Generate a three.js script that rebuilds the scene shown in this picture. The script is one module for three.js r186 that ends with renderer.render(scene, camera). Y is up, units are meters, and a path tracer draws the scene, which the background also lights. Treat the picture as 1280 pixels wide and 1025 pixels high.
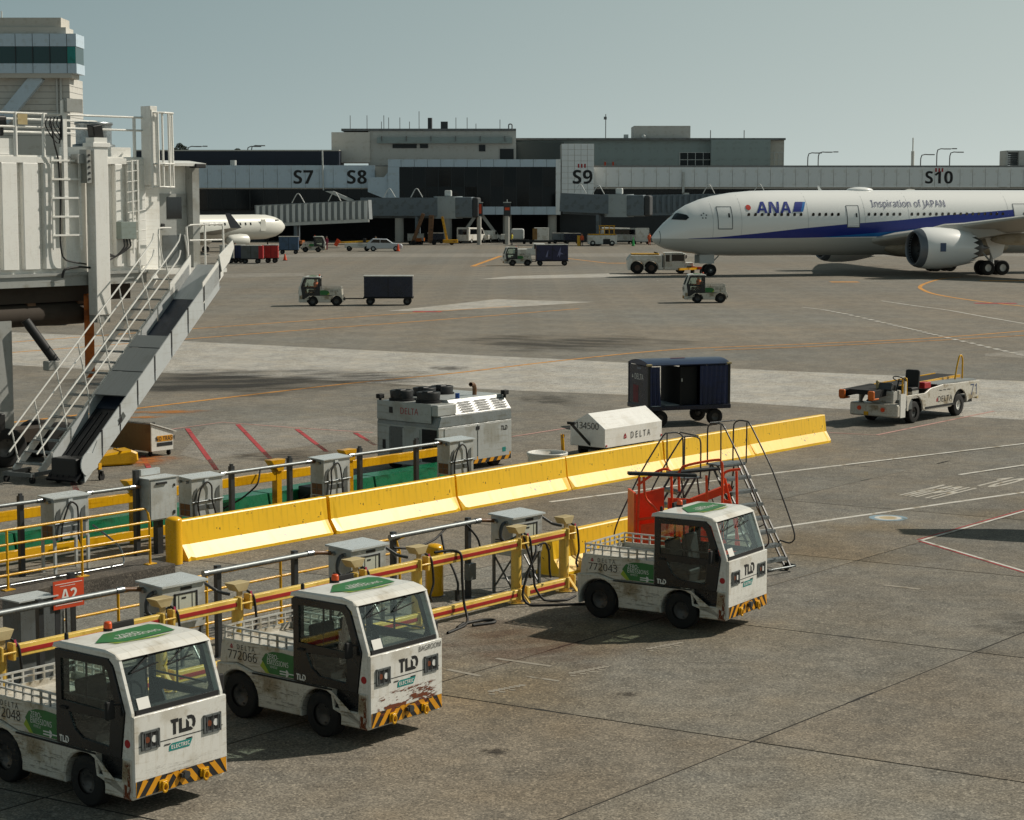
import * as THREE from 'three';
import { mergeGeometries } from 'three/addons/utils/BufferGeometryUtils.js';
import { RoundedBoxGeometry } from 'three/addons/geometries/RoundedBoxGeometry.js';
import { MarchingCubes } from 'three/addons/objects/MarchingCubes.js';
import { FontLoader } from 'three/addons/loaders/FontLoader.js';

// ---------------------------------------------------------------- camera, sky, sun, exposure
const scene = new THREE.Scene();
const camera = new THREE.PerspectiveCamera(23.169, 1024 / 820, 0.5, 3000);
camera.position.set(0, 7.2, 0);
camera.rotation.set(-6.1074 * Math.PI / 180, 0, 0);
scene.add(camera);

const renderer = new THREE.WebGLRenderer({ antialias: true });
renderer.setSize(1024, 820);
renderer.toneMapping = THREE.LinearToneMapping;
renderer.toneMappingExposure = 0.9;
renderer.shadowMap.enabled = true;

const SUN = new THREE.Vector3(1.1, 1.0, -0.45).normalize();
const sun = new THREE.DirectionalLight(new THREE.Color(1.0, 0.925, 0.80), 4.6);
sun.position.copy(SUN).multiplyScalar(250).add(new THREE.Vector3(0, 0, -110));
sun.target.position.set(0, 0, -110);
sun.castShadow = true;
sun.shadow.mapSize.set(4096, 4096);
Object.assign(sun.shadow.camera, { left: -170, right: 170, top: 170, bottom: -170, near: 1, far: 600 });
sun.shadow.radius = 1.3;
scene.add(sun, sun.target);

const sm0 = (a, b, x) => { const t = Math.max(0, Math.min(1, (x - a) / (b - a))); return t * t * (3 - 2 * t); };
{ // hazy late summer sky: pale towards the horizon and towards the sun's side
  const W = 512, Hh = 256, d = new Float32Array(W * Hh * 4), v = new THREE.Vector3();
  const sunAz = new THREE.Vector3(SUN.x, 0, SUN.z).normalize();
  for (let j = 0; j < Hh; j++) for (let i = 0; i < W; i++) {
    const ph = (i + 0.5) / W * 2 * Math.PI - Math.PI, el = ((j + 0.5) / Hh - 0.5) * Math.PI;
    v.set(Math.cos(el) * Math.cos(ph), Math.sin(el), Math.cos(el) * Math.sin(ph));
    const e = Math.max(v.y, 0), az = (v.x * sunAz.x + v.z * sunAz.z) / Math.max(1e-4, Math.hypot(v.x, v.z)) * Math.cos(el);
    const toSun = Math.max(0, v.dot(SUN)), hor = Math.exp(-e * 12), k = az > -0.15 ? Math.min(1.25, (az + 0.15) / 0.75) : Math.min(0.8, (-az - 0.15) / 0.95), k2 = k * k * (1.5 - 0.5 * k) * 0.95, zen = 1 - 0.62 * sm0(0.1, 0.75, e);
    const glow = 0.16 * Math.pow(toSun, 8) + 0.5 * Math.pow(toSun, 40), mix = (tl, tr, hl, hr) => { const t0 = tl + (tr - tl) * k2, h0 = hl + (hr - hl) * k2; return (t0 + (h0 - t0) * hor) * zen; };
    const r = mix(0.172, 0.432, 0.35, 0.665) + glow * 1.05, g = mix(0.262, 0.518, 0.452, 0.73) + glow, b = mix(0.292, 0.502, 0.458, 0.69) + glow * 0.88;
    const o = (j * W + i) * 4; d[o] = r; d[o + 1] = g; d[o + 2] = b; d[o + 3] = 1;
  }
  const t = new THREE.DataTexture(d, W, Hh, THREE.RGBAFormat, THREE.FloatType);
  t.mapping = THREE.EquirectangularReflectionMapping; t.magFilter = THREE.LinearFilter; t.minFilter = THREE.LinearFilter;
  t.wrapS = THREE.RepeatWrapping; t.needsUpdate = true;
  scene.background = t; scene.environment = t;
}

// ---------------------------------------------------------------- seeded noise
let seed = 20240611;
const rnd = () => { seed = (seed + 0x6d2b79f5) | 0; let t = Math.imul(seed ^ (seed >>> 15), 1 | seed); t = (t + Math.imul(t ^ (t >>> 7), 61 | t)) ^ t; return ((t ^ (t >>> 14)) >>> 0) / 4294967296; };
const ru = (a, b) => a + (b - a) * rnd();
const hash = (x, y, s) => { let h = Math.imul(x | 0, 374761393) ^ Math.imul(y | 0, 668265263) ^ Math.imul(s | 0, 1274126177); h = Math.imul(h ^ (h >>> 13), 1274126177); return ((h ^ (h >>> 16)) >>> 0) / 4294967296; };
function vnoise(x, y, per, s) {
  const xi = Math.floor(x), yi = Math.floor(y), fx = x - xi, fy = y - yi, m = (a) => per ? ((a % per) + per) % per : a;
  const u = fx * fx * (3 - 2 * fx), w = fy * fy * (3 - 2 * fy);
  const a = hash(m(xi), m(yi), s), b = hash(m(xi + 1), m(yi), s), c = hash(m(xi), m(yi + 1), s), e = hash(m(xi + 1), m(yi + 1), s);
  return a + (b - a) * u + (c - a) * w + (a - b - c + e) * u * w;
}
function fbm(x, y, per, oct, s) { let t = 0, a = 0.5, n = 0; for (let k = 0; k < oct; k++) { t += a * vnoise(x, y, per, s + k * 17); n += a; x *= 2; y *= 2; per *= 2; a *= 0.5; } return t / n; }
function tex(size, metres, fn, srgb = true) {
  const d = new Uint8Array(size * size * 4);
  for (let j = 0; j < size; j++) for (let i = 0; i < size; i++) {
    const c = fn(i / size, j / size), o = (j * size + i) * 4;
    for (let k = 0; k < 3; k++) d[o + k] = Math.max(0, Math.min(255, Math.round(255 * (c.length ? c[k] : c))));
    d[o + 3] = 255;
  }
  const t = new THREE.DataTexture(d, size, size, THREE.RGBAFormat);
  t.wrapS = t.wrapT = THREE.RepeatWrapping; t.magFilter = THREE.LinearFilter; t.minFilter = THREE.LinearMipmapLinearFilter; t.generateMipmaps = true;
  if (srgb) t.colorSpace = THREE.SRGBColorSpace;
  t.repeat.set(1 / metres, 1 / metres); t.needsUpdate = true; return t;
}
const sm = (a, b, x) => { const t = Math.max(0, Math.min(1, (x - a) / (b - a))); return t * t * (3 - 2 * t); };
// weathered concrete: aggregate speckle over blotches
const T_conc = tex(1024, 5.3, (u, v) => {
  const bl = fbm(u * 5, v * 5, 5, 5, 3), med = fbm(u * 22, v * 22, 22, 3, 9), sp = vnoise(u * 250, v * 250, 250, 5), s2 = vnoise(u * 420, v * 420, 420, 8);
  let t = 0.76 + 0.14 * (bl - 0.5) + 0.18 * (med - 0.5) + 0.30 * (sp - 0.5) + 0.20 * (s2 - 0.5);
  if (sp > 0.84) t += 0.14; if (s2 < 0.14) t -= 0.16;
  const warm = fbm(u * 7, v * 7, 7, 3, 41) - 0.5;
  return [t * (1 + 0.05 * warm), t, t * (1 - 0.07 * warm)];
});
const T_concB = tex(512, 2.7, (u, v) => 0.5 + 0.5 * (vnoise(u * 220, v * 220, 220, 5) - 0.5) + 0.4 * (fbm(u * 9, v * 9, 9, 4, 6) - 0.5), false);
// rubbed paint: faint scuffs, dust blotches and vertical dribbles
const grimeFn = (amt, s) => (u, v) => {
  const bl = fbm(u * 6, v * 6, 6, 5, s), fine = fbm(u * 40, v * 40, 40, 3, s + 5), st = fbm(u * 48, v * 3, 3, 3, s + 9), sc = fbm(u * 5, v * 64, 5, 3, s + 13);
  let k = 0.55 * sm(0.52, 0.8, bl) + 0.35 * sm(0.6, 0.85, st) + 0.4 * sm(0.66, 0.8, sc) + 0.25 * sm(0.6, 0.85, fine);
  k = Math.min(1, k * amt);
  return [1 - 0.36 * k, 1 - 0.42 * k, 1 - 0.52 * k];
};
const T_clean = tex(512, 2.9, grimeFn(0.22, 131)), T_grime = tex(512, 2.3, grimeFn(0.5, 31)), T_grimeH = tex(512, 1.7, grimeFn(1.35, 67));
// scraped white paint with brown rust showing through
const T_rust = tex(512, 1.3, (u, v) => {
  const a = fbm(u * 9, v * 9, 9, 5, 77), b = fbm(u * 30, v * 30, 30, 4, 79), sc = fbm(u * 6, v * 40, 6, 4, 83);
  const k = sm(0.54, 0.62, a * 0.6 + b * 0.25 + sc * 0.15), br = 0.6 + 0.5 * b;
  return [(1 - k) * 0.95 + k * 0.42 * br, (1 - k) * 0.93 + k * 0.2 * br, (1 - k) * 0.88 + k * 0.09 * br];
});
const T_rough = tex(512, 1.9, (u, v) => { const k = 0.62 + 0.5 * (fbm(u * 10, v * 10, 10, 5, 51) - 0.5) + 0.2 * (vnoise(u * 128, v * 128, 128, 52) - 0.5); return [k, k, k]; }, false);
const T_scuff = tex(1024, 4.1, (u, v) => { const ch = sm(0.715, 0.745, 0.6 * fbm(u * 16, v * 16, 16, 4, 501) + 0.4 * fbm(u * 90, v * 90, 90, 2, 505)), st = sm(0.62, 0.8, fbm(u * 40, v * 4, 4, 4, 511)), bl = fbm(u * 4, v * 4, 4, 4, 517) - 0.5, k = 1 + 0.10 * bl - 0.10 * st; return [k * (1 - 0.62 * ch), k * (1 - 0.62 * ch), k * (1 - 0.45 * ch)]; });
const T_galv = tex(512, 0.9, (u, v) => { const a = vnoise(u * 26, v * 26, 26, 91), b = fbm(u * 60, v * 60, 60, 2, 93), c = fbm(u * 5, v * 5, 5, 3, 95); const t = 0.80 + 0.18 * (a - 0.5) + 0.1 * (b - 0.5) + 0.2 * (c - 0.5); return [t, t, t]; });
const T_dent = tex(512, 2.2, (u, v) => 0.5 + 0.7 * (fbm(u * 5, v * 5, 5, 3, 61) - 0.5) + 0.08 * (fbm(u * 60, v * 60, 60, 2, 63) - 0.5), false);

const mat = (hex, rough = 0.6, o = {}) => { const m = new THREE.MeshPhysicalMaterial({ color: hex, roughness: rough, side: THREE.DoubleSide, ...o }); return m; };
const paint = (hex, rough = 0.5, o = {}) => mat(hex, rough, { map: T_grime, roughnessMap: T_rough, bumpMap: T_dent, bumpScale: 0.004, ...o });
const worn = (hex, rough = 0.55, o = {}) => mat(hex, rough, { map: T_grimeH, roughnessMap: T_rough, bumpMap: T_dent, bumpScale: 0.006, ...o });
const M = {
  concrete: mat(0x9b9385, 0.92, { map: T_conc, bumpMap: T_concB, bumpScale: 0.004, vertexColors: true }),
  patch: mat(0xd6d0c5, 0.9, { map: T_conc, bumpMap: T_concB, bumpScale: 0.003 }),
  patchMid: mat(0xaaa397, 0.9, { map: T_conc, bumpMap: T_concB, bumpScale: 0.003 }),
  joint: mat(0x1d1b18, 0.95),
  white: paint(0xd9d8d2, 0.42), whiteW: worn(0xc6c2b7, 0.5), rustW: mat(0xd4d0c6, 0.6, { map: T_rust, roughnessMap: T_rough, bumpMap: T_dent, bumpScale: 0.006 }),
  roofW: paint(0xdedcd5, 0.34), greyW: worn(0xb9b8b2, 0.55),
  black: mat(0x16181a, 0.5, { map: T_grime }), blackM: mat(0x101112, 0.75), cab: paint(0x1d2022, 0.5), inside: mat(0x1b1e20, 0.8), seat: mat(0x15171a, 0.7),
  rubber: mat(0x141414, 0.85, { map: T_grime }), hub: paint(0x3a3a39, 0.6),
  glass: mat(0xeef6f4, 0.02, { transmission: 1, thickness: 0, ior: 1.5 }),
  glassT: mat(0x7fa39c, 0.04, { transmission: 1, thickness: 0, ior: 1.5 }),
  darkGlass: mat(0x0a0d0e, 0.06, { clearcoat: 0.6, clearcoatRoughness: 0.04 }),
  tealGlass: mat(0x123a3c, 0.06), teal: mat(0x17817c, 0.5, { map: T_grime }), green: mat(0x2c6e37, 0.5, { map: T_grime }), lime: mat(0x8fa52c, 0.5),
  lampBack: mat(0x2b2c2d, 0.5), lens: mat(0xd6d7d4, 0.15), ink: mat(0x17181a, 0.6), inkW: mat(0xdad9d3, 0.6), red: mat(0xa4161c, 0.5), deltaRed: mat(0x9c1c2c, 0.5),
  yellow: paint(0xe0a912, 0.42), yellowR: worn(0xd8a00f, 0.45), yellowP: paint(0xe6c05c, 0.5), cream: paint(0xefcc66, 0.48), redStripe: mat(0xa51a14, 0.55, { map: T_grime }),
  barrier: mat(0xf2c00e, 0.45, { map: T_scuff, bumpMap: T_dent, bumpScale: 0.004, clearcoat: 0.26, clearcoatRoughness: 0.34 }),
  tray: mat(0xb8a77c, 0.6, { map: T_grime }),
  orange: mat(0xe2480c, 0.45, { map: T_grime }), orangeL: mat(0xd04e18, 0.35), dimAmber: mat(0x6e3a22, 0.4), signO: mat(0xc6431a, 0.55, { map: T_grime }),
  hazY: mat(0xd4920f, 0.5, { map: T_grime }), hook: worn(0xd79f13, 0.45),
  galv: mat(0x9fa5a6, 0.5, { map: T_galv, metalness: 0.7 }), steel: mat(0xb9bec0, 0.28, { map: T_galv, metalness: 0.9 }), darkSteel: paint(0x3b3e40, 0.6), post: paint(0x34373a, 0.6),
  boxG: paint(0xb2b7b7, 0.5), boxD: paint(0x5d6263, 0.55), boxLid: paint(0xbcc2c3, 0.45), pcb: mat(0xb9bcae, 0.6),
  greenP: worn(0x0f6a47, 0.5), hose: mat(0x121314, 0.6), conc2: mat(0x6f675d, 0.95, { map: T_conc, bumpMap: T_concB, bumpScale: 0.01 }),
  aluL: mat(0xbcc0c1, 0.5, { map: T_clean, metalness: 0.12 }), aluD: mat(0x858a8b, 0.5, { map: T_clean, metalness: 0.12 }), chuteBlue: mat(0x2c3b4f, 0.35, { map: T_galv, metalness: 0.2 }), chuteDark: mat(0x1b2029, 0.35, { map: T_galv, metalness: 0.4 }),
  bridgeW: paint(0xe6e5e0, 0.5, { map: T_clean }), bridgeG: paint(0x9a9c99, 0.55), rustyBeam: worn(0x6b4a2c, 0.8), under: mat(0x3a3128, 0.85, { map: T_grime }), orangeBeam: worn(0xa95a17, 0.65),
  cleanW: paint(0xe9e8e4, 0.45, { map: T_clean }), acu: paint(0xa9adac, 0.55), acuBand: paint(0x7d8486, 0.5), amber: mat(0xd2691a, 0.5, { map: T_grime }),
  navy: paint(0x141d33, 0.5), curtain: mat(0x10204a, 0.5, { map: T_grime }), cardboard: mat(0x8a6a3e, 0.8, { map: T_grime }),
  person: mat(0xffffff, 0.85, { vertexColors: true }),
};
for (const k in M) M[k].name = k;

// ---------------------------------------------------------------- geometry helpers
const V = (x, y, z) => new THREE.Vector3(x, y, z);
const D2R = Math.PI / 180;
function xf(g, { p = [0, 0, 0], r = [0, 0, 0], s = [1, 1, 1] } = {}) {
  g.applyMatrix4(new THREE.Matrix4().compose(V(...p), new THREE.Quaternion().setFromEuler(new THREE.Euler(...r)), V(...s))); return g;
}
const bx = (w, h, d, x = 0, y = 0, z = 0, r) => xf(new THREE.BoxGeometry(w, h, d), { p: [x, y, z], r });
const rbx = (w, h, d, rad, x = 0, y = 0, z = 0, r) => xf(new RoundedBoxGeometry(w, h, d, 1, Math.min(rad, w / 2.01, h / 2.01, d / 2.01)), { p: [x, y, z], r });
const cyl = (r, len, x, y, z, ax = 'y', seg = 14, r2 = r) => xf(new THREE.CylinderGeometry(r2, r, len, seg), { p: [x, y, z], r: ax === 'x' ? [0, 0, Math.PI / 2] : ax === 'z' ? [Math.PI / 2, 0, 0] : [0, 0, 0] });
const sph = (r, x, y, z, a = 10, b = 8, s = [1, 1, 1]) => xf(new THREE.SphereGeometry(r, a, b), { p: [x, y, z], s });
function along(g, a, b) { // geometry along +y of unit length -> from a to b
  const d = b.clone().sub(a), l = d.length(); g.scale(1, l, 1);
  g.applyQuaternion(new THREE.Quaternion().setFromUnitVectors(V(0, 1, 0), d.normalize())); const m = a.clone().add(b).multiplyScalar(0.5); g.translate(m.x, m.y, m.z); return g;
}
const vv = (a) => a.isVector3 ? a : V(...a);
const bar = (a, b, r, seg = 8) => along(new THREE.CylinderGeometry(r, r, 1, seg), vv(a), vv(b));
function sqb(a, b, w, h) { // square section bar from a to b, h kept upright
  a = vv(a); b = vv(b); const d = b.clone().sub(a), l = d.length(), x = d.normalize(), up = Math.abs(x.y) > 0.99 ? V(1, 0, 0) : V(0, 1, 0);
  const z = x.clone().cross(up).normalize(), y = z.clone().cross(x), g = new THREE.BoxGeometry(l, h, w);
  const m = new THREE.Matrix4().makeBasis(x, y, z).setPosition(a.add(b).multiplyScalar(0.5)); g.applyMatrix4(m); return g;
}
const tube = (pts, r, seg = 24, rs = 7, closed = false) => new THREE.TubeGeometry(new THREE.CatmullRomCurve3(pts.map(vv), closed, 'catmullrom', 0.35), seg, r, rs, closed);
function ext(pts, depth, o = {}) { // polygon in xy extruded along z, centred on z
  const s = new THREE.Shape(pts.map((q) => new THREE.Vector2(...q))); if (o.holes) for (const h of o.holes) s.holes.push(new THREE.Path(h.map((q) => new THREE.Vector2(...q))));
  const b = o.bevel || 0, g = new THREE.ExtrudeGeometry(s, { depth: depth - 2 * b, bevelEnabled: b > 0, bevelSize: b, bevelThickness: b, bevelOffset: -b, bevelSegments: 1, curveSegments: 12 });
  g.translate(0, 0, -(depth - 2 * b) / 2 + (o.z || 0)); return g;
}
function quad(a, b, c, d) { const g = new THREE.BufferGeometry(); g.setAttribute('position', new THREE.Float32BufferAttribute([...a, ...b, ...c, ...d], 3)); g.setAttribute('uv', new THREE.Float32BufferAttribute([0, 0, 1, 0, 1, 1, 0, 1], 2)); g.setIndex([0, 1, 2, 0, 2, 3]); g.computeVertexNormals(); return g; }
const flat = (pts) => new THREE.ShapeGeometry(new THREE.Shape(pts.map((q) => new THREE.Vector2(...q)))); // polygon in xy, facing +z
const lathe = (pts, seg = 24) => new THREE.LatheGeometry(pts.map((q) => new THREE.Vector2(...q)), seg);
const font = await new FontLoader().loadAsync('fonts/droid/droid_sans_bold.typeface.json');
const fontR = await new FontLoader().loadAsync('fonts/droid/droid_sans_regular.typeface.json');
function txt(s, h, f = font, sx = 1) { // lettering in the xy plane, centred, cap height h
  const g = new THREE.ShapeGeometry(f.generateShapes(s, h * 1.38), 3); g.computeBoundingBox(); const b = g.boundingBox;
  g.translate(-(b.min.x + b.max.x) / 2, -(b.min.y + b.max.y) / 2, 0); g.scale(sx, 1, 1); return g;
}
// box projection: texture coordinates in metres
function metreUV(g) {
  const p = g.attributes.position, n = g.attributes.normal, uv = new Float32Array(p.count * 2);
  for (let i = 0; i < p.count; i++) {
    const x = Math.abs(n.getX(i)), y = Math.abs(n.getY(i)), z = Math.abs(n.getZ(i));
    if (y >= x && y >= z) { uv[2 * i] = p.getX(i); uv[2 * i + 1] = p.getZ(i); } else if (x >= z) { uv[2 * i] = p.getZ(i) + 0.37; uv[2 * i + 1] = p.getY(i); } else { uv[2 * i] = p.getX(i) + 0.71; uv[2 * i + 1] = p.getY(i); }
  }
  g.setAttribute('uv', new THREE.BufferAttribute(uv, 2)); return g;
}
function merged(list) {
  const gs = (Array.isArray(list) ? list : [list]).flat(3).map((g) => { const q = g.index ? g.toNonIndexed() : g.clone(); for (const k of Object.keys(q.attributes)) if (!['position', 'normal', 'color'].includes(k)) q.deleteAttribute(k); if (!q.attributes.normal) q.computeVertexNormals(); return q; });
  return metreUV(gs.length > 1 ? mergeGeometries(gs) : gs[0]);
}
const used = new Map();
const numbered = (n) => { const k = used.get(n) || 0; used.set(n, k + 1); return k ? `${n}_${String(k).padStart(3, '0')}` : n; };
function part(parent, name, geos, m, label) {
  const o = new THREE.Mesh(geos.isBufferGeometry && geos.userData.ready ? geos : merged(geos), m); o.name = name; o.castShadow = o.receiveShadow = true;
  if (label) o.userData.label = label; parent.add(o); return o;
}
const ready = (geos) => { const g = merged(geos); g.userData.ready = true; return g; };
function inst(parent, name, g, m, p, r) { const o = part(parent, name, g, m); if (p) o.position.set(...p); if (r) o.rotation.set(...r); return o; }
function thing(name, label, category, X = 0, D = 0, h = 0, deg = 0, group) { // X right, D depth from the camera, h height
  const o = new THREE.Group(); o.name = numbered(name); o.position.set(X, h, -D); o.rotation.y = deg * D2R; o.userData = { label, category }; if (group) o.userData.group = group; scene.add(o); return o;
}
function copyOf(src, name, label, X, D, h, deg, group) { const o = src.clone(); o.name = numbered(name); o.position.set(X, h, -D); o.rotation.set(0, deg * D2R, 0); o.userData = { label, category: src.userData.category }; if (group) o.userData.group = group; scene.add(o); return o; }
function structure(name, geos, m, label) { const o = new THREE.Mesh(geos.isBufferGeometry && geos.userData.ready ? geos : merged(geos), m); o.name = numbered(name); o.userData = { kind: 'structure', label, category: name.split('_').pop() }; o.castShadow = o.receiveShadow = true; scene.add(o); return o; }
// the charging rows run along one line of the apron: s along it, n across it towards the open apron
const ROW = 50.8 * D2R, RC = Math.cos(ROW), RS = Math.sin(ROW);
const row = (s, n) => [s * RC + n * RS, 34.9 + s * RS - n * RC];
// ---------------------------------------------------------------- ground
const G0 = 0.012; // top of the near slabs
const tone = (X, D) => { // what the concrete is made of: pour to pour and patch to patch
  const a = fbm(X / 23 + 40, D / 31 + 7, 4096, 4, 201) - 0.5, b = fbm(X / 5 + 3, D / 6 + 9, 4096, 4, 207) - 0.5, w = fbm(X / 9 + 17, D / 9 + 5, 4096, 3, 213) - 0.5, f = fbm(X * 0.9, D * 0.5, 4096, 3, 219) - 0.5;
  const t = 0.95 + 0.32 * a + 0.18 * b + 0.14 * f;
  return [t * (1 + 0.16 * w), t, t * (1 - 0.18 * w)];
};
function tinted(g, fn) { const p = g.attributes.position, c = new Float32Array(p.count * 3); for (let i = 0; i < p.count; i++) c.set(fn(p.getX(i), -p.getZ(i)), 3 * i); g.setAttribute('color', new THREE.BufferAttribute(c, 3)); return g; }
function grid(xs, ds, y) {
  const pos = [], idx = [], nx = xs.length; for (const d of ds) for (const x of xs) pos.push(x, y, -d);
  for (let j = 0; j + 1 < ds.length; j++) for (let i = 0; i + 1 < nx; i++) { const a = j * nx + i; idx.push(a, a + 1, a + nx + 1, a, a + nx + 1, a + nx); }
  const g = new THREE.BufferGeometry(); g.setAttribute('position', new THREE.Float32BufferAttribute(pos, 3)); g.setIndex(idx); g.computeVertexNormals(); return g;
}
{
  const xs = [], ds = [];
  for (let i = -70; i <= 70; i++) { const t = i / 70; xs.push(60 * t + 840 * t * t * t * Math.abs(t)); }
  for (let d = -80; d < 20; d += 12) ds.push(d);
  for (let d = 20; d < 130; d += 1.5) ds.push(d);
  for (let d = 130; d < 330; d += 5) ds.push(d);
  for (let d = 330; d <= 1600; d *= 1.22) ds.push(d); ds.push(1900);
  structure('apron_ground', tinted(grid(xs, ds, 0), tone), M.concrete, 'grey brown concrete airport apron reaching to the terminal');
}
// near slabs, each poured on its own, dark filler in the joints between
{
  const O = [3.181, 25.886], u = [6.68 * Math.cos(51.6 * D2R), 6.68 * Math.sin(51.6 * D2R)], v = [5.4 * Math.cos(149.3 * D2R), 5.4 * Math.sin(149.3 * D2R)];
  const P = (i, j) => [O[0] + i * u[0] + j * v[0], O[1] + i * u[1] + j * v[1]];
  const i0 = -3, i1 = 4, j0 = -4, j1 = 5, c = [P(i0, j0), P(i1, j0), P(i1, j1), P(i0, j1)];
  const pad = structure('slab_paving', quad(...c.map(([x, d]) => [x, 0.004, -d])), M.joint, 'large concrete slabs with dark joints in the foreground');
  for (let i = i0; i < i1; i++) for (let j = j0; j < j1; j++) {
    const k = 0.0035, n = 9, pos = [], idx = [], slabT = ru(0.90, 1.08), warm = ru(-0.035, 0.05);
    const put = (a, b, y) => { const q = P(i + k + (1 - 2 * k) * 0 + a * (1 - 2 * k) * 1, j + k + b * (1 - 2 * k)); pos.push(q[0], y, -q[1]); };
    for (let b = 0; b <= n; b++) for (let a = 0; a <= n; a++) put(a / n, b / n, G0);
    for (let b = 0; b < n; b++) for (let a = 0; a < n; a++) { const q = b * (n + 1) + a; idx.push(q, q + 1, q + n + 2, q, q + n + 2, q + n + 1); }
    const m = n + 1, rim = [0, n, m * m - 1, n * m], base = pos.length / 3;
    for (const [a, b] of [[0, 0], [1, 0], [1, 1], [0, 1]]) put(a, b, 0.0045);
    for (let e = 0; e < 4; e++) { const f = (e + 1) % 4; idx.push(rim[e], base + e, base + f, rim[e], base + f, rim[f]); }
    const g = new THREE.BufferGeometry(); g.setAttribute('position', new THREE.Float32BufferAttribute(pos, 3)); g.setIndex(idx); g.computeVertexNormals();
    const gg = tinted(g, (X, D) => { const t = tone(X, D), br = sm(0.56, 0.72, fbm(X / 3.1 + 8, D / 3.6 + 2, 4096, 4, 231)) * sm(7, 1, Math.abs(X + 0.6 * (34 - D) - 1.5)); return [t[0] * slabT * (1 + warm) * (1 - 0.06 * br), t[1] * slabT * (1 - 0.17 * br), t[2] * slabT * (1 - warm) * (1 - 0.34 * br)]; });
    part(pad, i === i0 && j === j0 ? 'concrete_slab' : numbered('concrete_slab'), gg, M.concrete);
  }
  // worn, re-sealed stretches where the joints have crumbled
  for (let i = i0; i <= i1; i++) for (let j = j0; j < j1; j++) for (const dir of [0, 1]) {
    if (rnd() < 0.45) continue; const n = 14, a0 = ru(0.05, 0.75), len = ru(0.05, 0.22), pos = [], idx = [];
    for (let k = 0; k <= n; k++) { const f = a0 + len * k / n, e = Math.sin(Math.PI * k / n), wob = ru(-0.012, 0.012), w = e * ru(0.012, 0.04) + 0.004, c = dir ? P(i + f, j) : P(i, j + f), d = dir ? v : u, l = Math.hypot(...d), nx = d[0] / l, nd = d[1] / l; pos.push(c[0] + nx * (w + wob), G0 + 0.0015, -(c[1] + nd * (w + wob)), c[0] - nx * (w - wob), G0 + 0.0015, -(c[1] - nd * (w - wob))); if (k) { const q = 2 * k; idx.push(q - 2, q - 1, q + 1, q - 2, q + 1, q); } }
    const g = new THREE.BufferGeometry(); g.setAttribute('position', new THREE.Float32BufferAttribute(pos, 3)); g.setIndex(idx); g.computeVertexNormals(); part(pad, 'joint_sealant', g, M.joint);
  }
  used.set('concrete_slab', 0);
}
// ---------------------------------------------------------------- lighter pours, paint and stains
const sheet = (pts, y) => { const g = new THREE.ShapeGeometry(new THREE.Shape(pts.map(([x, d]) => new THREE.Vector2(x, d)))); g.rotateX(-Math.PI / 2); g.translate(0, y, 0); return g; };
structure('pale_concrete_strip', sheet([[-21.5, 103.3], [-17.7, 100.4], [-9.1, 95], [2.1, 88.5], [9.4, 83.5], [20.8, 77.4], [40, 68], [40, 50], [17.2, 63.8], [9.9, 68.4], [4.4, 72.3], [-0.6, 74.4], [-7.6, 78.4], [-17.4, 83.1], [-30, 90], [-30, 108]], 0.004), M.patch, 'broad pale strip of newer concrete crossing the apron');
structure('pale_concrete_patch', sheet([[-8, 125.7], [-5.2, 131.2], [-1.1, 140.4], [5.5, 136.6], [0, 130.2], [-4, 126.5]], 0.004), M.patch, 'small pale concrete patch beyond the taxi lines');
structure('pale_concrete_patch', sheet([[-2.8, 174.3], [0, 181.3], [9, 187], [11.6, 181.3], [7.1, 177.7]], 0.004), M.patch, 'pale concrete patch in front of the pushback tractor');
structure('pale_concrete_patch', sheet([[-29, 185], [-19.6, 189], [-18.8, 181.3], [-27.4, 176]], 0.004), M.patchMid, 'pale concrete patch in front of the baggage carts');
structure('pale_concrete_patch', sheet([[-60, 250], [100, 258], [95, 243], [-60, 236]], 0.004), M.patchMid, 'long pale concrete band along the terminal stands');
structure('pale_concrete_patch', sheet([[21.7, 91.6], [25.4, 94.6], [40, 92], [23.8, 88.5], [21.4, 90.2]], 0.004), M.patchMid, 'pale concrete corner by the dashed white line');
structure('pale_concrete_patch', sheet([[-9.6, 62.5], [-5.3, 65.2], [-3.4, 60.5], [-4.4, 55.6], [-7.2, 52.6], [-9.3, 55.5]], 0.004), M.patchMid, 'pale concrete patch crossed by red hatch lines');
const paintM = (hex) => mat(hex, 0.8, { map: T_grimeH, bumpMap: T_concB, bumpScale: 0.003 });
const PM = { orange: paintM(0xc98d3c), white: paintM(0xc9c6bf), pink: paintM(0xb98f87), red: paintM(0xa83a3d), blue: paintM(0x7f97a5), dim: paintM(0x938c80), faint: paintM(0xbab5ab) };
// a painted line w wide along points [X, D]
function line(pts, w, y) {
  const pos = [], idx = [];
  pts.forEach((q, i) => { const a = pts[Math.max(0, i - 1)], b = pts[Math.min(pts.length - 1, i + 1)], dx = b[0] - a[0], dd = b[1] - a[1], l = Math.hypot(dx, dd), nx = -dd / l * w / 2, nd = dx / l * w / 2; pos.push(q[0] + nx, y, -(q[1] + nd), q[0] - nx, y, -(q[1] - nd)); if (i) { const k = 2 * i; idx.push(k - 2, k - 1, k + 1, k - 2, k + 1, k); } });
  const g = new THREE.BufferGeometry(); g.setAttribute('position', new THREE.Float32BufferAttribute(pos, 3)); g.setIndex(idx); g.computeVertexNormals(); return g;
}
const smooth = (pts, n = 40) => new THREE.CatmullRomCurve3(pts.map(([x, d]) => V(x, 0, d))).getPoints(n).map((p) => [p.x, p.z]);
const mark = (name, g, m, label) => structure(name, g, m, label);
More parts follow.
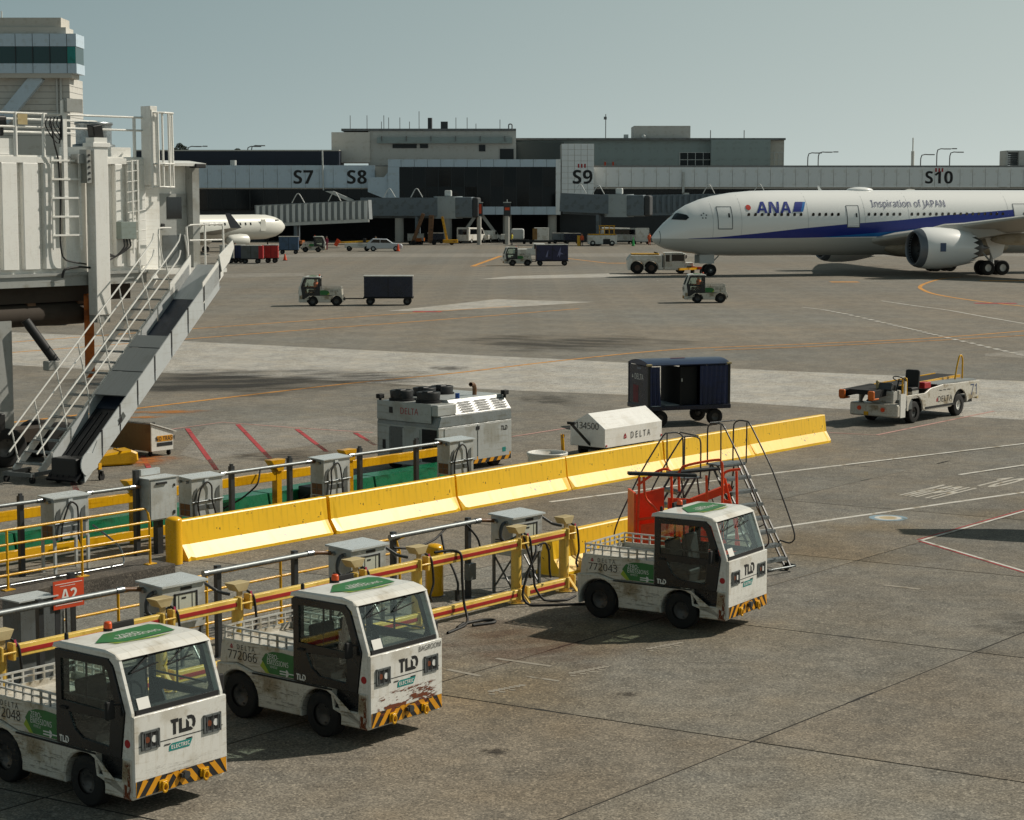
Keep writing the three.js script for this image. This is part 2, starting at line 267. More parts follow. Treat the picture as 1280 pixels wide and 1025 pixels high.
mark('taxi_line', line(smooth([[-30, 46], [-14.3, 65.7], [-9.8, 72.05], [-6.2, 77], [-2.5, 81.2], [2.1, 87.6], [8, 94.3], [14, 97.4], [21.9, 102.1], [45, 125]]), 0.24, 0.008), PM.orange, 'orange taxi guide line crossing the pale strip');
mark('taxi_line', line(smooth([[9.5, 93.6], [13.8, 95.6], [21.6, 100.2], [45, 117]]), 0.2, 0.012), PM.orange, 'second orange taxi line running beside the dashed white line');
mark('taxi_line', line(smooth([[-34, 86], [-17.9, 108.2], [-13.7, 113.7], [-6, 123.9], [0, 131.2]]), 0.24, 0.008), PM.orange, 'faint orange line passing behind the boarding stairs, farther of two');
mark('taxi_line', line(smooth([[-34, 78], [-16.9, 100.4], [-12, 107], [-5.5, 115.2], [4.3, 128.4]]), 0.24, 0.008), PM.orange, 'faint orange line passing behind the boarding stairs, nearer of two');
mark('taxi_line', line(smooth([[40, 178.5], [38.1, 176], [34.9, 167.8], [32.5, 159.5], [31.6, 153.5], [31.2, 147.2], [32, 138.2], [34, 130], [40, 118]]), 0.32, 0.008), PM.orange, 'orange curved lead-in line below the jet engine');
mark('taxi_dash', line([[26.8, 168.6], [29.2, 168.6]], 1.6, 0.008), PM.orange, 'short orange dash under the aircraft belly');
mark('taxi_dash', line([[40, 171], [50, 171]], 1.6, 0.008), PM.orange, 'orange dash beside the main landing gear');
mark('taxi_dash', line([[10.3, 216], [16.4, 216]], 1.2, 0.008), PM.orange, 'orange dash behind the pushback tractor');
mark('stand_line', [line([[-4.1, 206.1], [-1.35, 242]], 0.5, 0.008), line([[-4.1, 206.1], [-1.3, 208.5]], 0.5, 0.009)], PM.orange, 'orange stand marking left of the tug with purple cart');
mark('stand_line', line([[5.6, 235.7], [10.3, 216]], 0.4, 0.008), PM.orange, 'thin orange stand line right of the purple cart');
for (const [p, l] of [[[[-11.05, 60.9], [-9.26, 63.56], [-6.74, 62], [-4.26, 60.74]], 'pale pink boundary line above the red hatch lines'], [[[0, 59.7], [1.9, 62.2], [3.35, 64]], 'pale pink boundary line behind the white tank cart'], [[[9.7, 60.74], [11.04, 60.12], [16.23, 66.9]], 'pale pink boundary line beside the belt loader']]) mark('boundary_line', line(p, 0.11, 0.009), PM.pink, l);
for (const [a, b] of [[[-10.1, 61.8], [-7.79, 52.3]], [[-8.68, 62.9], [-6.44, 53.74]], [[-6.67, 61.6], [-5.23, 56.1]], [[-4.8, 60.7], [-3.97, 57.6]], [[-10.29, 55.25], [-9.62, 52.6]], [[-11.42, 51.25], [-10.29, 47.14]]]) mark('red_hatch_line', line([a, b], 0.14, 0.012), PM.red, 'slanting red hatch line painted behind the yellow barrier');
mark('road_edge_line', line([[0.9, 46.76], [6.2, 51.2], [13.75, 57.03], [30, 69.5]], 0.13, 0.016), PM.white, 'white service road edge line passing behind the ladder stand');
mark('road_edge_line', line([[4.4, 41.87], [6.34, 43.53], [13, 48.7], [25, 58]], 0.13, 0.016), PM.white, 'white service road edge line beside the round floor emblem');
mark('road_centre_line', line([[11.6, 51.4], [14.3, 53.74], [16, 55.2]], 0.13, 0.016), PM.white, 'short white centre dash near the painted 10');
mark('stand_boundary', [line([[8.6, 41.47], [15, 49.4]], 0.08, 0.016), line([[8.6, 41.4], [12, 32.2]], 0.08, 0.017)], PM.white, 'white corner line of a stand with red border');
mark('stand_boundary', [line([[8.52, 41.52], [14.92, 49.45]], 0.05, 0.0165), line([[8.52, 41.37], [11.92, 32.17]], 0.05, 0.0175)], PM.red, 'red border beside the white stand corner line');
{ const pts = smooth([[18.9, 130], [19.9, 126.5], [21.3, 113], [22.1, 103.3], [23.15, 91.2], [23.6, 86]], 100), gs = []; for (let i = 0; i + 1 < pts.length; i += 2) gs.push(line([pts[i], pts[i + 1]], 0.3, 0.016)); mark('dashed_line', gs, PM.white, 'dashed white line curving over the far apron'); }
mark('lead_line', line(smooth([[25.5, 138], [26.6, 131.6], [27.5, 127.4], [28.3, 119.8], [29.3, 110.9], [30, 105]]), 0.18, 0.012), PM.white, 'thin white line below the orange curve');
mark('red_dash', line([[31.2, 134.9], [34, 134.8]], 1, 0.012), PM.red, 'red and white dash near the frame edge');
mark('red_dash', line([[-6.2, 125.2], [-4.4, 125]], 0.9, 0.009), PM.red, 'small red painted mark behind the dark cart');
// 10 MPH, stretched along the road
const roadText = (s, X, D, w, len) => { const g = txt(s, 1, font); g.computeBoundingBox(); const b = g.boundingBox; g.scale(w / (b.max.x - b.min.x), len / (b.max.y - b.min.y), 1); g.rotateX(-Math.PI / 2); g.rotateY(-(90 - 50.8) * D2R); g.translate(X, 0.0165, -D); return g; };
mark('road_lettering', roadText('MPH', 10.42, 48.4, 0.95, 2.3), PM.faint, 'white painted lettering MPH on the service road');
mark('road_lettering', roadText('10', 12.35, 50.05, 0.62, 2.0), PM.faint, 'white painted number 10 on the service road');
mark('floor_emblem', xf(new THREE.RingGeometry(0.3, 0.43, 32), { p: [8.445, 0.016, -44.4], r: [-Math.PI / 2, 0, 0] }), PM.blue, 'blue ring of the round floor emblem');
mark('floor_emblem', xf(new THREE.RingGeometry(0.2, 0.3, 32), { p: [8.445, 0.0165, -44.4], r: [-Math.PI / 2, 0, 0] }), PM.white, 'white ring inside the round floor emblem');
mark('floor_emblem', xf(new THREE.CircleGeometry(0.2, 24), { p: [8.445, 0.017, -44.4], r: [-Math.PI / 2, 0, 0] }), paintM(0xb7a683), 'cream centre of the round floor emblem');
{ // worn stall stencils beside the parked tugs
  const dashes = (X, D, n) => { const gs = []; for (let i = 0; i < n; i++) { const t = i - n / 2; gs.push(line([[X + t * 0.075, D + t * 0.06], [X + t * 0.075 + 0.10, D + t * 0.06 - 0.02]], 0.09, 0.0165)); if (i % 2) gs.push(line([[X + t * 0.075 - 0.06, D + t * 0.06 - 0.22], [X + t * 0.075 + 0.03, D + t * 0.06 - 0.24]], 0.06, 0.0165)); } return gs; };
  mark('stall_marking', dashes(-0.09, 28.8, 7), PM.dim, 'worn white stencil on the slab nearest the long joint');
  mark('stall_marking', dashes(1.16, 29.95, 8), PM.dim, 'worn white stencil in the middle of the slab');
  mark('stall_marking', dashes(2.44, 31.6, 8), PM.dim, 'worn white stencil at the shadow of the parked tug');
  mark('stall_marking', [line([[-0.25, 30.67], [0.6, 30.14]], 0.09, 0.0165), line([[-0.98, 29.93], [-0.48, 29.52]], 0.09, 0.0165), line([[0.2, 29.5], [0.7, 29.2]], 0.07, 0.0165)], PM.dim, 'worn short white stall lines between the tugs');
  mark('paint_scrap', line([[6.9, 36.6], [7.5, 36.2]], 0.12, 0.0165), PM.dim, 'pale scuffed scrap of paint on open concrete');
}
// oil and rubber stains soaked into the concrete
{
  const A = tex(512, 1, (u, v) => { const x = u * 2 - 1, y = v * 2 - 1, r = Math.hypot(x, y), n = fbm(u * 6, v * 6, 6, 5, 301), s = fbm(u * 4, v * 26, 4, 4, 305); const k = sm(1.0, 0.25, r + 0.75 * (0.5 - n)) * (0.35 + 0.65 * sm(0.35, 0.7, 0.5 * n + 0.5 * s)); return [k, k, k]; }, false);
  A.repeat.set(1, 1);
  const stain = (X, D, w, l, deg, o, hex, y, label) => { const kind = /paint/.test(label) ? 'worn_paint' : 'oil_stain'; const g = new THREE.PlaneGeometry(w, l); g.rotateX(-Math.PI / 2); g.rotateY(deg * D2R); g.translate(X, y, -D); g.userData.ready = true; structure(kind, g, mat(hex, 0.85, { alphaMap: A, transparent: true, opacity: o }), label); };
  stain(-10.0, 54.2, 2.2, 2.4, 0, 0.9, 0xb0651c, 0.0128, 'worn orange brown paint patch below the waste cart');
  stain(-11.4, 66.6, 3.4, 1.2, 10, 0.9, 0xb9741f, 0.0126, 'worn orange paint fleck beside the boarding stairs');
  stain(-12.0, 65, 2.0, 0.8, 10, 0.9, 0xb9741f, 0.0124, 'second worn orange paint fleck nearer the boarding stairs');
  stain(-11, 77.5, 16, 12, 20, 0.8, 0x24211d, 0.013, 'large dark rubber stain left below the pale strip');
  stain(-5.5, 79, 9, 7, 20, 0.55, 0x24211d, 0.0135, 'dark rubber stain at the end of the pale strip');
  stain(3, 98, 16, 12, -30, 0.6, 0x2d2a25, 0.013, 'dark rubber stain where taxi lines meet');
  stain(-2.6, 83.6, 2.2, 2.4, 0, 0.6, 0x24211d, 0.014, 'small oil spot on the pale strip');
  stain(-2.8, 70, 5, 5, 10, 0.45, 0x2d2a25, 0.013, 'dull oil stain beyond the ground power unit');
  stain(1.5, 70.5, 3, 4, 10, 0.5, 0x2d2a25, 0.0133, 'oval oil stain beside the navy cart');
  stain(-6.2, 55, 4, 3, 10, 0.5, 0x2d2a25, 0.0135, 'dark stain among the red hatch lines');
  stain(0.2, 31.8, 5, 4.4, 30, 0.36, 0x5a3417, 0.0145, 'rust brown stain in front of the charging rail');
  stain(-2.5, 28.3, 4.4, 3, 40, 0.36, 0x4a2d17, 0.0147, 'rust brown stain between the two left tugs');
  stain(-0.2, 25.4, 0.5, 0.35, 0, 0.8, 0x2a211a, 0.0144, 'small dark oil drip on the slab');
  stain(1.7, 28.4, 0.45, 0.3, 0, 0.7, 0x2a211a, 0.0146, 'small oil drip by the long joint');
  stain(9, 33, 3, 2.5, 30, 0.4, 0x2d2a25, 0.0143, 'dull stain near the stand corner line');
}
// ---------------------------------------------------------------- people (small, far off): one continuous body each
function personGeo(bones, cols) { // bones: [a, b, ra, rb, colour index]
  const N = 64, half = 1.02, mc = new MarchingCubes(N, M.person, false, false, 60000); mc.isolation = 0;
  const B = bones.map(([a, b, ra, rb, c]) => ({ a: V(...a), d: V(...b).sub(V(...a)), ra, rb, c }));
  const q = V(0, 0, 0), dist = (x, y, z, o) => { q.set(x, y, z).sub(o.a); const t = Math.max(0, Math.min(1, q.dot(o.d) / Math.max(1e-9, o.d.lengthSq()))); q.addScaledVector(o.d, -t); return q.length() - (o.ra + (o.rb - o.ra) * t); };
  for (let k = 0; k < N; k++) for (let j = 0; j < N; j++) for (let i = 0; i < N; i++) {
    const x = (i - N / 2) / (N / 2) * half, y = (j - N / 2) / (N / 2) * half + 0.95, z = (k - N / 2) / (N / 2) * half; let s = 1e3;
    for (const o of B) { const d = dist(x, y, z, o), h = Math.max(0, 0.05 - Math.abs(s - d)) / 0.05; s = Math.min(s, d) - h * h * 0.0125; }
    mc.field[i + j * N + k * N * N] = -s;
  }
  mc.update();
  const n = mc.count, pos = new Float32Array(n * 3), col = new Float32Array(n * 3);
  for (let i = 0; i < n; i++) {
    const x = mc.positionArray[3 * i] * half, y = mc.positionArray[3 * i + 1] * half + 0.95, z = mc.positionArray[3 * i + 2] * half; pos.set([x, y, z], 3 * i);
    let best = 1e9, c = 0; for (const o of B) { const d = dist(x, y, z, o); if (d < best) { best = d; c = o.c; } } col.set(cols[c], 3 * i);
  }
  const g = new THREE.BufferGeometry(); g.setAttribute('position', new THREE.BufferAttribute(pos, 3)); g.setAttribute('color', new THREE.BufferAttribute(col, 3)); g.computeVertexNormals(); return g;
}
const stand = [[[0, 0.92, 0], [0, 1.38, 0], 0.13, 0.17, 0], [[-0.13, 1.40, 0], [0.13, 1.40, 0], 0.09, 0.09, 0], [[0.2, 1.39, 0], [0.25, 1.1, 0.03], 0.06, 0.05, 0], [[0.25, 1.1, 0.03], [0.24, 0.86, 0.12], 0.05, 0.04, 0], [[0.24, 0.84, 0.13], [0.24, 0.76, 0.16], 0.042, 0.025, 2], [[-0.2, 1.39, 0], [-0.26, 1.1, 0.02], 0.06, 0.05, 0], [[-0.26, 1.1, 0.02], [-0.25, 0.86, 0.09], 0.05, 0.04, 0], [[-0.25, 0.84, 0.1], [-0.25, 0.76, 0.12], 0.042, 0.025, 2],
  [[0.1, 0.9, 0], [0.12, 0.5, 0.03], 0.1, 0.07, 1], [[0.12, 0.5, 0.03], [0.12, 0.08, 0], 0.07, 0.055, 1], [[0.12, 0.06, -0.03], [0.13, 0.05, 0.17], 0.055, 0.045, 3], [[-0.1, 0.9, 0], [-0.12, 0.5, 0.04], 0.1, 0.07, 1], [[-0.12, 0.5, 0.04], [-0.12, 0.08, -0.02], 0.07, 0.055, 1], [[-0.12, 0.06, -0.04], [-0.13, 0.05, 0.15], 0.055, 0.045, 3],
  [[0, 1.45, 0], [0, 1.58, 0.01], 0.055, 0.055, 2], [[0, 1.63, 0.015], [0, 1.70, 0], 0.088, 0.1, 2], [[0, 1.74, -0.015], [0, 1.75, -0.02], 0.1, 0.1, 3], [[0, 1.645, 0.11], [0, 1.66, 0.1], 0.022, 0.015, 2]];
const sit = stand.map((b) => b.slice()); // seated: thighs forward, hands to the wheel
sit[8] = [[0.1, 0.9, 0], [0.12, 0.93, 0.4], 0.1, 0.075, 1]; sit[9] = [[0.12, 0.93, 0.42], [0.12, 0.55, 0.46], 0.07, 0.055, 1]; sit[10] = [[0.12, 0.5, 0.44], [0.13, 0.49, 0.6], 0.055, 0.045, 3];
sit[11] = [[-0.1, 0.9, 0], [-0.12, 0.93, 0.4], 0.1, 0.075, 1]; sit[12] = [[-0.12, 0.93, 0.42], [-0.12, 0.55, 0.46], 0.07, 0.055, 1]; sit[13] = [[-0.12, 0.5, 0.44], [-0.13, 0.49, 0.6], 0.055, 0.045, 3];
for (const k of [2, 5]) { const s = k === 2 ? 1 : -1; sit[k] = [[0.2 * s, 1.39, 0], [0.25 * s, 1.14, 0.12], 0.06, 0.05, 0]; sit[k + 1] = [[0.25 * s, 1.14, 0.12], [0.16 * s, 1.18, 0.36], 0.05, 0.04, 0]; sit[k + 2] = [[0.16 * s, 1.18, 0.37], [0.12 * s, 1.2, 0.44], 0.042, 0.028, 2]; }
const SKIN = [0.35, 0.19, 0.12], DARK = [0.02, 0.022, 0.03];
function person(bones, shirt, trousers, hair, label, X, D, h, deg) {
  const o = new THREE.Mesh(merged(personGeo(bones, [shirt, trousers, SKIN, hair])), M.person); o.name = numbered('person'); o.castShadow = o.receiveShadow = true;
  o.position.set(X, h, -D); o.rotation.y = deg * D2R; o.userData = { label, category: 'person' }; scene.add(o); return o;
}
// ---------------------------------------------------------------- electric baggage tugs
const T_rustA = tex(512, 1, (u, v) => { const n = fbm(u * 7, v * 7, 7, 5, 401), f = fbm(u * 34, v * 34, 34, 3, 405), k = sm(0.52, 0.58, 0.62 * n + 0.38 * f + 0.22 * (1 - v) - 0.10) * sm(0.0, 0.10, Math.min(u, 1 - u, v + 0.08, 1 - v) - 0.22 * (n - 0.35)); return [k, k, k]; }, false); T_rustA.repeat.set(1, 1);
const T_chipA = tex(512, 1, (u, v) => { const n = fbm(u * 9, v * 22, 9, 5, 421), f = fbm(u * 40, v * 60, 40, 3, 425), k = sm(0.60, 0.65, 0.55 * n + 0.45 * f) * sm(0.0, 0.10, Math.min(u, 1 - u, v, 1 - v) - 0.2 * (n - 0.4)); return [k, k, k]; }, false); T_chipA.repeat.set(1, 1);
const rustDecal = mat(0x6a3313, 0.9, { alphaMap: T_rustA, transparent: true }), chipDecal = mat(0x6b6257, 0.9, { alphaMap: T_chipA, transparent: true, opacity: 0.4 });
const plate = (w, h) => { const g = new THREE.PlaneGeometry(w, h); g.userData.ready = true; return g; };
const facing = { front: [0, Math.PI / 2, 0], right: [0, 0, 0], back: [0, -Math.PI / 2, 0], left: [0, Math.PI, 0], up: [-Math.PI / 2, 0, 0] };
// the maker's stencilled letters and the airline's triangle, as outlines
function tldLogo(h) {
  const t = h * 0.24, w = h * 0.62, gs = [];
  const P = (pts, x0) => gs.push(xf(flat(pts.map(([x, y]) => [x * h + x0, y * h - h / 2]))));
  P([[0, 1], [0.66, 1], [0.66, 0.76], [0.46, 0.76], [0.46, 0], [0.22, 0], [0.22, 0.76], [0.12, 0.76]], -h * 1.02);
  P([[0, 0.94], [0.24, 0.94], [0.24, 0.24], [0.62, 0.24], [0.62, 0], [0, 0]], -h * 0.30);
  P([[0.06, 1], [0.44, 1], [0.64, 0.9], [0.78, 0.68], [0.8, 0.46], [0.74, 0.26], [0.66, 0.14], [0.48, 0.3], [0.54, 0.42], [0.55, 0.56], [0.5, 0.7], [0.4, 0.77], [0.16, 0.77]], h * 0.30);
  P([[0.0, 0.82], [0.24, 0.56], [0.24, 0.24], [0.38, 0.24], [0.58, 0.06], [0.46, 0.0], [0.0, 0.0]], h * 0.30);
  return gs;
}
const triangleLogo = (h) => [flat([[0, h / 2], [-h * 0.5, -h * 0.28], [0, 0]]), flat([[0, h / 2], [h * 0.5, -h * 0.28], [0, 0]]), flat([[-h * 0.5, -h * 0.36], [0, -h * 0.1], [h * 0.5, -h * 0.36], [0, -h * 0.5]])];
const arc = (cx, cy, r, a0, a1, n) => { const o = []; for (let i = 0; i <= n; i++) { const a = (a0 + (a1 - a0) * i / n) * D2R; o.push([cx + r * Math.cos(a), cy + r * Math.sin(a)]); } return o; };
function wheel(parent, name, r, w, x, y, z, side = 1, rimM = M.hub, seg = 22) {
  const o = part(parent, name, ready(xf(lathe([[r * 0.5, -w / 2], [r * 0.9, -w / 2], [r, -w * 0.36], [r, w * 0.36], [r * 0.9, w / 2], [r * 0.5, w / 2]], seg), { r: [Math.PI / 2, 0, 0] })), M.rubber);
  o.position.set(x, y, z);
  const rim = part(o, 'rim', [xf(lathe([[0.001, -w * 0.2], [r * 0.22, -w * 0.2], [r * 0.26, -w * 0.36], [r * 0.46, -w * 0.3], [r * 0.53, -w * 0.44], [r * 0.53, w * 0.3], [0.001, w * 0.3]], seg), { r: [-Math.PI / 2, 0, 0] }), ...[0, 1, 2, 3, 4].map((k) => cyl(r * 0.045, w * 0.1, r * 0.36 * Math.cos(k * 1.257), r * 0.36 * Math.sin(k * 1.257), w * 0.34, 'z', 6))], rimM);
  if (side < 0) rim.rotation.y = Math.PI; return o;
}
function tug(label, X, D, h, deg, o = {}) {
  const t = thing('baggage_tug', label, 'tug', X, D, h, deg, o.group), W = 0.73, far = o.far;
  const bodyM = o.rust ? M.whiteW : M.whiteW;
  // lower shell with wheel arches
  const shell = [[1.40, 0.24], ...arc(0.55, 0.30, 0.37, -10, 190, 12), ...arc(-1.02, 0.30, 0.39, -10, 190, 12), [-1.42, 0.24], [-1.45, 0.5], [-1.45, 0.74], [-1.05, 0.78], [-0.72, 0.70], [0.76, 0.70], [0.80, 0.45], [1.22, 0.45], [1.24, 0.72], [1.40, 0.72]];
  part(t, 'body_shell', [ext(shell, 2 * W, { bevel: 0.018 })], bodyM);
  part(t, 'step_panel', [bx(0.42, 0.27, 1.30, 1.0, 0.585, 0), bx(0.44, 0.02, 1.4, 1.0, 0.462, 0)], M.cab);
  part(t, 'chassis', [bx(2.5, 0.16, 0.9, 0, 0.3, 0), bx(0.1, 0.12, 1.1, 0.55, 0.31, 0), bx(0.1, 0.12, 1.1, -1.02, 0.31, 0)], M.blackM);
  part(t, 'rub_strip', [...[1, -1].map((s) => bx(1.5, 0.022, 0.012, 0.02, 0.69, s * (W + 0.001)))], M.blackM);
  // load bed
  const bed = part(t, 'load_bed', [ext([[-1.40, 0.74], [-1.05, 0.79], [-0.72, 0.71], [0.05, 0.71], [0.05, 1.10], [-1.33, 1.10], [-1.37, 1.0]], 0.05, { z: W - 0.05, bevel: 0.008 }), ext([[-1.40, 0.74], [-1.05, 0.79], [-0.72, 0.71], [0.05, 0.71], [0.05, 1.10], [-1.33, 1.10], [-1.37, 1.0]], 0.05, { z: -W + 0.05, bevel: 0.008 }), bx(0.05, 0.34, 1.3, -1.355, 0.92, 0), bx(1.36, 0.05, 1.3, -0.65, 0.985, 0)], bodyM);
  const rails = []; for (const s of [1, -1]) { const z = s * (W - 0.06); rails.push(bx(1.38, 0.022, 0.03, -0.64, 1.262, z), bx(1.36, 0.02, 0.03, -0.64, 1.185, z)); for (let k = 0; k <= 8; k++) rails.push(bx(0.025, 0.155, 0.026, -1.31 + k * 0.168, 1.178, z)); }
  rails.push(bx(0.03, 0.022, 1.3, -1.315, 1.262, 0), bx(0.03, 0.02, 1.3, -1.315, 1.185, 0)); for (let k = 1; k < 8; k++) rails.push(bx(0.026, 0.155, 0.025, -1.315, 1.178, -0.65 + k * 0.163));
  part(bed, 'side_rail', rails, M.greyW);
  // cab: white pillars, black doors, glass, roof
  for (const s of [1, -1]) part(t, 'pillar', ext([[1.22, 0.70], [1.30, 1.26], [1.11, 1.78], [1.02, 1.85], [1.10, 1.90], [1.19, 1.86], [1.40, 1.26], [1.42, 0.70]], 0.06, { z: s * (W - 0.045), bevel: 0.01 }), M.white);
  const win = [[0.16, 1.24], [0.16, 1.76], [0.96, 1.77], [1.03, 1.70], [1.17, 1.30], [1.13, 1.22]], low = [[0.30, 1.12], [0.40, 0.93], [0.55, 0.84], [1.02, 0.82], [1.05, 1.14]];
  for (const s of [1, -1]) {
    const d = part(t, 'door', [ext([[0.06, 0.71], [0.06, 1.85], [1.02, 1.86], [1.10, 1.78], [1.295, 1.26], [1.215, 0.71]], 0.035, { z: s * (W - 0.014), holes: [win, low], bevel: 0.006 })], M.cab);
    part(d, 'window', [ext(win, 0.006, { z: s * (W - 0.018) }), ext(low, 0.006, { z: s * (W - 0.018) })], M.glass);
    if (!far) part(d, 'window_bar', [bx(0.02, 0.52, 0.02, 0.6, 1.5, s * (W - 0.03)), bx(1.0, 0.02, 0.02, 0.62, 1.33, s * (W - 0.035))], M.black);
    if (!far) part(d, 'handle', bx(0.12, 0.03, 0.03, 0.22, 1.16, s * (W + 0.012)), M.blackM);
    if (!far) part(t, 'mirror', [rbx(0.05, 0.22, 0.13, 0.02, 1.19, 1.30, s * (W + 0.12)), bar([1.27, 1.36, s * W], [1.19, 1.36, s * (W + 0.1)], 0.012)], M.blackM);
  }
  const roof = part(t, 'roof', ext([[-0.02, 1.85], [0.0, 1.905], [0.12, 1.94], [0.95, 1.95], [1.12, 1.915], [1.205, 1.862], [1.16, 1.845]], 2 * W - 0.02, { bevel: 0.022 }), M.roofW);
  part(t, 'windscreen', ext([[1.385, 1.27], [1.165, 1.85], [1.171, 1.852], [1.391, 1.272]], 2 * W - 0.16), M.glass);
  part(t, 'windscreen_frame', sqb([1.39, 1.25, -W + 0.09], [1.39, 1.25, W - 0.09], 0.03, 0.07), M.blackM); part(t, 'windscreen_frame', sqb([1.17, 1.845, -W + 0.09], [1.17, 1.845, W - 0.09], 0.03, 0.03), M.blackM);
  const rear = part(t, 'cab_back', [bx(0.03, 0.55, 2 * W - 0.1, 0.055, 1.0, 0), bx(0.03, 0.08, 2 * W - 0.1, 0.055, 1.81, 0), bx(0.03, 0.6, 0.14, 0.055, 1.53, 0.6), bx(0.03, 0.6, 0.14, 0.055, 1.53, -0.6), bx(0.02, 0.6, 0.03, 0.055, 1.53, 0)], M.cab);
  if (!far) part(rear, 'rear_window', bx(0.006, 0.5, 1.06, 0.06, 1.52, 0), M.glass);
  // inside
  part(t, 'seat', [rbx(0.42, 0.12, 0.46, 0.04, 0.42, 0.92, 0.3), rbx(0.1, 0.5, 0.44, 0.04, 0.2, 1.2, 0.3, [0, 0, 0.15]), rbx(0.42, 0.12, 0.46, 0.04, 0.42, 0.92, -0.3), rbx(0.1, 0.5, 0.44, 0.04, 0.2, 1.2, -0.3, [0, 0, 0.15]), bx(0.45, 0.2, 1.2, 0.4, 0.78, 0)], M.seat);
  part(t, 'dashboard', [rbx(0.28, 0.16, 1.28, 0.03, 1.2, 1.14, 0), bx(0.05, 0.5, 1.3, 1.3, 0.95, 0), bx(1.2, 0.03, 1.3, 0.7, 0.74, 0)], M.inside);
  part(t, 'steering_wheel', [xf(new THREE.TorusGeometry(0.17, 0.017, 6, 20), { p: [0.92, 1.32, 0.3], r: [0, Math.PI / 2, 0] }).applyMatrix4(new THREE.Matrix4()), bar([0.93, 1.31, 0.3], [1.15, 1.1, 0.3], 0.025), bar([0.92, 1.15, 0.3], [0.92, 1.49, 0.3], 0.012), bar([0.92, 1.32, 0.13], [0.92, 1.32, 0.47], 0.012)], M.blackM);
  // front panel with lamps, stripes and hooks
  const front = part(t, 'front_panel', rbx(0.05, 0.95, 2 * W - 0.02, 0.015, 1.425, 0.755, 0), M.white);
  const hz = new THREE.Group(); const ys = 0.265, yh = 0.19, wds = 2 * W - 0.05, sy = [], sb = [];
  for (let k = -6; k <= 6; k++) { // chevron stripes pointing to the middle
    const a = k * 0.19, sl = k < 0 ? 0.16 : -0.16, b = a + 0.095; const q = [[a, 0], [b, 0], [b + sl, yh], [a + sl, yh]].map(([x, y]) => [Math.max(-wds / 2, Math.min(wds / 2, x)), y]);
    if (q[1][0] - q[0][0] > 0.01 || q[2][0] - q[3][0] > 0.01) sy.push(flat(q));
  }
  const fx = (g, x, y, z) => xf(g, { r: facing.front }).translate(x, y, z);
  part(front, 'hazard_band', fx(flat([[-wds / 2, 0], [wds / 2, 0], [wds / 2, yh], [-wds / 2, yh]]), 1.453, ys + 0.01, 0), M.ink);
  part(front, 'hazard_stripe', sy.map((g) => fx(g, 1.456, ys + 0.01, 0)), M.hazY);
  for (const s of [1, -1]) {
    const l = part(t, 'headlight', [bx(0.03, 0.025, 0.27, 1.455, 1.025, s * 0.48), bx(0.03, 0.025, 0.27, 1.455, 0.825, s * 0.48), bx(0.03, 0.225, 0.025, 1.455, 0.925, s * 0.48 + 0.125), bx(0.03, 0.225, 0.025, 1.455, 0.925, s * 0.48 - 0.125)], M.boxD); part(l, 'lamp_back', bx(0.012, 0.2, 0.25, 1.451, 0.925, s * 0.48), M.lampBack);
    part(l, 'lens', [cyl(0.042, 0.012, 1.461, 0.925, s * 0.48 - 0.055, 'x', 14)], M.lens);
    part(l, 'indicator', [cyl(0.036, 0.012, 1.461, 0.93, s * 0.48 + 0.05, 'x', 14)], M.dimAmber);
    if (!far) part(l, 'guard_bar', [-0.085, 0, 0.09].map((dz) => bx(0.008, 0.2, 0.007, 1.472, 0.925, s * 0.48 + dz)), M.boxD);
  }
  if (!far) for (const s of [0.3, -0.34]) part(t, 'tow_hook', [xf(new THREE.TorusGeometry(0.036, 0.014, 7, 14), { s: [1, 1.4, 1] }).rotateY(Math.PI / 2).translate(1.49, 0.32, s), rbx(0.05, 0.05, 0.08, 0.01, 1.472, 0.375, s), bx(0.02, 0.1, 0.13, 1.462, 0.36, s)], M.hook);
  if (!far) part(t, 'coupling', [cyl(0.05, 0.06, 1.48, 0.4, -0.03, 'x', 8), bx(0.04, 0.05, 0.12, 1.48, 0.4, -0.02)], M.darkSteel);
  part(front, 'maker_logo', tldLogo(0.185).map((g) => fx(g, 1.4535, 1.0, -0.02)), M.ink);
  part(front, 'electric_tag', fx(flat([[-0.18, -0.045], [0.14, -0.045], [0.19, 0.045], [-0.13, 0.045], [-0.17, 0.02]]), 1.4535, 0.765, 0.02), M.teal);
  if (!far) part(front, 'electric_lettering', fx(txt('ELECTRIC', 0.034, font, 1.0), 1.456, 0.765, 0.02), M.inkW);
  if (!far && o.bagroom) part(front, 'bagroom_lettering', fx(txt('BAGROOM', 0.05, fontR, 1.0), 1.456, 1.16, -0.46), M.ink);
  if (!far) part(front, 'panel_seam', [bx(0.006, 0.008, 1.3, 1.4515, 0.865, 0), ...[-0.45, -0.1, 0.2, 0.5].map((z) => bx(0.01, 0.014, 0.09, 1.452, 0.455, z)), ...[-0.5, -0.12, 0.22, 0.52].map((z) => bx(0.01, 0.012, 0.09, 1.452, z > 0 ? 0.81 : 0.82, z))], M.ink);
  // sides: airline name, fleet number, green zero-emissions patch
  for (const s of far ? [1, -1] : [1]) {
    const sx = (g, x, y) => (s > 0 ? g : xf(g, { r: [0, Math.PI, 0] })).translate(x, y, s * (W - 0.0215));
    if (o.number) { part(bed, 'airline_triangle', triangleLogo(0.07).map((g) => sx(g, -1.16, 1.01)), M.deltaRed); part(bed, 'airline_lettering', sx(txt('D E L T A', 0.05, fontR, 0.95), -0.88, 1.01), M.ink); part(bed, 'fleet_number', sx(txt(o.number, 0.088, fontR, 1.05), -0.95, 0.892), M.ink); }
    else part(bed, 'airline_lettering', sx(txt('DELTA', 0.1, fontR), -0.9, 0.98), M.ink);
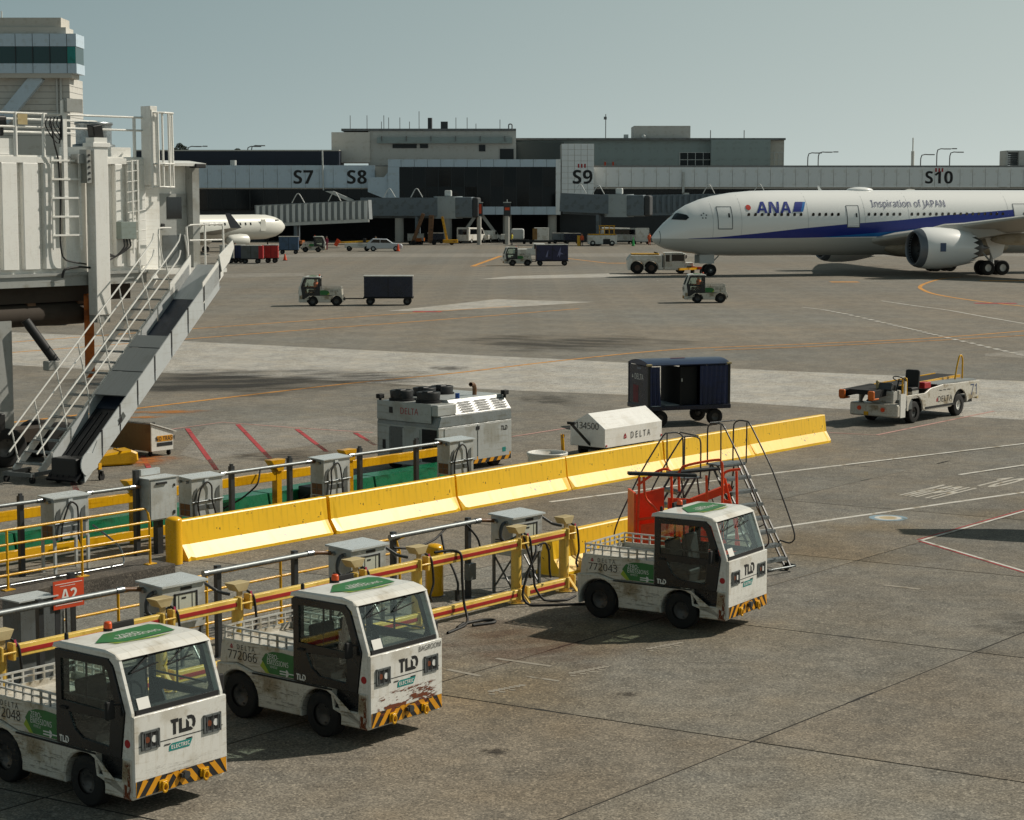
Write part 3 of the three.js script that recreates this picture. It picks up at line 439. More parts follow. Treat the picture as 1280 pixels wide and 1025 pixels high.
    const leaf = [[-0.57, 0.90], [-0.50, 0.99], [-0.36, 1.035], [-0.18, 1.045], [0.04, 1.03], [0.04, 0.725], [-0.45, 0.725], [-0.50, 0.80]];
    const gz = s * (W - 0.021);
    part(bed, 'green_patch', xf(flat(leaf), { p: [0, 0, gz], r: s > 0 ? [0, 0, 0] : [0, 0, 0] }), M.green);
    part(bed, 'lime_leaf', xf(flat([[-0.60, 0.81], [-0.55, 0.885], [-0.42, 0.725], [-0.49, 0.725]]), { p: [0, 0, gz + 0.001 * s] }), M.lime);
    if (!far) {
      part(bed, 'slogan_lettering', [sx(txt('ZERO-', 0.05, fontR, 0.85), -0.355, 0.965).translate(0, 0, 0.003), sx(txt('EMISSIONS', 0.05, fontR, 0.85), -0.26, 0.89).translate(0, 0, 0.003), sx(txt('VEHICLE', 0.022, fontR, 0.9), -0.34, 0.825).translate(0, 0, 0.003)], M.inkW);
      part(bed, 'plug_symbol', [bx(0.12, 0.016, 0.004, -0.16, 0.79, gz + 0.003), bx(0.12, 0.016, 0.004, -0.16, 0.755, gz + 0.003), bx(0.2, 0.014, 0.004, 0.0, 0.772, gz + 0.003), xf(new THREE.CircleGeometry(0.05, 14, -Math.PI / 2, Math.PI), { p: [-0.1, 0.772, gz + 0.005] })], M.inkW);
      part(t, 'maker_lettering', tldLogo(0.085).map((g) => xf(g, { p: [0.2, 0.775, W + 0.006] })), M.inkW);
    }
  }
  // roof print, beacons, wipers
  part(roof, 'green_print', xf(flat([[-0.58, 0.02], [-0.2, 0.34], [0.52, 0.36], [0.6, 0.24], [0.5, -0.16], [-0.3, -0.2]]), { r: [-Math.PI / 2, 0, Math.PI / 2] }).applyMatrix4(new THREE.Matrix4().makeRotationZ(0.011)).translate(0.62, 1.9565, -0.02), M.green);
  if (!far) { part(roof, 'lime_print', xf(flat([[-0.50, -0.1], [-0.44, -0.2], [0.1, -0.29], [0.4, -0.25], [-0.3, -0.205]]), { r: [-Math.PI / 2, 0, Math.PI / 2] }).applyMatrix4(new THREE.Matrix4().makeRotationZ(0.011)).translate(0.62, 1.957, -0.02), M.lime); part(roof, 'print_lettering', [txt('ZERO-', 0.07, fontR).translate(0, 0.1, 0), txt('EMISSIONS', 0.07, fontR).translate(0.05, 0, 0)].map((g) => xf(g, { r: [-Math.PI / 2, 0, Math.PI / 2] }).applyMatrix4(new THREE.Matrix4().makeRotationZ(0.011)).translate(0.62, 1.959, -0.02)), M.inkW); }
  part(t, 'beacon', [xf(lathe([[0.05, 0], [0.05, 0.06], [0.042, 0.085], [0.001, 0.09]], 14), { p: [0.13, 1.965, -0.02] })], M.orangeL);
  part(t, 'beacon_base', [cyl(0.058, 0.03, 0.13, 1.955, -0.02), rbx(0.04, 0.09, 0.46, 0.01, -0.05, 1.93, -0.34)], M.blackM);
  if (!far) { part(t, 'roof_aerial', [cyl(0.026, 0.06, 0.12, 1.965, 0.6), sph(0.026, 0.12, 1.998, 0.6)], M.blackM); for (const s of [0.28, -0.26]) part(t, 'wiper', [bar([1.20, 1.835, s], [1.26, 1.70, s + 0.30], 0.008, 6), sqb([1.262, 1.695, s + 0.3], [1.245, 1.75, s - 0.12], 0.014, 0.012), cyl(0.018, 0.03, 1.2, 1.84, s, 'x', 8)], M.blackM); part(t, 'notice_sticker', [xf(quad([0, -0.07, 0.09], [0, -0.07, -0.09], [0, 0.07, -0.09], [0, 0.07, 0.09]), { p: [1.372, 1.345, 0.50], r: [0, 0, 0.36] })], o.sticker || M.inkW); }
  // rust and chipped paint on the lower edges
  if (!far) { const r = part(front, 'rust_patch', plate(1.4, o.rust ? 0.34 : 0.16), o.rust ? rustDecal : chipDecal); r.rotation.y = Math.PI / 2; r.position.set(1.4548, o.rust ? 0.56 : 0.52, 0); const c = part(t, 'scraped_paint', plate(2.4, 0.42), chipDecal); c.position.set(-0.1, 0.47, W + 0.003); const e = part(t, 'scraped_edge', plate(0.16, 0.5), rustDecal); e.position.set(1.33, 0.48, W + 0.004); }
  if (!far) part(t, 'warning_sticker', [xf(new THREE.CircleGeometry(0.05, 16), { p: [1.33, 0.9, W - 0.013] })], M.red);
  for (const s of [1, -1]) { wheel(t, 'wheel', 0.31, 0.2, 0.55, 0.31, s * 0.6, s); wheel(t, 'wheel', 0.325, 0.22, -1.02, 0.325, s * 0.59, s); }
  part(t, 'rear_hitch', [bx(0.14, 0.1, 0.2, -1.5, 0.42, 0), cyl(0.03, 0.25, -1.53, 0.45, 0)], M.darkSteel);
  return t;
}
const TG = 'electric tugs parked at the charging rail';
tug('electric tug numbered 048 with intact white front, end of the parked row', -5.02, 23.93, G0, -39, { number: '772048', group: TG });
tug('electric tug numbered 772066 with rusty front edge and BAGROOM lettering', -2.53, 26.98, G0, -38.5, { number: '772066', bagroom: true, rust: true, group: TG });
tug('electric tug numbered 772043 beside the orange lift and ladders', 2.73, 33.70, G0, -33, { number: '772043', group: TG });
const farTug = tug('white tug with driver, pulling a dark closed cart', -12.58, 132.2, 0, 181, { far: true, group: 'white tugs driving on the apron' });
copyOf(farTug, 'baggage_tug', 'white tug driving alone below the aircraft nose', 13.1, 136, 0, 180, 'white tugs driving on the apron');
copyOf(farTug, 'baggage_tug', 'small white tug pulling a purple printed cart', 0.55, 208.5, 0, 186, 'white tugs driving on the apron');
copyOf(farTug, 'baggage_tug', 'white tug parked in the shade under the jet bridge', -26.2, 112.5, 0, 4, 'white tugs driving on the apron');
person(sit, [0.55, 0.12, 0.04], DARK, DARK, 'seated driver in orange vest inside the tug with dark cart', -12.98, 132.5, 0.04, -89);
person(sit, [0.6, 0.13, 0.04], DARK, DARK, 'seated driver in orange vest inside the lone tug', 12.7, 136.3, 0.04, -90);
// ---------------------------------------------------------------- concrete barriers
function barrierGeo(len, k) {
  const prof = [[-0.305, 0], [-0.305, 0.07], [-0.135, 0.325], [-0.085, 0.79], [-0.07, 0.81], [0.07, 0.81], [0.085, 0.79], [0.135, 0.325], [0.305, 0.07], [0.305, 0]], n = 40, pos = [], idx = [], m = prof.length;
  for (let i = 0; i <= n; i++) { const x = -len / 2 + len * i / n, e = Math.min(i, n - i); for (const [z, y] of prof) { const ch = (e < 2 ? 0.024 : 0.0012) * (y < 0.1 ? 1.4 : y < 0.34 ? 0.8 : 0.3), j = (hash(i, Math.round(z * 50), k) - 0.5) * 2 * ch; pos.push(x + (e === 0 ? Math.sign(x) * -0.02 * hash(i, Math.round(y * 40), k + 3) : 0), y === 0 ? 0 : y + (y > 0.7 ? 0.2 : y < 0.1 ? 1.2 : 0.3) * j, z - Math.sign(z) * Math.abs(j)); } }
  for (let i = 0; i < n; i++) for (let j = 0; j + 1 < m; j++) { const a = i * m + j; idx.push(a, a + 1, a + m + 1, a, a + m + 1, a + m); }
  for (const b of [0, n * m]) for (let j = 1; j + 1 < m; j++) b ? idx.push(b, b + j + 1, b + j) : idx.push(b, b + j, b + j + 1);
  const g = new THREE.BufferGeometry(); g.setAttribute('position', new THREE.Float32BufferAttribute(pos, 3)); g.setIndex(idx); const q = g.toNonIndexed(); q.computeVertexNormals(); return q;
}
const BL = ['next to the round yellow bollard', 'second segment from the round yellow bollard', 'third segment from the round yellow bollard, by the ground power unit', 'segment in front of the white tank cart', 'segment in front of the navy cart', 'last segment towards the belt loader'];
for (let k = 0; k < 6; k++) { const s = -0.91 + 4.17 * (k + 0.5), [X, D] = row(s, -7.83 + ru(-0.02, 0.02)); const b = thing('concrete_barrier', 'yellow painted concrete barrier, ' + BL[k], 'barrier', X, D, 0, 50.8 + ru(-0.35, 0.35), 'yellow barriers set end to end'); part(b, 'barrier_body', barrierGeo(4.12, k * 7 + 1), M.barrier); for (const e of [-1, 1]) part(b, 'lifting_eye', xf(new THREE.TorusGeometry(0.05, 0.012, 6, 10), { p: [e * 2.04, 0.55, 0], r: [0, Math.PI / 2, 0] }), M.rustyBeam); }
{ const [X, D] = row(4.55, -1.15), b = thing('concrete_barrier', 'yellow painted concrete barrier behind the parked tug 772043', 'barrier', X, D, 0.004, 50.8, 'yellow barriers set end to end'); part(b, 'barrier_body', barrierGeo(4.1, 91), M.barrier); part(b, 'lifting_eye', xf(new THREE.TorusGeometry(0.05, 0.012, 6, 10), { p: [-2.04, 0.55, 0], r: [0, Math.PI / 2, 0] }), M.rustyBeam); }
for (const [s, n, l] of [[-1.23, -7.55, 'round yellow bollard at the end of the barrier row'], [-0.31, -1.56, 'round yellow bollard standing behind the charging rail']]) { const [X, D] = row(s, n), b = thing('bollard', l, 'bollard', X, D, 0.004, 0); part(b, 'post', lathe([[0.165, 0], [0.165, 0.88], [0.15, 0.92], [0.09, 0.95], [0.001, 0.96]], 28), M.yellow); part(b, 'base_ring', lathe([[0.165, 0.0], [0.2, 0.0], [0.2, 0.015], [0.165, 0.02]], 24), M.darkSteel); }
// ---------------------------------------------------------------- charging rail: posts, striped beams, plug trays
function rowThing(name, label, cat, s, n, h, group) { const [X, D] = row(s, n); return thing(name, label, cat, X, D, h, 50.8, group); }
{
  const posts = [-13.6, -10.92, -8.1, -6.58, -4.05, -2.52, 0.12, 1.5], r = rowThing('charging_guard_rail', 'pale yellow guard rail with red stripes and plug trays beside parked tugs', 'guard rail', 0, 0, 0.004);
  for (let i = 0; i + 1 < posts.length; i++) for (const h of [1.09, 0.19]) {
    const a = posts[i] + 0.1, b = posts[i + 1] - 0.06, w = 0.17, beam = part(r, 'beam', [rbx(b - a, w, 0.09, 0.012, (a + b) / 2, h, 0.1)], M.cream);
    part(beam, 'red_stripe', [rbx(b - a - 0.2, 0.06, 0.012, 0.003, (a + b) / 2 + 0.02, h - 0.005, 0.147)], M.redStripe);
  }
  for (const s of posts) {
    part(r, 'post', [cyl(0.092, 1.12, s, 0.56, 0, 'y', 20), cyl(0.16, 0.02, s, 0.012, 0, 'y', 20)], M.yellowP);
    part(r, 'bracket', [rbx(0.05, 0.24, 0.14, 0.01, s + 0.12, 1.09, 0.1), rbx(0.04, 0.2, 0.16, 0.01, s - 0.09, 1.09, 0.11), bar([s - 0.1, 1.09, 0.17], [s + 0.14, 1.09, 0.17], 0.016)], M.yellowP);
    part(r, 'bracket', [rbx(0.05, 0.24, 0.14, 0.01, s + 0.12, 0.19, 0.1), rbx(0.04, 0.2, 0.16, 0.01, s - 0.09, 0.19, 0.11), bx(0.06, 0.3, 0.03, s + 0.02, 0.15, 0.19, [-0.5, 0, 0.3])], M.yellowP);
    part(r, 'plug_tray', [ext([[-0.17, 0.12], [0.17, 0.12], [0.10, -0.01], [-0.07, -0.01]], 0.22, { bevel: 0.006 }).translate(s, 1.27, 0.0), bx(0.1, 0.16, 0.03, s, 1.19, 0.05)], M.tray);
    part(r, 'pink_tag', [bx(0.03, 0.1, 0.012, s + 0.16, 1.2, 0.14, [0, 0, 0.2])], mat(0xb23a5c, 0.6));
  }
  // cables hanging from the trays and lying at the feet
  const hang = (s0, h0, s1, h1, drop, out) => tube([[s0, h0, 0.05], [s0 + 0.05, h0 - 0.1, 0.15], [s0 + 0.08, (h0 + h1) / 2 - drop, 0.2 + out], [s1 - 0.05, h1 + 0.1, 0.22 + out], [s1, h1, 0.22 + out]], 0.02, 20, 6);
  for (const s of posts.slice(1)) part(r, 'cable', [hang(s + 0.15, 1.25, s + 0.17, 0.45, 0.1, -0.03)], M.hose);
  part(r, 'cable', [tube([[-2.0, 1.2, -0.06], [-1.75, 1.21, 0.05], [-1.62, 1.15, 0.2], [-1.6, 0.7, 0.21], [-1.6, 0.3, 0.25], [-1.66, 0.06, 0.38], [-2.0, 0.03, 0.6], [-2.6, 0.03, 0.75]], 0.024, 40, 7)], M.hose);
  part(r, 'cable', [tube([[-2.2, 0.03, 0.62], [-1.9, 0.03, 0.5], [-1.5, 0.03, 0.55], [-1.35, 0.03, 0.7], [-1.5, 0.03, 0.82], [-1.9, 0.03, 0.7]], 0.03, 30, 7)], M.hose);
  part(r, 'cable', [tube([[0.5, 1.0, 0.15], [0.4, 0.9, 0.22], [0.1, 0.5, 0.25], [-0.05, 0.2, 0.28], [0.0, 0.04, 0.4], [0.35, 0.03, 0.75], [0.9, 0.03, 1.2], [1.4, 0.03, 1.55]], 0.024, 40, 7)], M.hose);
  part(r, 'cable', [tube([[0.2, 1.2, 0.1], [0.2, 0.9, 0.22], [0.3, 0.6, 0.24], [0.3, 0.3, 0.28], [0.42, 0.06, 0.4], [0.8, 0.03, 0.6], [1.2, 0.03, 0.5]], 0.022, 36, 7)], M.hose);
  part(r, 'cable', [tube([[0.55, 1.0, 0.14], [0.72, 1.02, 0.18], [0.8, 0.85, 0.2], [0.82, 0.55, 0.2], [0.83, 0.38, 0.22]], 0.02, 24, 7)], M.hose);
  part(r, 'cable', [tube([[-2.1, 1.2, -0.9], [-1.7, 1.15, -0.8], [-1.1, 1.22, -0.85], [-0.7, 1.38, -0.9], [-0.3, 1.42, -0.9], [0.0, 1.1, -0.8], [0.05, 0.8, -0.75]], 0.02, 40, 7)], M.hose);
  part(r, 'cable', [tube([[-0.9, 1.3, -0.88], [-1.0, 1.0, -0.7], [-1.1, 0.7, -0.4], [-1.12, 0.5, -0.3], [-1.15, 0.36, -0.28]], 0.022, 24, 7), rbx(0.07, 0.2, 0.06, 0.01, -1.16, 0.3, -0.28)], M.hose);
}
// pipe handrails with four bars
function pipeRail(r, s0, s1, posts, m) {
  for (const h of [0.27, 0.54, 0.81]) part(r, 'bar', bar([s0, h, 0], [s1, h, 0], 0.022, 10), m);
  part(r, 'bar', tube([[s0, 1.07, 0], [(s0 + s1) / 2, 1.07, 0], [s1 - 0.3, 1.07, 0], [s1 - 0.12, 1.05, 0], [s1 - 0.03, 0.97, 0], [s1, 0.82, 0], [s1, 0.02, 0]], 0.024, 60, 10), m);
  for (const s of posts) part(r, 'post', bar([s, 0.015, 0], [s, 1.06, 0], 0.024, 10), m);
  for (const s of [...posts, s1]) part(r, 'foot_plate', rbx(0.22, 0.02, 0.14, 0.004, s, 0.011, 0), m);
}
{ const r = rowThing('pipe_handrail', 'yellow four-bar pipe handrail between chargers and guard rail', 'handrail', 0, -2.03, 0.004); pipeRail(r, -15, -0.72, [-12.2, -10.5, -8.9, -7.2, -5.37, -3.7, -2.0], M.yellow); }
{ const k = rowThing('concrete_kerb', 'dark stained raised concrete kerb carrying the four-bar handrail', 'kerb', 0, -6.85, 0); part(k, 'kerb_body', [rbx(8.2, 0.3, 0.9, 0.02, -6.3, 0.15, 0.0)], M.conc2);
  const r = rowThing('pipe_handrail', 'yellow four-bar pipe handrail standing on the dark raised kerb', 'handrail', 0, -6.72, 0.3); pipeRail(r, -11, -2.55, [-9.0, -5.79, -4.15], M.yellow);
  const c = rowThing('conduit', 'thin white conduit pipe lying along the raised kerb', 'pipe', 0, -6.95, 0.3); part(c, 'pipe', [tube([[-10, 0.03, 0], [-6, 0.03, 0], [-3.2, 0.03, 0], [-2.9, 0.06, -0.1], [-2.7, 0.3, -0.5], [-2.65, 0.6, -1.3]], 0.02, 50, 7)], M.steel); part(c, 'clamp', [-5.6, -4.1, -3.3].map((s) => bx(0.03, 0.05, 0.07, s, 0.025, 0)), M.galv); }
// ---------------------------------------------------------------- charger cabinets
function charger(s, label, group) { // front face to the open apron
  const c = rowThing('charger_cabinet', label, 'charger', s, -0.69, 0.004, group); c.rotation.y += ru(-0.02, 0.02);
  const b = part(c, 'housing', [rbx(0.84, 0.70, 0.52, 0.008, 0, 1.07, 0)], M.boxG);
  part(b, 'lid', [ext([[-0.30, 0], [0.31, -0.03], [0.31, 0.0], [-0.30, 0.03]], 0.92, { bevel: 0.004 }).rotateY(-Math.PI / 2).translate(0, 1.435, 0)], M.boxLid);
  const d = part(b, 'display_frame', [bx(0.46, 0.022, 0.014, 0.04, 1.27, 0.267), bx(0.46, 0.022, 0.014, 0.04, 0.99, 0.267), bx(0.03, 0.31, 0.014, -0.175, 1.13, 0.267), bx(0.03, 0.31, 0.014, 0.255, 1.13, 0.267), bx(0.007, 0.28, 0.012, 0.165, 1.13, 0.266), bx(0.007, 0.28, 0.012, -0.1, 1.13, 0.266)], M.ink);
  part(d, 'display', [bx(0.42, 0.28, 0.006, 0.04, 1.13, 0.263)], M.pcb); part(d, 'breaker', [bx(0.08, 0.025, 0.01, 0.0, 1.205, 0.268)], M.ink);
  part(b, 'name_plate', [bx(0.22, 0.045, 0.008, 0.05, 1.345, 0.264)], M.ink);
  for (const z of [-0.12, 0.12]) part(b, 'side_fitting', cyl(0.035, 0.06, -0.45, 1.33, z, 'x', 12), M.steel);
  part(b, 'hose_loop', [tube([[-0.47, 1.33, 0.12], [-0.56, 1.3, 0.13], [-0.62, 1.2, 0.14], [-0.63, 1.08, 0.16], [-0.56, 1.0, 0.2], [-0.47, 1.05, 0.3], [-0.42, 1.13, 0.42]], 0.034, 28, 9)], M.darkSteel);
  part(b, 'hose_loop', [tube([[0.44, 1.36, 0.1], [0.52, 1.34, 0.14], [0.66, 1.2, 0.3], [0.76, 1.16, 0.45]], 0.026, 16, 8)], M.darkSteel);
  part(b, 'side_vent', [0, 1, 2, 3].map((k) => bx(0.006, 0.02, 0.3, -0.423, 0.86 + k * 0.045, 0)), M.ink);
  for (const x of [-0.38, 0.38]) for (const z of [-0.22, 0.22]) part(c, 'leg', [bx(0.045, 0.72, 0.045, x, 0.37, z), bx(0.09, 0.012, 0.09, x, 0.006, z)], M.boxD);
  for (const x of [-0.38, 0.38]) { part(c, 'brace', sqb([x, 0.12, -0.2], [x, 0.66, 0.2], 0.02, 0.03), M.boxD); part(c, 'brace', sqb([x + 0.012, 0.66, -0.2], [x + 0.012, 0.12, 0.2], 0.02, 0.03), M.boxD); }
}
const CG = 'grey chargers behind the striped guard rail';
charger(-7.27, 'grey charger with screen beside the cabinet with A2 sign', CG); charger(-3.23, 'grey charger with screen directly behind tug 772066', CG); charger(0.98, 'grey charger with screen between guard rail end and yellow barrier', CG);
const cut = (r, a, b, z, h) => [[a, h, z], [b, h, z]];
{ // galvanised conduit along the front chargers
  const c = rowThing('conduit', 'galvanised conduit on steel posts joining the front chargers', 'pipe', 0, -0.9, 0.004);
  for (const [a, b] of [[-11.0, -8.02], [-6.45, -4.05], [-2.2, 0.2]]) { part(c, 'pipe', bar([a, 1.39, 0.0], [b, 1.385, 0.0], 0.042, 14), M.galv); part(c, 'coupling', bar([b - 0.15, 1.385, 0], [b - 0.02, 1.385, 0], 0.052, 12), M.steel); part(c, 'coupling', bar([a, 1.39, 0], [a + 0.09, 1.39, 0], 0.052, 12), M.steel); part(c, 'flexible_pipe', tube([[b, 1.385, 0], [b + 0.2, 1.36, 0.02], [b + 0.34, 1.34, 0.06]], 0.036, 10, 9), M.rustyBeam); }
  for (const s of [-9.5, -6.08, -4.4, -2.03, -0.05]) part(c, 'post', [bx(0.085, 1.46, 0.085, s, 0.73, -0.08), bx(0.2, 0.015, 0.2, s, 0.008, -0.08)], M.post);
  part(c, 'switch_box', [rbx(0.2, 0.3, 0.12, 0.01, -0.12, 0.5, 0.03)], M.boxD);
}
{ // cabinet with the A2 sign
  const c = rowThing('electrical_cabinet', 'dark grey electrical cabinet with the orange A2 sign', 'cabinet', -9.1, -1.55, 0.004);
  part(c, 'housing', [rbx(0.62, 1.34, 0.42, 0.01, -0.12, 0.69, -0.05)], M.boxD); part(c, 'lid', [bx(0.7, 0.02, 0.5, -0.12, 1.372, -0.05)], M.boxLid);
  part(c, 'post', bx(0.09, 1.5, 0.09, 0.25, 0.75, 0.1), M.post); part(c, 'post', bx(0.09, 1.62, 0.09, 0.66, 0.81, -0.05), M.post);
  part(c, 'cable_duct', [bx(0.1, 1.2, 0.06, 0.42, 0.62, -0.02), bx(0.06, 1.1, 0.05, 0.53, 0.57, 0.02)], M.galv);
  const s = rowThing('number_sign', 'orange sign reading A2 fixed to the dark cabinet post', 'sign', -8.67, -1.43, 1.16); part(s, 'panel', [bx(0.56, 0.42, 0.012, 0, 0.21, 0.06)], M.signO); part(s, 'lettering', [txt('A2', 0.135, font).translate(0.0, 0.195, 0.069)], M.inkW); part(s, 'border', [bx(0.5, 0.008, 0.004, 0, 0.37, 0.068), bx(0.5, 0.008, 0.004, 0, 0.06, 0.068), bx(0.28, 0.006, 0.004, -0.02, 0.335, 0.068)], M.inkW);
}
function backCharger(s, label) { // the far row stands with its back to the apron
  const c = rowThing('charger_cabinet', label, 'charger', s, -8.66, 0, 'grey chargers behind the yellow barriers'); c.rotation.y += ru(-0.025, 0.025); const j = () => ru(-0.05, 0.05);
  const b = part(c, 'housing', [rbx(0.84, 0.80, 0.40, 0.008, 0, 1.07, -0.02)], M.boxG); part(b, 'lid', [bx(0.92, 0.02, 0.48, 0, 1.483, -0.02, [0.06, 0, 0])], M.boxLid);
  part(b, 'side_vent', [bx(0.008, 0.24, 0.3, -0.424, 0.82, -0.02)], M.rustyBeam); part(b, 'vent_bar', [bx(0.01, 0.012, 0.3, -0.429, 0.82, -0.02), bx(0.01, 0.24, 0.012, -0.429, 0.82, -0.02)], M.boxD);
  for (const x of [-0.33, 0.27]) part(b, 'recess', [ext([[x - 0.06, 0.66], [x + 0.06, 0.66], [x + 0.06, 1.27], [x - 0.02, 1.22], [x - 0.06, 1.12]], 0.012, { z: 0.186 })], M.boxD);
  part(b, 'back_rail', [bx(0.5, 0.09, 0.012, -0.03, 0.86, 0.187)], M.boxD);
  for (const x of [-0.40, 0.40]) for (const z of [-0.2, 0.16]) part(c, 'leg', [bx(0.05, 0.68, 0.05, x, 0.34, z)], M.boxG);
  part(c, 'strut', bar([-0.42, 0.98, 0.2], [0.42, 1.0, 0.2], 0.016, 8), M.galv); part(c, 'plug_cap', [bx(0.1, 0.1, 0.03, -0.03, 1.40, 0.19)], M.boxLid);
  part(c, 'cable', [tube([[-0.28 + j(), 0.66, 0.24], [-0.27 + j(), 0.95, 0.24], [-0.2 + j(), 1.22, 0.23], [-0.04, 1.38, 0.22], [0.06 + j(), 1.28, 0.23], [0.11 + j(), 1.0, 0.24], [0.13 + j(), 0.7, 0.25], [0.2 + j(), 0.5, 0.28]], 0.018, 36, 7)], M.hose);
  for (const z of [0.08, -0.12]) part(c, 'side_fitting', cyl(0.03, 0.07, -0.46, 1.4, z, 'x', 10), M.steel);
}
backCharger(-6.9, 'grey charger seen from behind, beyond the handrail, farthest from the barriers'); backCharger(-2.98, 'grey charger seen from behind, beyond the handrail on the kerb'); backCharger(0.5, 'grey charger seen from behind, at the first barrier segment'); backCharger(4.3, 'grey charger seen from behind, at the first barrier joint'); backCharger(8.52, 'grey charger seen from behind, in front of the ground power unit');
{ const c = rowThing('control_box', 'tall grey control box with two latches behind the handrail end', 'control box', -0.62, -8.72, 0); part(c, 'housing', [rbx(0.72, 0.84, 0.34, 0.008, 0, 1.14, 0)], M.boxG); part(c, 'door', [bx(0.66, 0.78, 0.014, 0, 1.14, 0.176)], M.boxG); part(c, 'lid', [bx(0.78, 0.02, 0.42, 0, 1.572, 0)], M.boxLid); part(c, 'latch', bx(0.03, 0.05, 0.03, 0.28, 1.4, 0.19), M.ink); part(c, 'latch', bx(0.04, 0.07, 0.03, 0.27, 0.85, 0.19), M.ink); part(c, 'hood', [bx(0.26, 0.04, 0.05, -0.06, 1.47, 0.195)], M.ink); part(c, 'post', bx(0.1, 1.75, 0.1, -0.45, 0.87, -0.12), M.post); part(c, 'post', bx(0.14, 0.72, 0.14, 0.0, 0.36, 0), M.post); part(c, 'top_box', [bx(0.5, 0.12, 0.1, 0.0, 1.66, -0.25)], M.boxLid); }
{ const c = rowThing('conduit', 'galvanised conduit on steel posts joining the chargers behind the barriers', 'pipe', 0, -8.74, 0);
  for (const [a, b] of [[-5.9, -3.45], [-2.4, -1.2], [1.1, 3.75], [4.95, 7.95]]) { part(c, 'pipe', bar([a, 1.44, 0], [b, 1.43, 0], 0.038, 12), M.galv); part(c, 'coupling', bar([b - 0.14, 1.43, 0], [b, 1.43, 0], 0.048, 12), M.steel); part(c, 'coupling', bar([a, 1.44, 0], [a + 0.14, 1.44, 0], 0.048, 12), M.steel); part(c, 'flexible_pipe', bar([b, 1.43, 0], [b + 0.14, 1.42, 0], 0.034, 10), M.rustyBeam); }
  for (const s of [-3.9, 1.5, 3.2, 5.4, 7.3]) part(c, 'post', [bx(0.1, 1.56, 0.09, s, 0.78, -0.09), bx(0.06, 0.05, 0.06, s, 1.58, -0.09)], M.post); }
{ const posts = [-9.6, -5.4, -4.35, -0.2, 3.9, 6.2, 10.2], r = rowThing('charging_guard_rail', 'yellow guard rail behind the far chargers, without stripes', 'guard rail', 0, -9.95, 0);
  for (let i = 0; i + 1 < posts.length; i++) for (const h of [1.0, 0.2]) part(r, 'beam', rbx(posts[i + 1] - posts[i] - 0.16, 0.2, 0.1, 0.01, (posts[i] + posts[i + 1]) / 2, h, 0.02), M.yellow);
  for (const s of posts) { part(r, 'post', [rbx(0.16, s > 10 ? 1.2 : 1.12, 0.16, 0.01, s, s > 10 ? 0.6 : 0.56, 0)], M.yellowR); if (s < 10) part(r, 'plug_tray', [ext([[-0.28, 0.1], [0.16, 0.1], [0.1, -0.16], [-0.06, -0.16]], 0.24, { bevel: 0.006 }).translate(s, 1.27, 0)], M.yellowR); }
  for (const s of [3.3, 5.9, -4.9]) part(r, 'cable', [tube([[s, 1.2, 0.1], [s - 0.2, 0.9, 0.2], [s - 0.5, 0.6, 0.0], [s - 0.9, 0.3, -0.4]], 0.02, 20, 6)], M.hose); }
{ const g = rowThing('green_trench_cover', 'long green painted steel trench cover behind the far guard rail', 'trench cover', 0, -11.1, 0);
  for (let k = 0; k < 6; k++) { const x = -8 + k * 3.5; part(g, 'cover_panel', ext([[-0.6, 0], [0.6, 0], [0.5, 0.22], [0.05, 0.5], [-0.5, 0.5]], 3.46, { bevel: 0.015 }).rotateY(Math.PI / 2).translate(x, 0, 0).applyMatrix4(new THREE.Matrix4()), M.greenP); } 
  part(g, 'junction_box', [rbx(0.5, 0.55, 0.4, 0.02, 5.4, 0.3, 0.75)], M.black); }
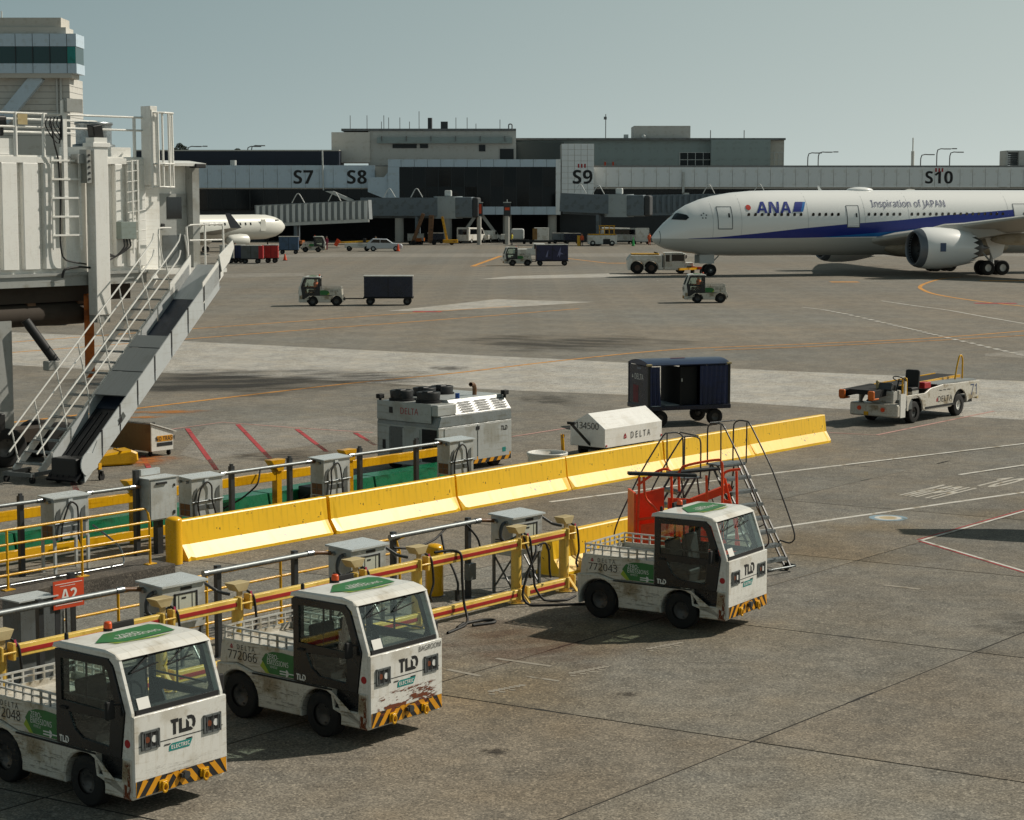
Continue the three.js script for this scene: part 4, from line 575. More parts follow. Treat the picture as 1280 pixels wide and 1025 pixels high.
// ---------------------------------------------------------------- orange lift and rolling ladders
{
  const t = thing('orange_work_stand', 'orange steel work stand with guard frames behind tug 772043', 'work stand', 3.3, 37.3, 0.004, 8), o = M.orange;
  part(t, 'side_panel', [ext([[-1.06, 0.5], [-0.38, 0.5], [-0.38, 1.7], [-1.06, 1.55]], 0.04, { z: -0.3 })], o); part(t, 'side_panel', [bx(0.04, 1.2, 0.6, -1.06, 1.1, 0)], o);
  part(t, 'side_panel', [ext([[-0.3, 0.6], [0.85, 0.6], [0.45, 1.45], [-0.3, 1.5]], 0.03, { z: -0.32 })], o); part(t, 'side_panel', [ext([[-0.95, 0.5], [-0.4, 0.5], [-0.4, 1.15], [-0.95, 1.1]], 0.03, { z: 0.28 })], o);
  const P = (...p) => part(t, 'frame_tube', tube(p, 0.025, 26, 8), o);
  P([-1.0, 0.2, 0.3], [-1.0, 1.2, 0.3], [-0.98, 2.0, 0.3]); P([-0.9, 2.0, 0.3], [-0.86, 1.6, 0.3], [-0.62, 1.3, 0.3], [-0.58, 0.6, 0.3], [-0.58, 0.2, 0.3]); P([-1.0, 1.2, 0.32], [-0.3, 1.28, 0.32], [0.4, 1.36, 0.32]); P([-1.0, 0.7, 0.32], [-0.4, 0.72, 0.32], [0.3, 0.75, 0.32]);
  P([-0.9, 1.75, -0.3], [-0.5, 2.02, -0.3], [-0.3, 2.05, -0.3], [-0.24, 1.9, -0.3], [-0.2, 0.3, -0.3]); P([-0.2, 1.7, 0.2], [-0.2, 2.1, 0.2], [0.0, 2.2, 0.2], [0.55, 2.28, 0.2], [0.62, 2.15, 0.2], [0.64, 0.4, 0.2]); P([0.3, 2.0, 0.28], [0.32, 1.3, 0.28], [0.3, 0.3, 0.28]); P([0.66, 1.8, 0.1], [0.68, 2.0, 0.1], [0.8, 2.06, 0.1], [1.0, 2.08, 0.1]); P([0.72, 1.9, 0.0], [0.82, 1.5, 0.0], [0.96, 0.9, 0.0], [1.05, 0.4, 0.0]); P([1.0, 2.0, -0.2], [1.02, 1.2, -0.2], [1.0, 0.2, -0.2]); P([0.6, 1.3, -0.2], [0.8, 1.33, -0.2], [1.0, 1.36, -0.2]);
  part(t, 'lift_arm', sqb([0.3, 0.5, 0.1], [0.75, 1.5, 0.1], 0.08, 0.12), o); part(t, 'lift_arm', sqb([0.1, 1.45, -0.05], [0.85, 1.72, -0.05], 0.1, 0.14), o);
  part(t, 'platform', [bx(2.2, 0.08, 0.8, 0.05, 0.45, 0)], o); part(t, 'base_frame', [bx(2.2, 0.1, 0.08, 0.05, 0.26, 0.34), bx(2.2, 0.1, 0.08, 0.05, 0.26, -0.34), bx(0.08, 0.1, 0.7, -0.9, 0.26, 0), bx(0.08, 0.1, 0.7, 1.0, 0.26, 0)], M.red);
  part(t, 'top_bar', [rbx(1.3, 0.06, 0.16, 0.01, -0.55, 2.04, 0.3, [0, 0, -0.05])], M.black); part(t, 'top_bar', [rbx(1.0, 0.05, 0.16, 0.01, 0.1, 2.05, 0.0, [0, 0.2, 0.04])], M.black); part(t, 'notice_plate', [bx(0.34, 0.2, 0.01, 0.35, 1.35, 0.36)], M.inkW);
  for (const x of [-0.8, 0.9]) for (const z of [-0.3, 0.3]) wheel(t, 'wheel', 0.12, 0.08, x, 0.12, z, z > 0 ? 1 : -1);
}
function ladder(label, X, D, deg, steps, w, top, hr) {
  const t = thing('rolling_ladder', label, 'ladder', X, D, 0.004, deg, 'grey rolling ladders'), run = 0.165, rise = top / steps, m = M.darkSteel;
  for (let k = 1; k <= steps; k++) part(t, 'step', [bx(k === steps ? 0.42 : 0.16, 0.03, w, (steps - k) * run + 0.1 - (k === steps ? 0.1 : 0), k * rise, 0), bx(0.012, 0.05, w, (steps - k) * run + 0.18, k * rise - 0.02, 0)], M.galv);
  for (const s of [1, -1]) {
    const z = s * w / 2, L = steps * run;
    part(t, 'stringer', sqb([L + 0.1, 0.06, z], [0.1, top, z], 0.03, 0.035), m); part(t, 'stringer', sqb([L - 0.06, 0.06, z], [-0.05, top, z], 0.03, 0.035), m);
    part(t, 'rear_leg', bar([-0.1, top, z * 0.96], [-0.35, 0.12, z], 0.018), m); part(t, 'brace', bar([-0.32, 0.3, z], [L * 0.55, top * 0.42, z], 0.012), m);
    part(t, 'handrail', tube([[L * 0.78 + 0.08, 0.56, z * 1.04], [L * 0.84 + 0.26, 0.54, z * 1.04], [L * 0.86 + 0.36, 0.66, z * 1.04], [L * 0.8 + 0.34, 0.95, z * 1.04], [L * 0.45 + 0.28, top * 0.58 + hr * 0.95, z * 1.04], [0.3, top + hr * 0.92, z * 1.04], [0.18, top + hr, z * 1.04], [-0.02, top + hr, z * 1.04], [-0.14, top + hr * 0.92, z * 1.04], [-0.16, top + hr * 0.7, z * 1.04], [-0.16, top, z * 1.02]], 0.016, 50, 7), m);
    part(t, 'handrail_post', bar([0.2, top, z * 1.02], [0.2, top + hr * 0.98, z * 1.04], 0.014), m);
  }
  part(t, 'handrail', bar([-0.1, top + hr, -w * 0.52], [-0.1, top + hr, w * 0.52], 0.014), m); part(t, 'brace', bar([-0.3, 0.35, -w / 2], [-0.12, top * 0.75, w / 2], 0.012), m); part(t, 'brace', bar([-0.3, 0.35, w / 2], [-0.12, top * 0.75, -w / 2], 0.012), m);
  part(t, 'base_frame', [tube([[-0.36, 0.12, -w / 2 - 0.04], [steps * run + 0.1, 0.12, -w / 2 - 0.05], [steps * run + 0.2, 0.12, -w / 2 + 0.05], [steps * run + 0.2, 0.12, w / 2 - 0.05], [steps * run + 0.1, 0.12, w / 2 + 0.05], [-0.36, 0.12, w / 2 + 0.04]], 0.02, 50, 7)], M.galv);
  for (const x of [-0.3, steps * run]) for (const s of [1, -1]) part(t, 'castor', [cyl(0.06, 0.035, x, 0.062, s * (w / 2 - 0.02), 'z', 14), bx(0.04, 0.08, 0.06, x, 0.11, s * (w / 2 - 0.02))], M.rubber);
}
ladder('taller grey rolling ladder with long handrail beside tug 772043', 4.2, 38.9, -50, 8, 0.7, 1.98, 0.82);
ladder('shorter grey rolling ladder standing among the orange frames', 3.35, 38.5, 205, 7, 0.66, 1.78, 0.82);
// ---------------------------------------------------------------- ground power and air unit
{
  const t = thing('ground_power_unit', 'white and grey ground air unit with black fans on its roof', 'power unit', -1.79, 53.05, 0, 50.8), L = 1.5, Wd = 1.08;
  part(t, 'body', [rbx(3.0, 1.05, 2.16, 0.03, 0, 0.72, 0)], M.acu); part(t, 'grey_band', [ext([[-L, 1.24], [L, 1.24], [L - 0.02, 1.53], [-L + 0.1, 1.53]], 2.17, { bevel: 0.02 })], M.acuBand);
  part(t, 'roof_housing', [ext([[-Wd, 1.535], [Wd, 1.535], [Wd - 0.3, 1.9], [-Wd + 0.05, 1.9]], 2.3, { bevel: 0.02 }).rotateY(-Math.PI / 2).translate(0.33, 0, 0)], M.acu);
  part(t, 'front_housing', [rbx(0.75, 0.3, 2.1, 0.03, -1.12, 1.68, 0)], M.acu);
  part(t, 'end_panel', [bx(0.02, 0.5, 1.9, -1.512, 1.6, -0.1)], M.acu); part(t, 'airline_lettering', [txt('DELTA', 0.12, fontR).rotateY(-Math.PI / 2).translate(-1.5245, 1.62, 0.1)], M.deltaRed);
  for (const [z, w] of [[-0.8, 0.36], [0.15, 0.6]]) part(t, 'end_door', [rbx(0.02, 0.85, w, 0.006, -1.512, 0.74, z)], M.acu);
  part(t, 'end_recess', [bx(0.02, 0.9, 0.46, -1.508, 0.74, -0.36)], M.boxD); part(t, 'grille', [bx(0.02, 0.85, 0.5, -1.51, 0.76, 0.78), ...[0, 1, 2, 3, 4, 5].map((k) => bx(0.02, 0.02, 0.48, -1.522, 0.42 + k * 0.13, 0.78))], M.blackM);
  part(t, 'latch', [bx(0.02, 0.3, 0.08, -1.524, 0.8, 0.38)], M.ink); part(t, 'latch', [bx(0.02, 0.24, 0.1, -1.524, 0.7, -0.8)], M.ink); part(t, 'latch', [bx(0.02, 0.16, 0.12, -1.524, 1.62, -0.55)], M.ink);
  for (const x of [-0.62, 0.72]) part(t, 'side_door', [rbx(1.30, 0.92, 0.02, 0.006, x, 0.74, 1.086)], M.acu);
  part(t, 'maker_logo', tldLogo(0.13).map((g) => g.translate(1.15, 1.03, 1.099)), M.ink); part(t, 'electric_tag', [bx(0.14, 0.12, 0.004, 1.15, 0.45, 1.099)], M.teal); for (const x of [0.02, 0.1]) part(t, 'door_catch', bx(0.05, 0.09, 0.02, x, 1.12, 1.1), M.ink);
  part(t, 'hazard_band', [bx(2.9, 0.19, 0.01, 0, 0.27, 1.087)], M.ink); part(t, 'hazard_stripe', Array.from({ length: 9 }, (_, k) => flat([[-1.4 + k * 0.32, 0.18], [-1.24 + k * 0.32, 0.18], [-1.1 + k * 0.32, 0.36], [-1.26 + k * 0.32, 0.36]]).translate(0, 0, 1.0945)), M.hazY);
  for (let k = 0; k < 3; k++) part(t, 'louvre', Array.from({ length: 5 }, (_, j) => bx(0.5, 0.016, 0.02, -0.28 + k * 0.68, 1.60 + j * 0.055, 1.07 - j * 0.045, [0.3, 0, 0])), M.ink);
  for (const [x, z] of [[-1.1, -0.55], [-1.05, 0.35], [-0.2, -0.55], [0.45, -0.5]]) { const f = part(t, 'fan', [cyl(0.34, 0.07, x, 1.9 - (x < -0.9 ? 0.04 : 0), z, 'y', 20)], M.blackM); part(f, 'fan_hood', [xf(lathe([[0.30, 0], [0.32, 0.2], [0.26, 0.22], [0.1, 0.14], [0.001, 0.14]], 14), { p: [x, 1.9, z] }), bx(0.5, 0.12, 0.1, x, 2.06, z), rbx(0.24, 0.2, 0.2, 0.03, x - 0.15, 2.05, z + 0.1)], M.black); }
  part(t, 'exhaust_pipe', [tube([[0.75, 1.88, 0.4], [0.75, 2.08, 0.4], [0.68, 2.18, 0.42], [0.52, 2.2, 0.46]], 0.06, 14, 9)], M.rustyBeam); part(t, 'beacon', [cyl(0.06, 0.14, -0.3, 1.97, 0.7)], mat(0x1d4b94, 0.4)); 
  for (const [x, z] of [[-1.45, -1.0], [1.42, 0.9]]) part(t, 'corner_lamp', [rbx(0.2, 0.12, 0.14, 0.02, x, 1.95, z), bx(0.05, 0.12, 0.05, x, 1.86, z)], M.blackM);
  for (const x of [-1.0, 1.0]) for (const s of [1, -1]) wheel(t, 'wheel', 0.26, 0.18, x, 0.26, s * 0.85, s);
}
// ---------------------------------------------------------------- white covered cart and white tub
{
  const t = thing('covered_cart', 'white gable-roofed cart numbered 134500 behind the barrier', 'cart', 2.95, 56.05, 0, 50.8);
  part(t, 'body', [ext([[-0.6, 0.3], [0.6, 0.3], [0.6, 0.82], [0.02, 1.22], [-0.6, 0.9]], 2.74, { bevel: 0.012 }).rotateY(-Math.PI / 2)], M.cleanW);
  part(t, 'airline_triangle', triangleLogo(0.16).map((g) => g.translate(-0.42, 0.56, 0.612)), M.deltaRed); part(t, 'airline_lettering', [txt('D E L T A', 0.13, fontR, 1).translate(0.32, 0.56, 0.612)], M.ink); part(t, 'fleet_number', [txt('134500', 0.13, fontR).rotateY(-Math.PI / 2).translate(-1.382, 0.88, 0.0)], M.ink);
  part(t, 'undercarriage', [bx(2.4, 0.1, 0.9, 0, 0.24, 0)], M.blackM); part(t, 'drawbar', [sqb([-1.3, 0.3, 0.1], [-2.0, 1.0, -0.1], 0.06, 0.06)], M.black); part(t, 'handle', [bar([-2.0, 1.0, -0.2], [-2.0, 1.0, 0.05], 0.04)], M.blackM);
  part(t, 'marker_lamp', bx(0.05, 0.05, 0.02, -1.3, 0.35, 0.61), M.red); part(t, 'marker_lamp', bx(0.05, 0.05, 0.02, 1.33, 0.42, 0.61), M.red);
  for (const x of [-0.95, 0.95]) for (const s of [1, -1]) wheel(t, 'wheel', 0.2, 0.12, x, 0.2, s * 0.45, s);
  const p = rowThing('yellow_post', 'short leaning yellow post beside the white cart drawbar', 'post', 14.3, -9.9, 0); part(p, 'shaft', bar([0, 0, 0], [-0.1, 0.98, 0.02], 0.045, 10), M.yellowR); part(p, 'chain_hook', [xf(new THREE.TorusGeometry(0.05, 0.014, 6, 10), { p: [-0.1, 0.94, 0.05] })], M.rustyBeam);
  const d = thing('white_tub', 'round white tub behind the yellow barrier', 'tub', 0.9, 50.6, 0, 0); part(d, 'shell', lathe([[0.001, 0.02], [0.4, 0.0], [0.46, 0.02], [0.5, 0.6], [0.52, 0.62], [0.52, 0.68], [0.47, 0.68], [0.44, 0.6], [0.001, 0.58]], 28), M.white); part(d, 'lid_rim', [xf(new THREE.TorusGeometry(0.5, 0.03, 8, 28), { p: [0, 0.68, 0], r: [Math.PI / 2, 0, 0] })], M.white);
}
// ---------------------------------------------------------------- navy baggage carts
function curtain(x0, x1, y0, y1, z, folds, flare = 0) { const n = 26, pos = [], idx = []; for (let j = 0; j <= 6; j++) for (let i = 0; i <= n; i++) { const u = i / n, v = j / 6; pos.push(x0 + (x1 - x0) * (u + flare * (1 - v) * (1 - v) * (u - 0) * 0.5), y0 + (y1 - y0) * v, z + 0.035 * Math.sin(u * folds * 6.28) * (1 - 0.6 * v)); } for (let j = 0; j < 6; j++) for (let i = 0; i < n; i++) { const a = j * (n + 1) + i; idx.push(a, a + 1, a + n + 2, a, a + n + 2, a + n + 1); } const g = new THREE.BufferGeometry(); g.setAttribute('position', new THREE.Float32BufferAttribute(pos, 3)); g.setIndex(idx); g.computeVertexNormals(); return g; }
{
  const t = thing('baggage_cart', 'navy covered baggage cart with curtains parted in the middle', 'cart', 5.3, 63.2, 0, 20), L = 1.38, Wd = 0.8;
  part(t, 'floor', [rbx(2.86, 0.14, 1.66, 0.02, 0, 0.6, 0)], M.navy);
  part(t, 'end_wall', [bx(0.05, 1.25, 1.56, -L, 1.28, 0)], M.navy); part(t, 'end_wall', [bx(0.05, 1.25, 1.56, L, 1.28, 0)], M.navy);
  part(t, 'roof', [ext([...arc(0, -0.4, 2.5, 71, 109, 10), [-0.8, 1.93], [0.8, 1.93]].map(([x, y]) => [x, y]), 2.82, {}).rotateY(Math.PI / 2)], mat(0x1b2c4c, 0.3, { map: T_grime }));
  part(t, 'back_panel', [bx(0.95, 1.2, 0.03, 0.85, 1.27, -0.78)], M.navy); part(t, 'back_panel', [bx(0.75, 1.2, 0.03, -0.98, 1.27, -0.78)], M.navy);
  part(t, 'divider', [bx(0.03, 1.2, 1.5, -0.28, 1.27, 0)], M.blackM); part(t, 'shelf_panel', [bx(0.62, 1.2, 0.03, 0.05, 1.27, 0.55)], M.blackM);
  part(t, 'curtain', curtain(-1.35, -1.02, 0.68, 1.9, 0.79, 2.5, 0.3), M.curtain); part(t, 'curtain', curtain(0.36, 1.33, 0.68, 1.9, 0.79, 6), M.curtain);
  part(t, 'floor_sheet', [bx(0.5, 0.012, 1.4, -0.55, 0.68, 0)], M.aluL); part(t, 'white_tag', [bx(0.1, 0.1, 0.01, -0.2, 1.45, 0.58)], M.inkW);
  for (const [x, z] of [[-1.38, 0.76], [1.38, 0.76], [-1.38, -0.76], [1.38, -0.76]]) part(t, 'corner_post', [bx(0.07, 1.34, 0.07, x, 1.3, z)], M.black);
  for (const x of [-1.37, 1.37]) part(t, 'corner_cap', [rbx(0.16, 0.06, 0.12, 0.01, x, 1.96, 0.76)], M.tray);
  part(t, 'airline_lettering', [txt('DELTA', 0.13, fontR).rotateY(-Math.PI / 2).translate(-1.407, 1.55, 0.05)], M.inkW); part(t, 'airline_triangle', triangleLogo(0.12).map((g) => g.rotateY(-Math.PI / 2).translate(-1.407, 1.55, -0.45)), M.inkW); part(t, 'red_mark', [bx(0.004, 0.55, 0.4, -1.407, 1.0, -0.2)], mat(0x6e1620, 0.6, { map: T_grimeH })); part(t, 'fleet_lettering', [bx(0.004, 0.05, 0.3, -1.407, 1.82, 0.05)], mat(0x6f7480, 0.6));
  part(t, 'roof_strip', [bx(0.5, 0.012, 0.03, -0.1, 2.105, 0.1)], M.red);
  part(t, 'axle', [bx(0.1, 0.2, 1.2, 0.95, 0.42, 0)], M.blackM); part(t, 'axle', [bx(0.1, 0.2, 1.2, -0.95, 0.42, 0)], M.blackM); part(t, 'drawbar', [sqb([-1.2, 0.42, 0.1], [-1.45, 0.05, 0.75], 0.07, 0.07)], M.blackM);
  for (const x of [-0.95, 0.95]) for (const s of [1, -1]) wheel(t, 'wheel', 0.26, 0.16, x, 0.26, s * 0.62, s);
}
function farCart(name, label, X, D, deg, m, o = {}) {
  const t = thing(name, label, 'cart', X, D, 0, deg, o.group), L = o.L || 2.8, Hh = o.H || 1.45, w = o.w || 1.5;
  part(t, 'body', [rbx(L, Hh, w, 0.03, 0, 0.55 + Hh / 2, 0)], m); part(t, 'frame', [bx(L + 0.1, 0.08, w + 0.06, 0, 0.5, 0)], M.blackM); part(t, 'door_seam', [bx(0.04, Hh - 0.1, 0.02, 0, 0.55 + Hh / 2, w / 2 + 0.005)], M.blackM);
  part(t, 'roof_edge', [bx(L + 0.08, 0.06, w + 0.08, 0, 0.58 + Hh, 0)], o.roof || M.greyW); part(t, 'drawbar', [bar([-L / 2, 0.42, 0], [-L / 2 - (o.bar || 1.4), 0.42, 0], 0.04)], M.blackM);
  for (const x of [-L / 2 + 0.4, L / 2 - 0.35]) for (const s of [1, -1]) wheel(t, 'wheel', 0.27, 0.16, x, 0.27, s * (w / 2 - 0.15), s, M.hub, 14); return t;
}
farCart('baggage_cart', 'dark closed baggage cart towed by a white tug', -8.2, 133, 1, M.navy, { L: 3.2, H: 1.35, bar: 1.9 });
{ const c = farCart('baggage_cart', 'purple printed baggage cart towed by a small white tug', 4.15, 208.6, 2, mat(0x2a2a4a, 0.5, { map: T_grimeH }), { L: 3.3, H: 1.6, bar: 0.7 }); part(c, 'end_panel', [bx(0.02, 1.3, 1.4, -1.665, 1.3, 0)], mat(0x5c2a2a, 0.6)); part(c, 'star_print', [flat([[-0.5, 0.9], [-0.35, 1.4], [-0.1, 2.0], [-0.15, 1.4], [0.2, 1.2], [-0.15, 1.2], [-0.25, 0.8], [-0.3, 1.15]]).translate(1.0, 0, 0.765), flat([[-0.9, 0.9], [-0.75, 1.35], [-0.6, 1.7], [-0.65, 1.3], [-0.7, 0.9]]).translate(0.2, 0, 0.765)], mat(0x77789c, 0.6)); }
// ---------------------------------------------------------------- belt loader
{
  const t = thing('belt_loader', 'white belt loader with black belt and yellow rails, numbered 71', 'belt loader', 13.2, 65.06, 0, 229), Wd = 0.85; // near side is -z
  const side = [[2.1, 0.45], ...arc(1.55, 0.42, 0.46, 0, 180, 10).map((q) => q), [0.95, 0.36], [-0.75, 0.36], ...arc(-1.35, 0.42, 0.47, 0, 180, 10), [-1.95, 0.5], [-2.5, 0.55], [-2.65, 0.62], [-2.65, 1.08], [-0.2, 1.12], [0.6, 1.05], [0.95, 0.92], [2.1, 0.92]];
  part(t, 'side_panel', [ext(side, 0.06, { z: -Wd, bevel: 0.01 })], M.whiteW); part(t, 'side_panel', [ext(side, 0.06, { z: Wd, bevel: 0.01 })], M.whiteW);
  part(t, 'chassis', [bx(4.4, 0.22, 1.5, -0.2, 0.5, 0), bx(3.0, 0.3, 1.5, -1.0, 0.85, 0)], M.black);
  part(t, 'front_bumper', [rbx(0.55, 0.42, 1.74, 0.06, 2.4, 0.46, 0)], M.whiteW); part(t, 'front_pod', [rbx(0.5, 0.4, 0.75, 0.03, 2.1, 0.86, -0.15)], M.greyW); part(t, 'side_plate', [bx(0.3, 0.75, 0.05, 2.35, 0.62, -0.86), bx(0.08, 0.85, 0.06, 2.16, 0.95, -0.84)], M.white);
  part(t, 'step_well', [bx(0.4, 0.3, 0.5, 1.95, 0.62, -0.62)], M.boxD);
  const belt = part(t, 'conveyor', [sqb([-2.7, 1.14, 0.35], [3.0, 1.02, 0.35], 0.9, 0.12)], M.blackM); part(belt, 'belt', [sqb([-2.68, 1.212, 0.35], [2.98, 1.094, 0.35], 0.74, 0.02)], M.rubber);
  for (const z of [-0.12, 0.82]) part(t, 'yellow_rail', [sqb([-2.7, 1.19, z], [1.3, 1.1, z], 0.05, 0.1)], M.yellow);
  for (const z of [-0.2, 0.86]) { part(t, 'bumper_arm', [sqb([1.3, 1.04, z], [3.1, 0.98, z], 0.16, 0.22)], M.blackM); part(t, 'bumper_tip', [rbx(0.12, 0.26, 0.22, 0.04, 3.14, 0.97, z), rbx(0.4, 0.06, 0.16, 0.02, 2.98, 0.83, z)], M.amber); }
  part(t, 'seat', [rbx(0.14, 0.62, 0.5, 0.06, 1.12, 1.36, -0.5, [0, 0, 0.12]), rbx(0.46, 0.14, 0.5, 0.05, 1.36, 1.06, -0.5)], M.seat); part(t, 'seat_base', [bx(0.4, 0.25, 0.5, 1.35, 0.9, -0.5)], M.greyW);
  part(t, 'steering_wheel', [xf(new THREE.TorusGeometry(0.2, 0.018, 6, 18), { p: [1.95, 1.42, -0.5], r: [Math.PI / 2, 0.5, 0] }), bar([1.95, 1.42, -0.5], [2.15, 1.0, -0.5], 0.025)], M.black); part(t, 'dash_panel', [rbx(0.35, 0.25, 0.5, 0.03, 2.18, 1.14, -0.2, [0, 0, 0.4])], M.darkSteel);
  part(t, 'grab_post', [tube([[2.0, 0.9, -0.8], [2.0, 1.4, -0.8], [1.95, 1.45, -0.75], [1.9, 1.42, -0.6], [1.9, 0.9, -0.6]], 0.028, 20, 8)], M.yellow); part(t, 'beacon', [cyl(0.05, 0.2, 2.35, 1.2, 0.05), sph(0.06, 2.35, 1.32, 0.05)], M.tray);
  part(t, 'hoop_rail', [tube([[-2.35, 1.12, -0.4], [-2.35, 1.7, -0.4], [-2.32, 1.85, -0.4], [-2.22, 1.93, -0.4], [-2.1, 1.85, -0.4], [-1.95, 1.5, -0.4], [-1.85, 1.12, -0.4]].map(([x, y, z]) => [x, y, z]), 0.03, 30, 8)], M.yellow);
  part(t, 'deck_plate', [bx(2.6, 0.03, 0.7, -1.2, 1.13, -0.48)], M.aluD); part(t, 'red_box', [rbx(0.42, 0.2, 0.3, 0.02, 0.6, 1.14, -0.62)], M.red);
  const nt = (g, x, y) => g.rotateY(Math.PI).translate(x, y, -Wd - 0.034);
  part(t, 'airline_lettering', [nt(txt('DELTA', 0.14, fontR, 1.3), -0.35, 0.66)], M.ink); part(t, 'airline_triangle', triangleLogo(0.15).map((g) => nt(g, 0.18, 0.66)), M.deltaRed); part(t, 'fleet_number', [nt(txt('71', 0.26, fontR), -2.25, 0.82)], mat(0x34466b, 0.6)); part(t, 'signature_scrawl', [nt(txt('\u007e\u007e\u007e', 0.16, fontR, 1.6), -0.3, 0.94)], M.ink); part(t, 'vent_slot', [bx(1.9, 0.07, 0.02, -0.0, 0.44, -Wd - 0.032)], M.ink);
  for (const [z, y] of [[0.5, 0.5], [-0.35, 0.48]]) part(t, 'tail_lamp', [cyl(0.07, 0.03, 2.69, y, z, 'x', 12)], M.orange); part(t, 'plate', [bx(0.02, 0.12, 0.16, 2.685, 0.34, 0.25)], M.yellowR); part(t, 'rear_reflector', [bx(0.1, 0.25, 0.2, -2.7, 0.6, -0.7)], M.tray);
  for (const s of [1, -1]) { wheel(t, 'wheel', 0.35, 0.24, 1.55, 0.35, s * 0.72, s, M.hub); wheel(t, 'wheel', 0.36, 0.24, -1.35, 0.36, s * 0.72, s, M.white); }
}
// ---------------------------------------------------------------- waste cart and yellow pad
{
  const t = thing('waste_cart', 'brown and white wheeled waste cart reading NO TRASH', 'bin', -10.4, 55.75, 0, 50.8);
  part(t, 'bin_body', [ext([[-0.4, 0.16], [0.4, 0.16], [0.4, 0.66], [-0.4, 0.92]], 1.76, { bevel: 0.008 })], M.white); part(t, 'side_board', [bx(0.012, 0.74, 1.7, -0.408, 0.54, 0)], M.cardboard);
  part(t, 'lid', [sqb([-0.46, 0.965, 0], [0.48, 0.665, 0], 1.84, 0.03)], M.white); part(t, 'lid_clip', bx(0.08, 0.06, 0.06, -0.3, 0.94, 0.86), M.ink); part(t, 'notice_plate', [bx(0.56, 0.16, 0.008, 0.08, 0.5, 0.885)], M.hazY); part(t, 'notice_lettering', [txt('NO TRASH', 0.085, font, 0.9).translate(0.1, 0.5, 0.891)], M.ink); part(t, 'dark_plate', [bx(0.56, 0.1, 0.008, 0.08, 0.34, 0.885)], M.ink);
  for (const x of [-0.33, 0.33]) for (const z of [-0.75, 0.75]) part(t, 'castor', [cyl(0.07, 0.05, x, 0.07, z, 'x', 12), bx(0.07, 0.08, 0.09, x, 0.13, z)], M.rubber);
  const y = thing('yellow_pad', 'bulky yellow padded block lying by the boarding stairs', 'pad', -10.75, 53.4, 0, 28); part(y, 'pad_body', [ext([[-0.75, 0.02], [0.5, 0.02], [0.62, 0.12], [0.6, 0.34], [0.42, 0.42], [-0.75, 0.30]], 0.7, { bevel: 0.05 })], M.yellow); for (const x of [-0.3, 0.15]) part(y, 'strap', [bx(0.06, 0.01, 0.72, x, 0.40 + x * 0.03, 0)], M.yellowR);
  const o = thing('orange_cone', 'orange upright marker behind the waste cart', 'cone', -11.45, 58.5, 0, 0); part(o, 'cone_body', lathe([[0.16, 0.04], [0.12, 0.9], [0.09, 1.1], [0.001, 1.1]], 14), M.orange); part(o, 'base', bx(0.42, 0.05, 0.42, 0, 0.025, 0), M.blackM);
}
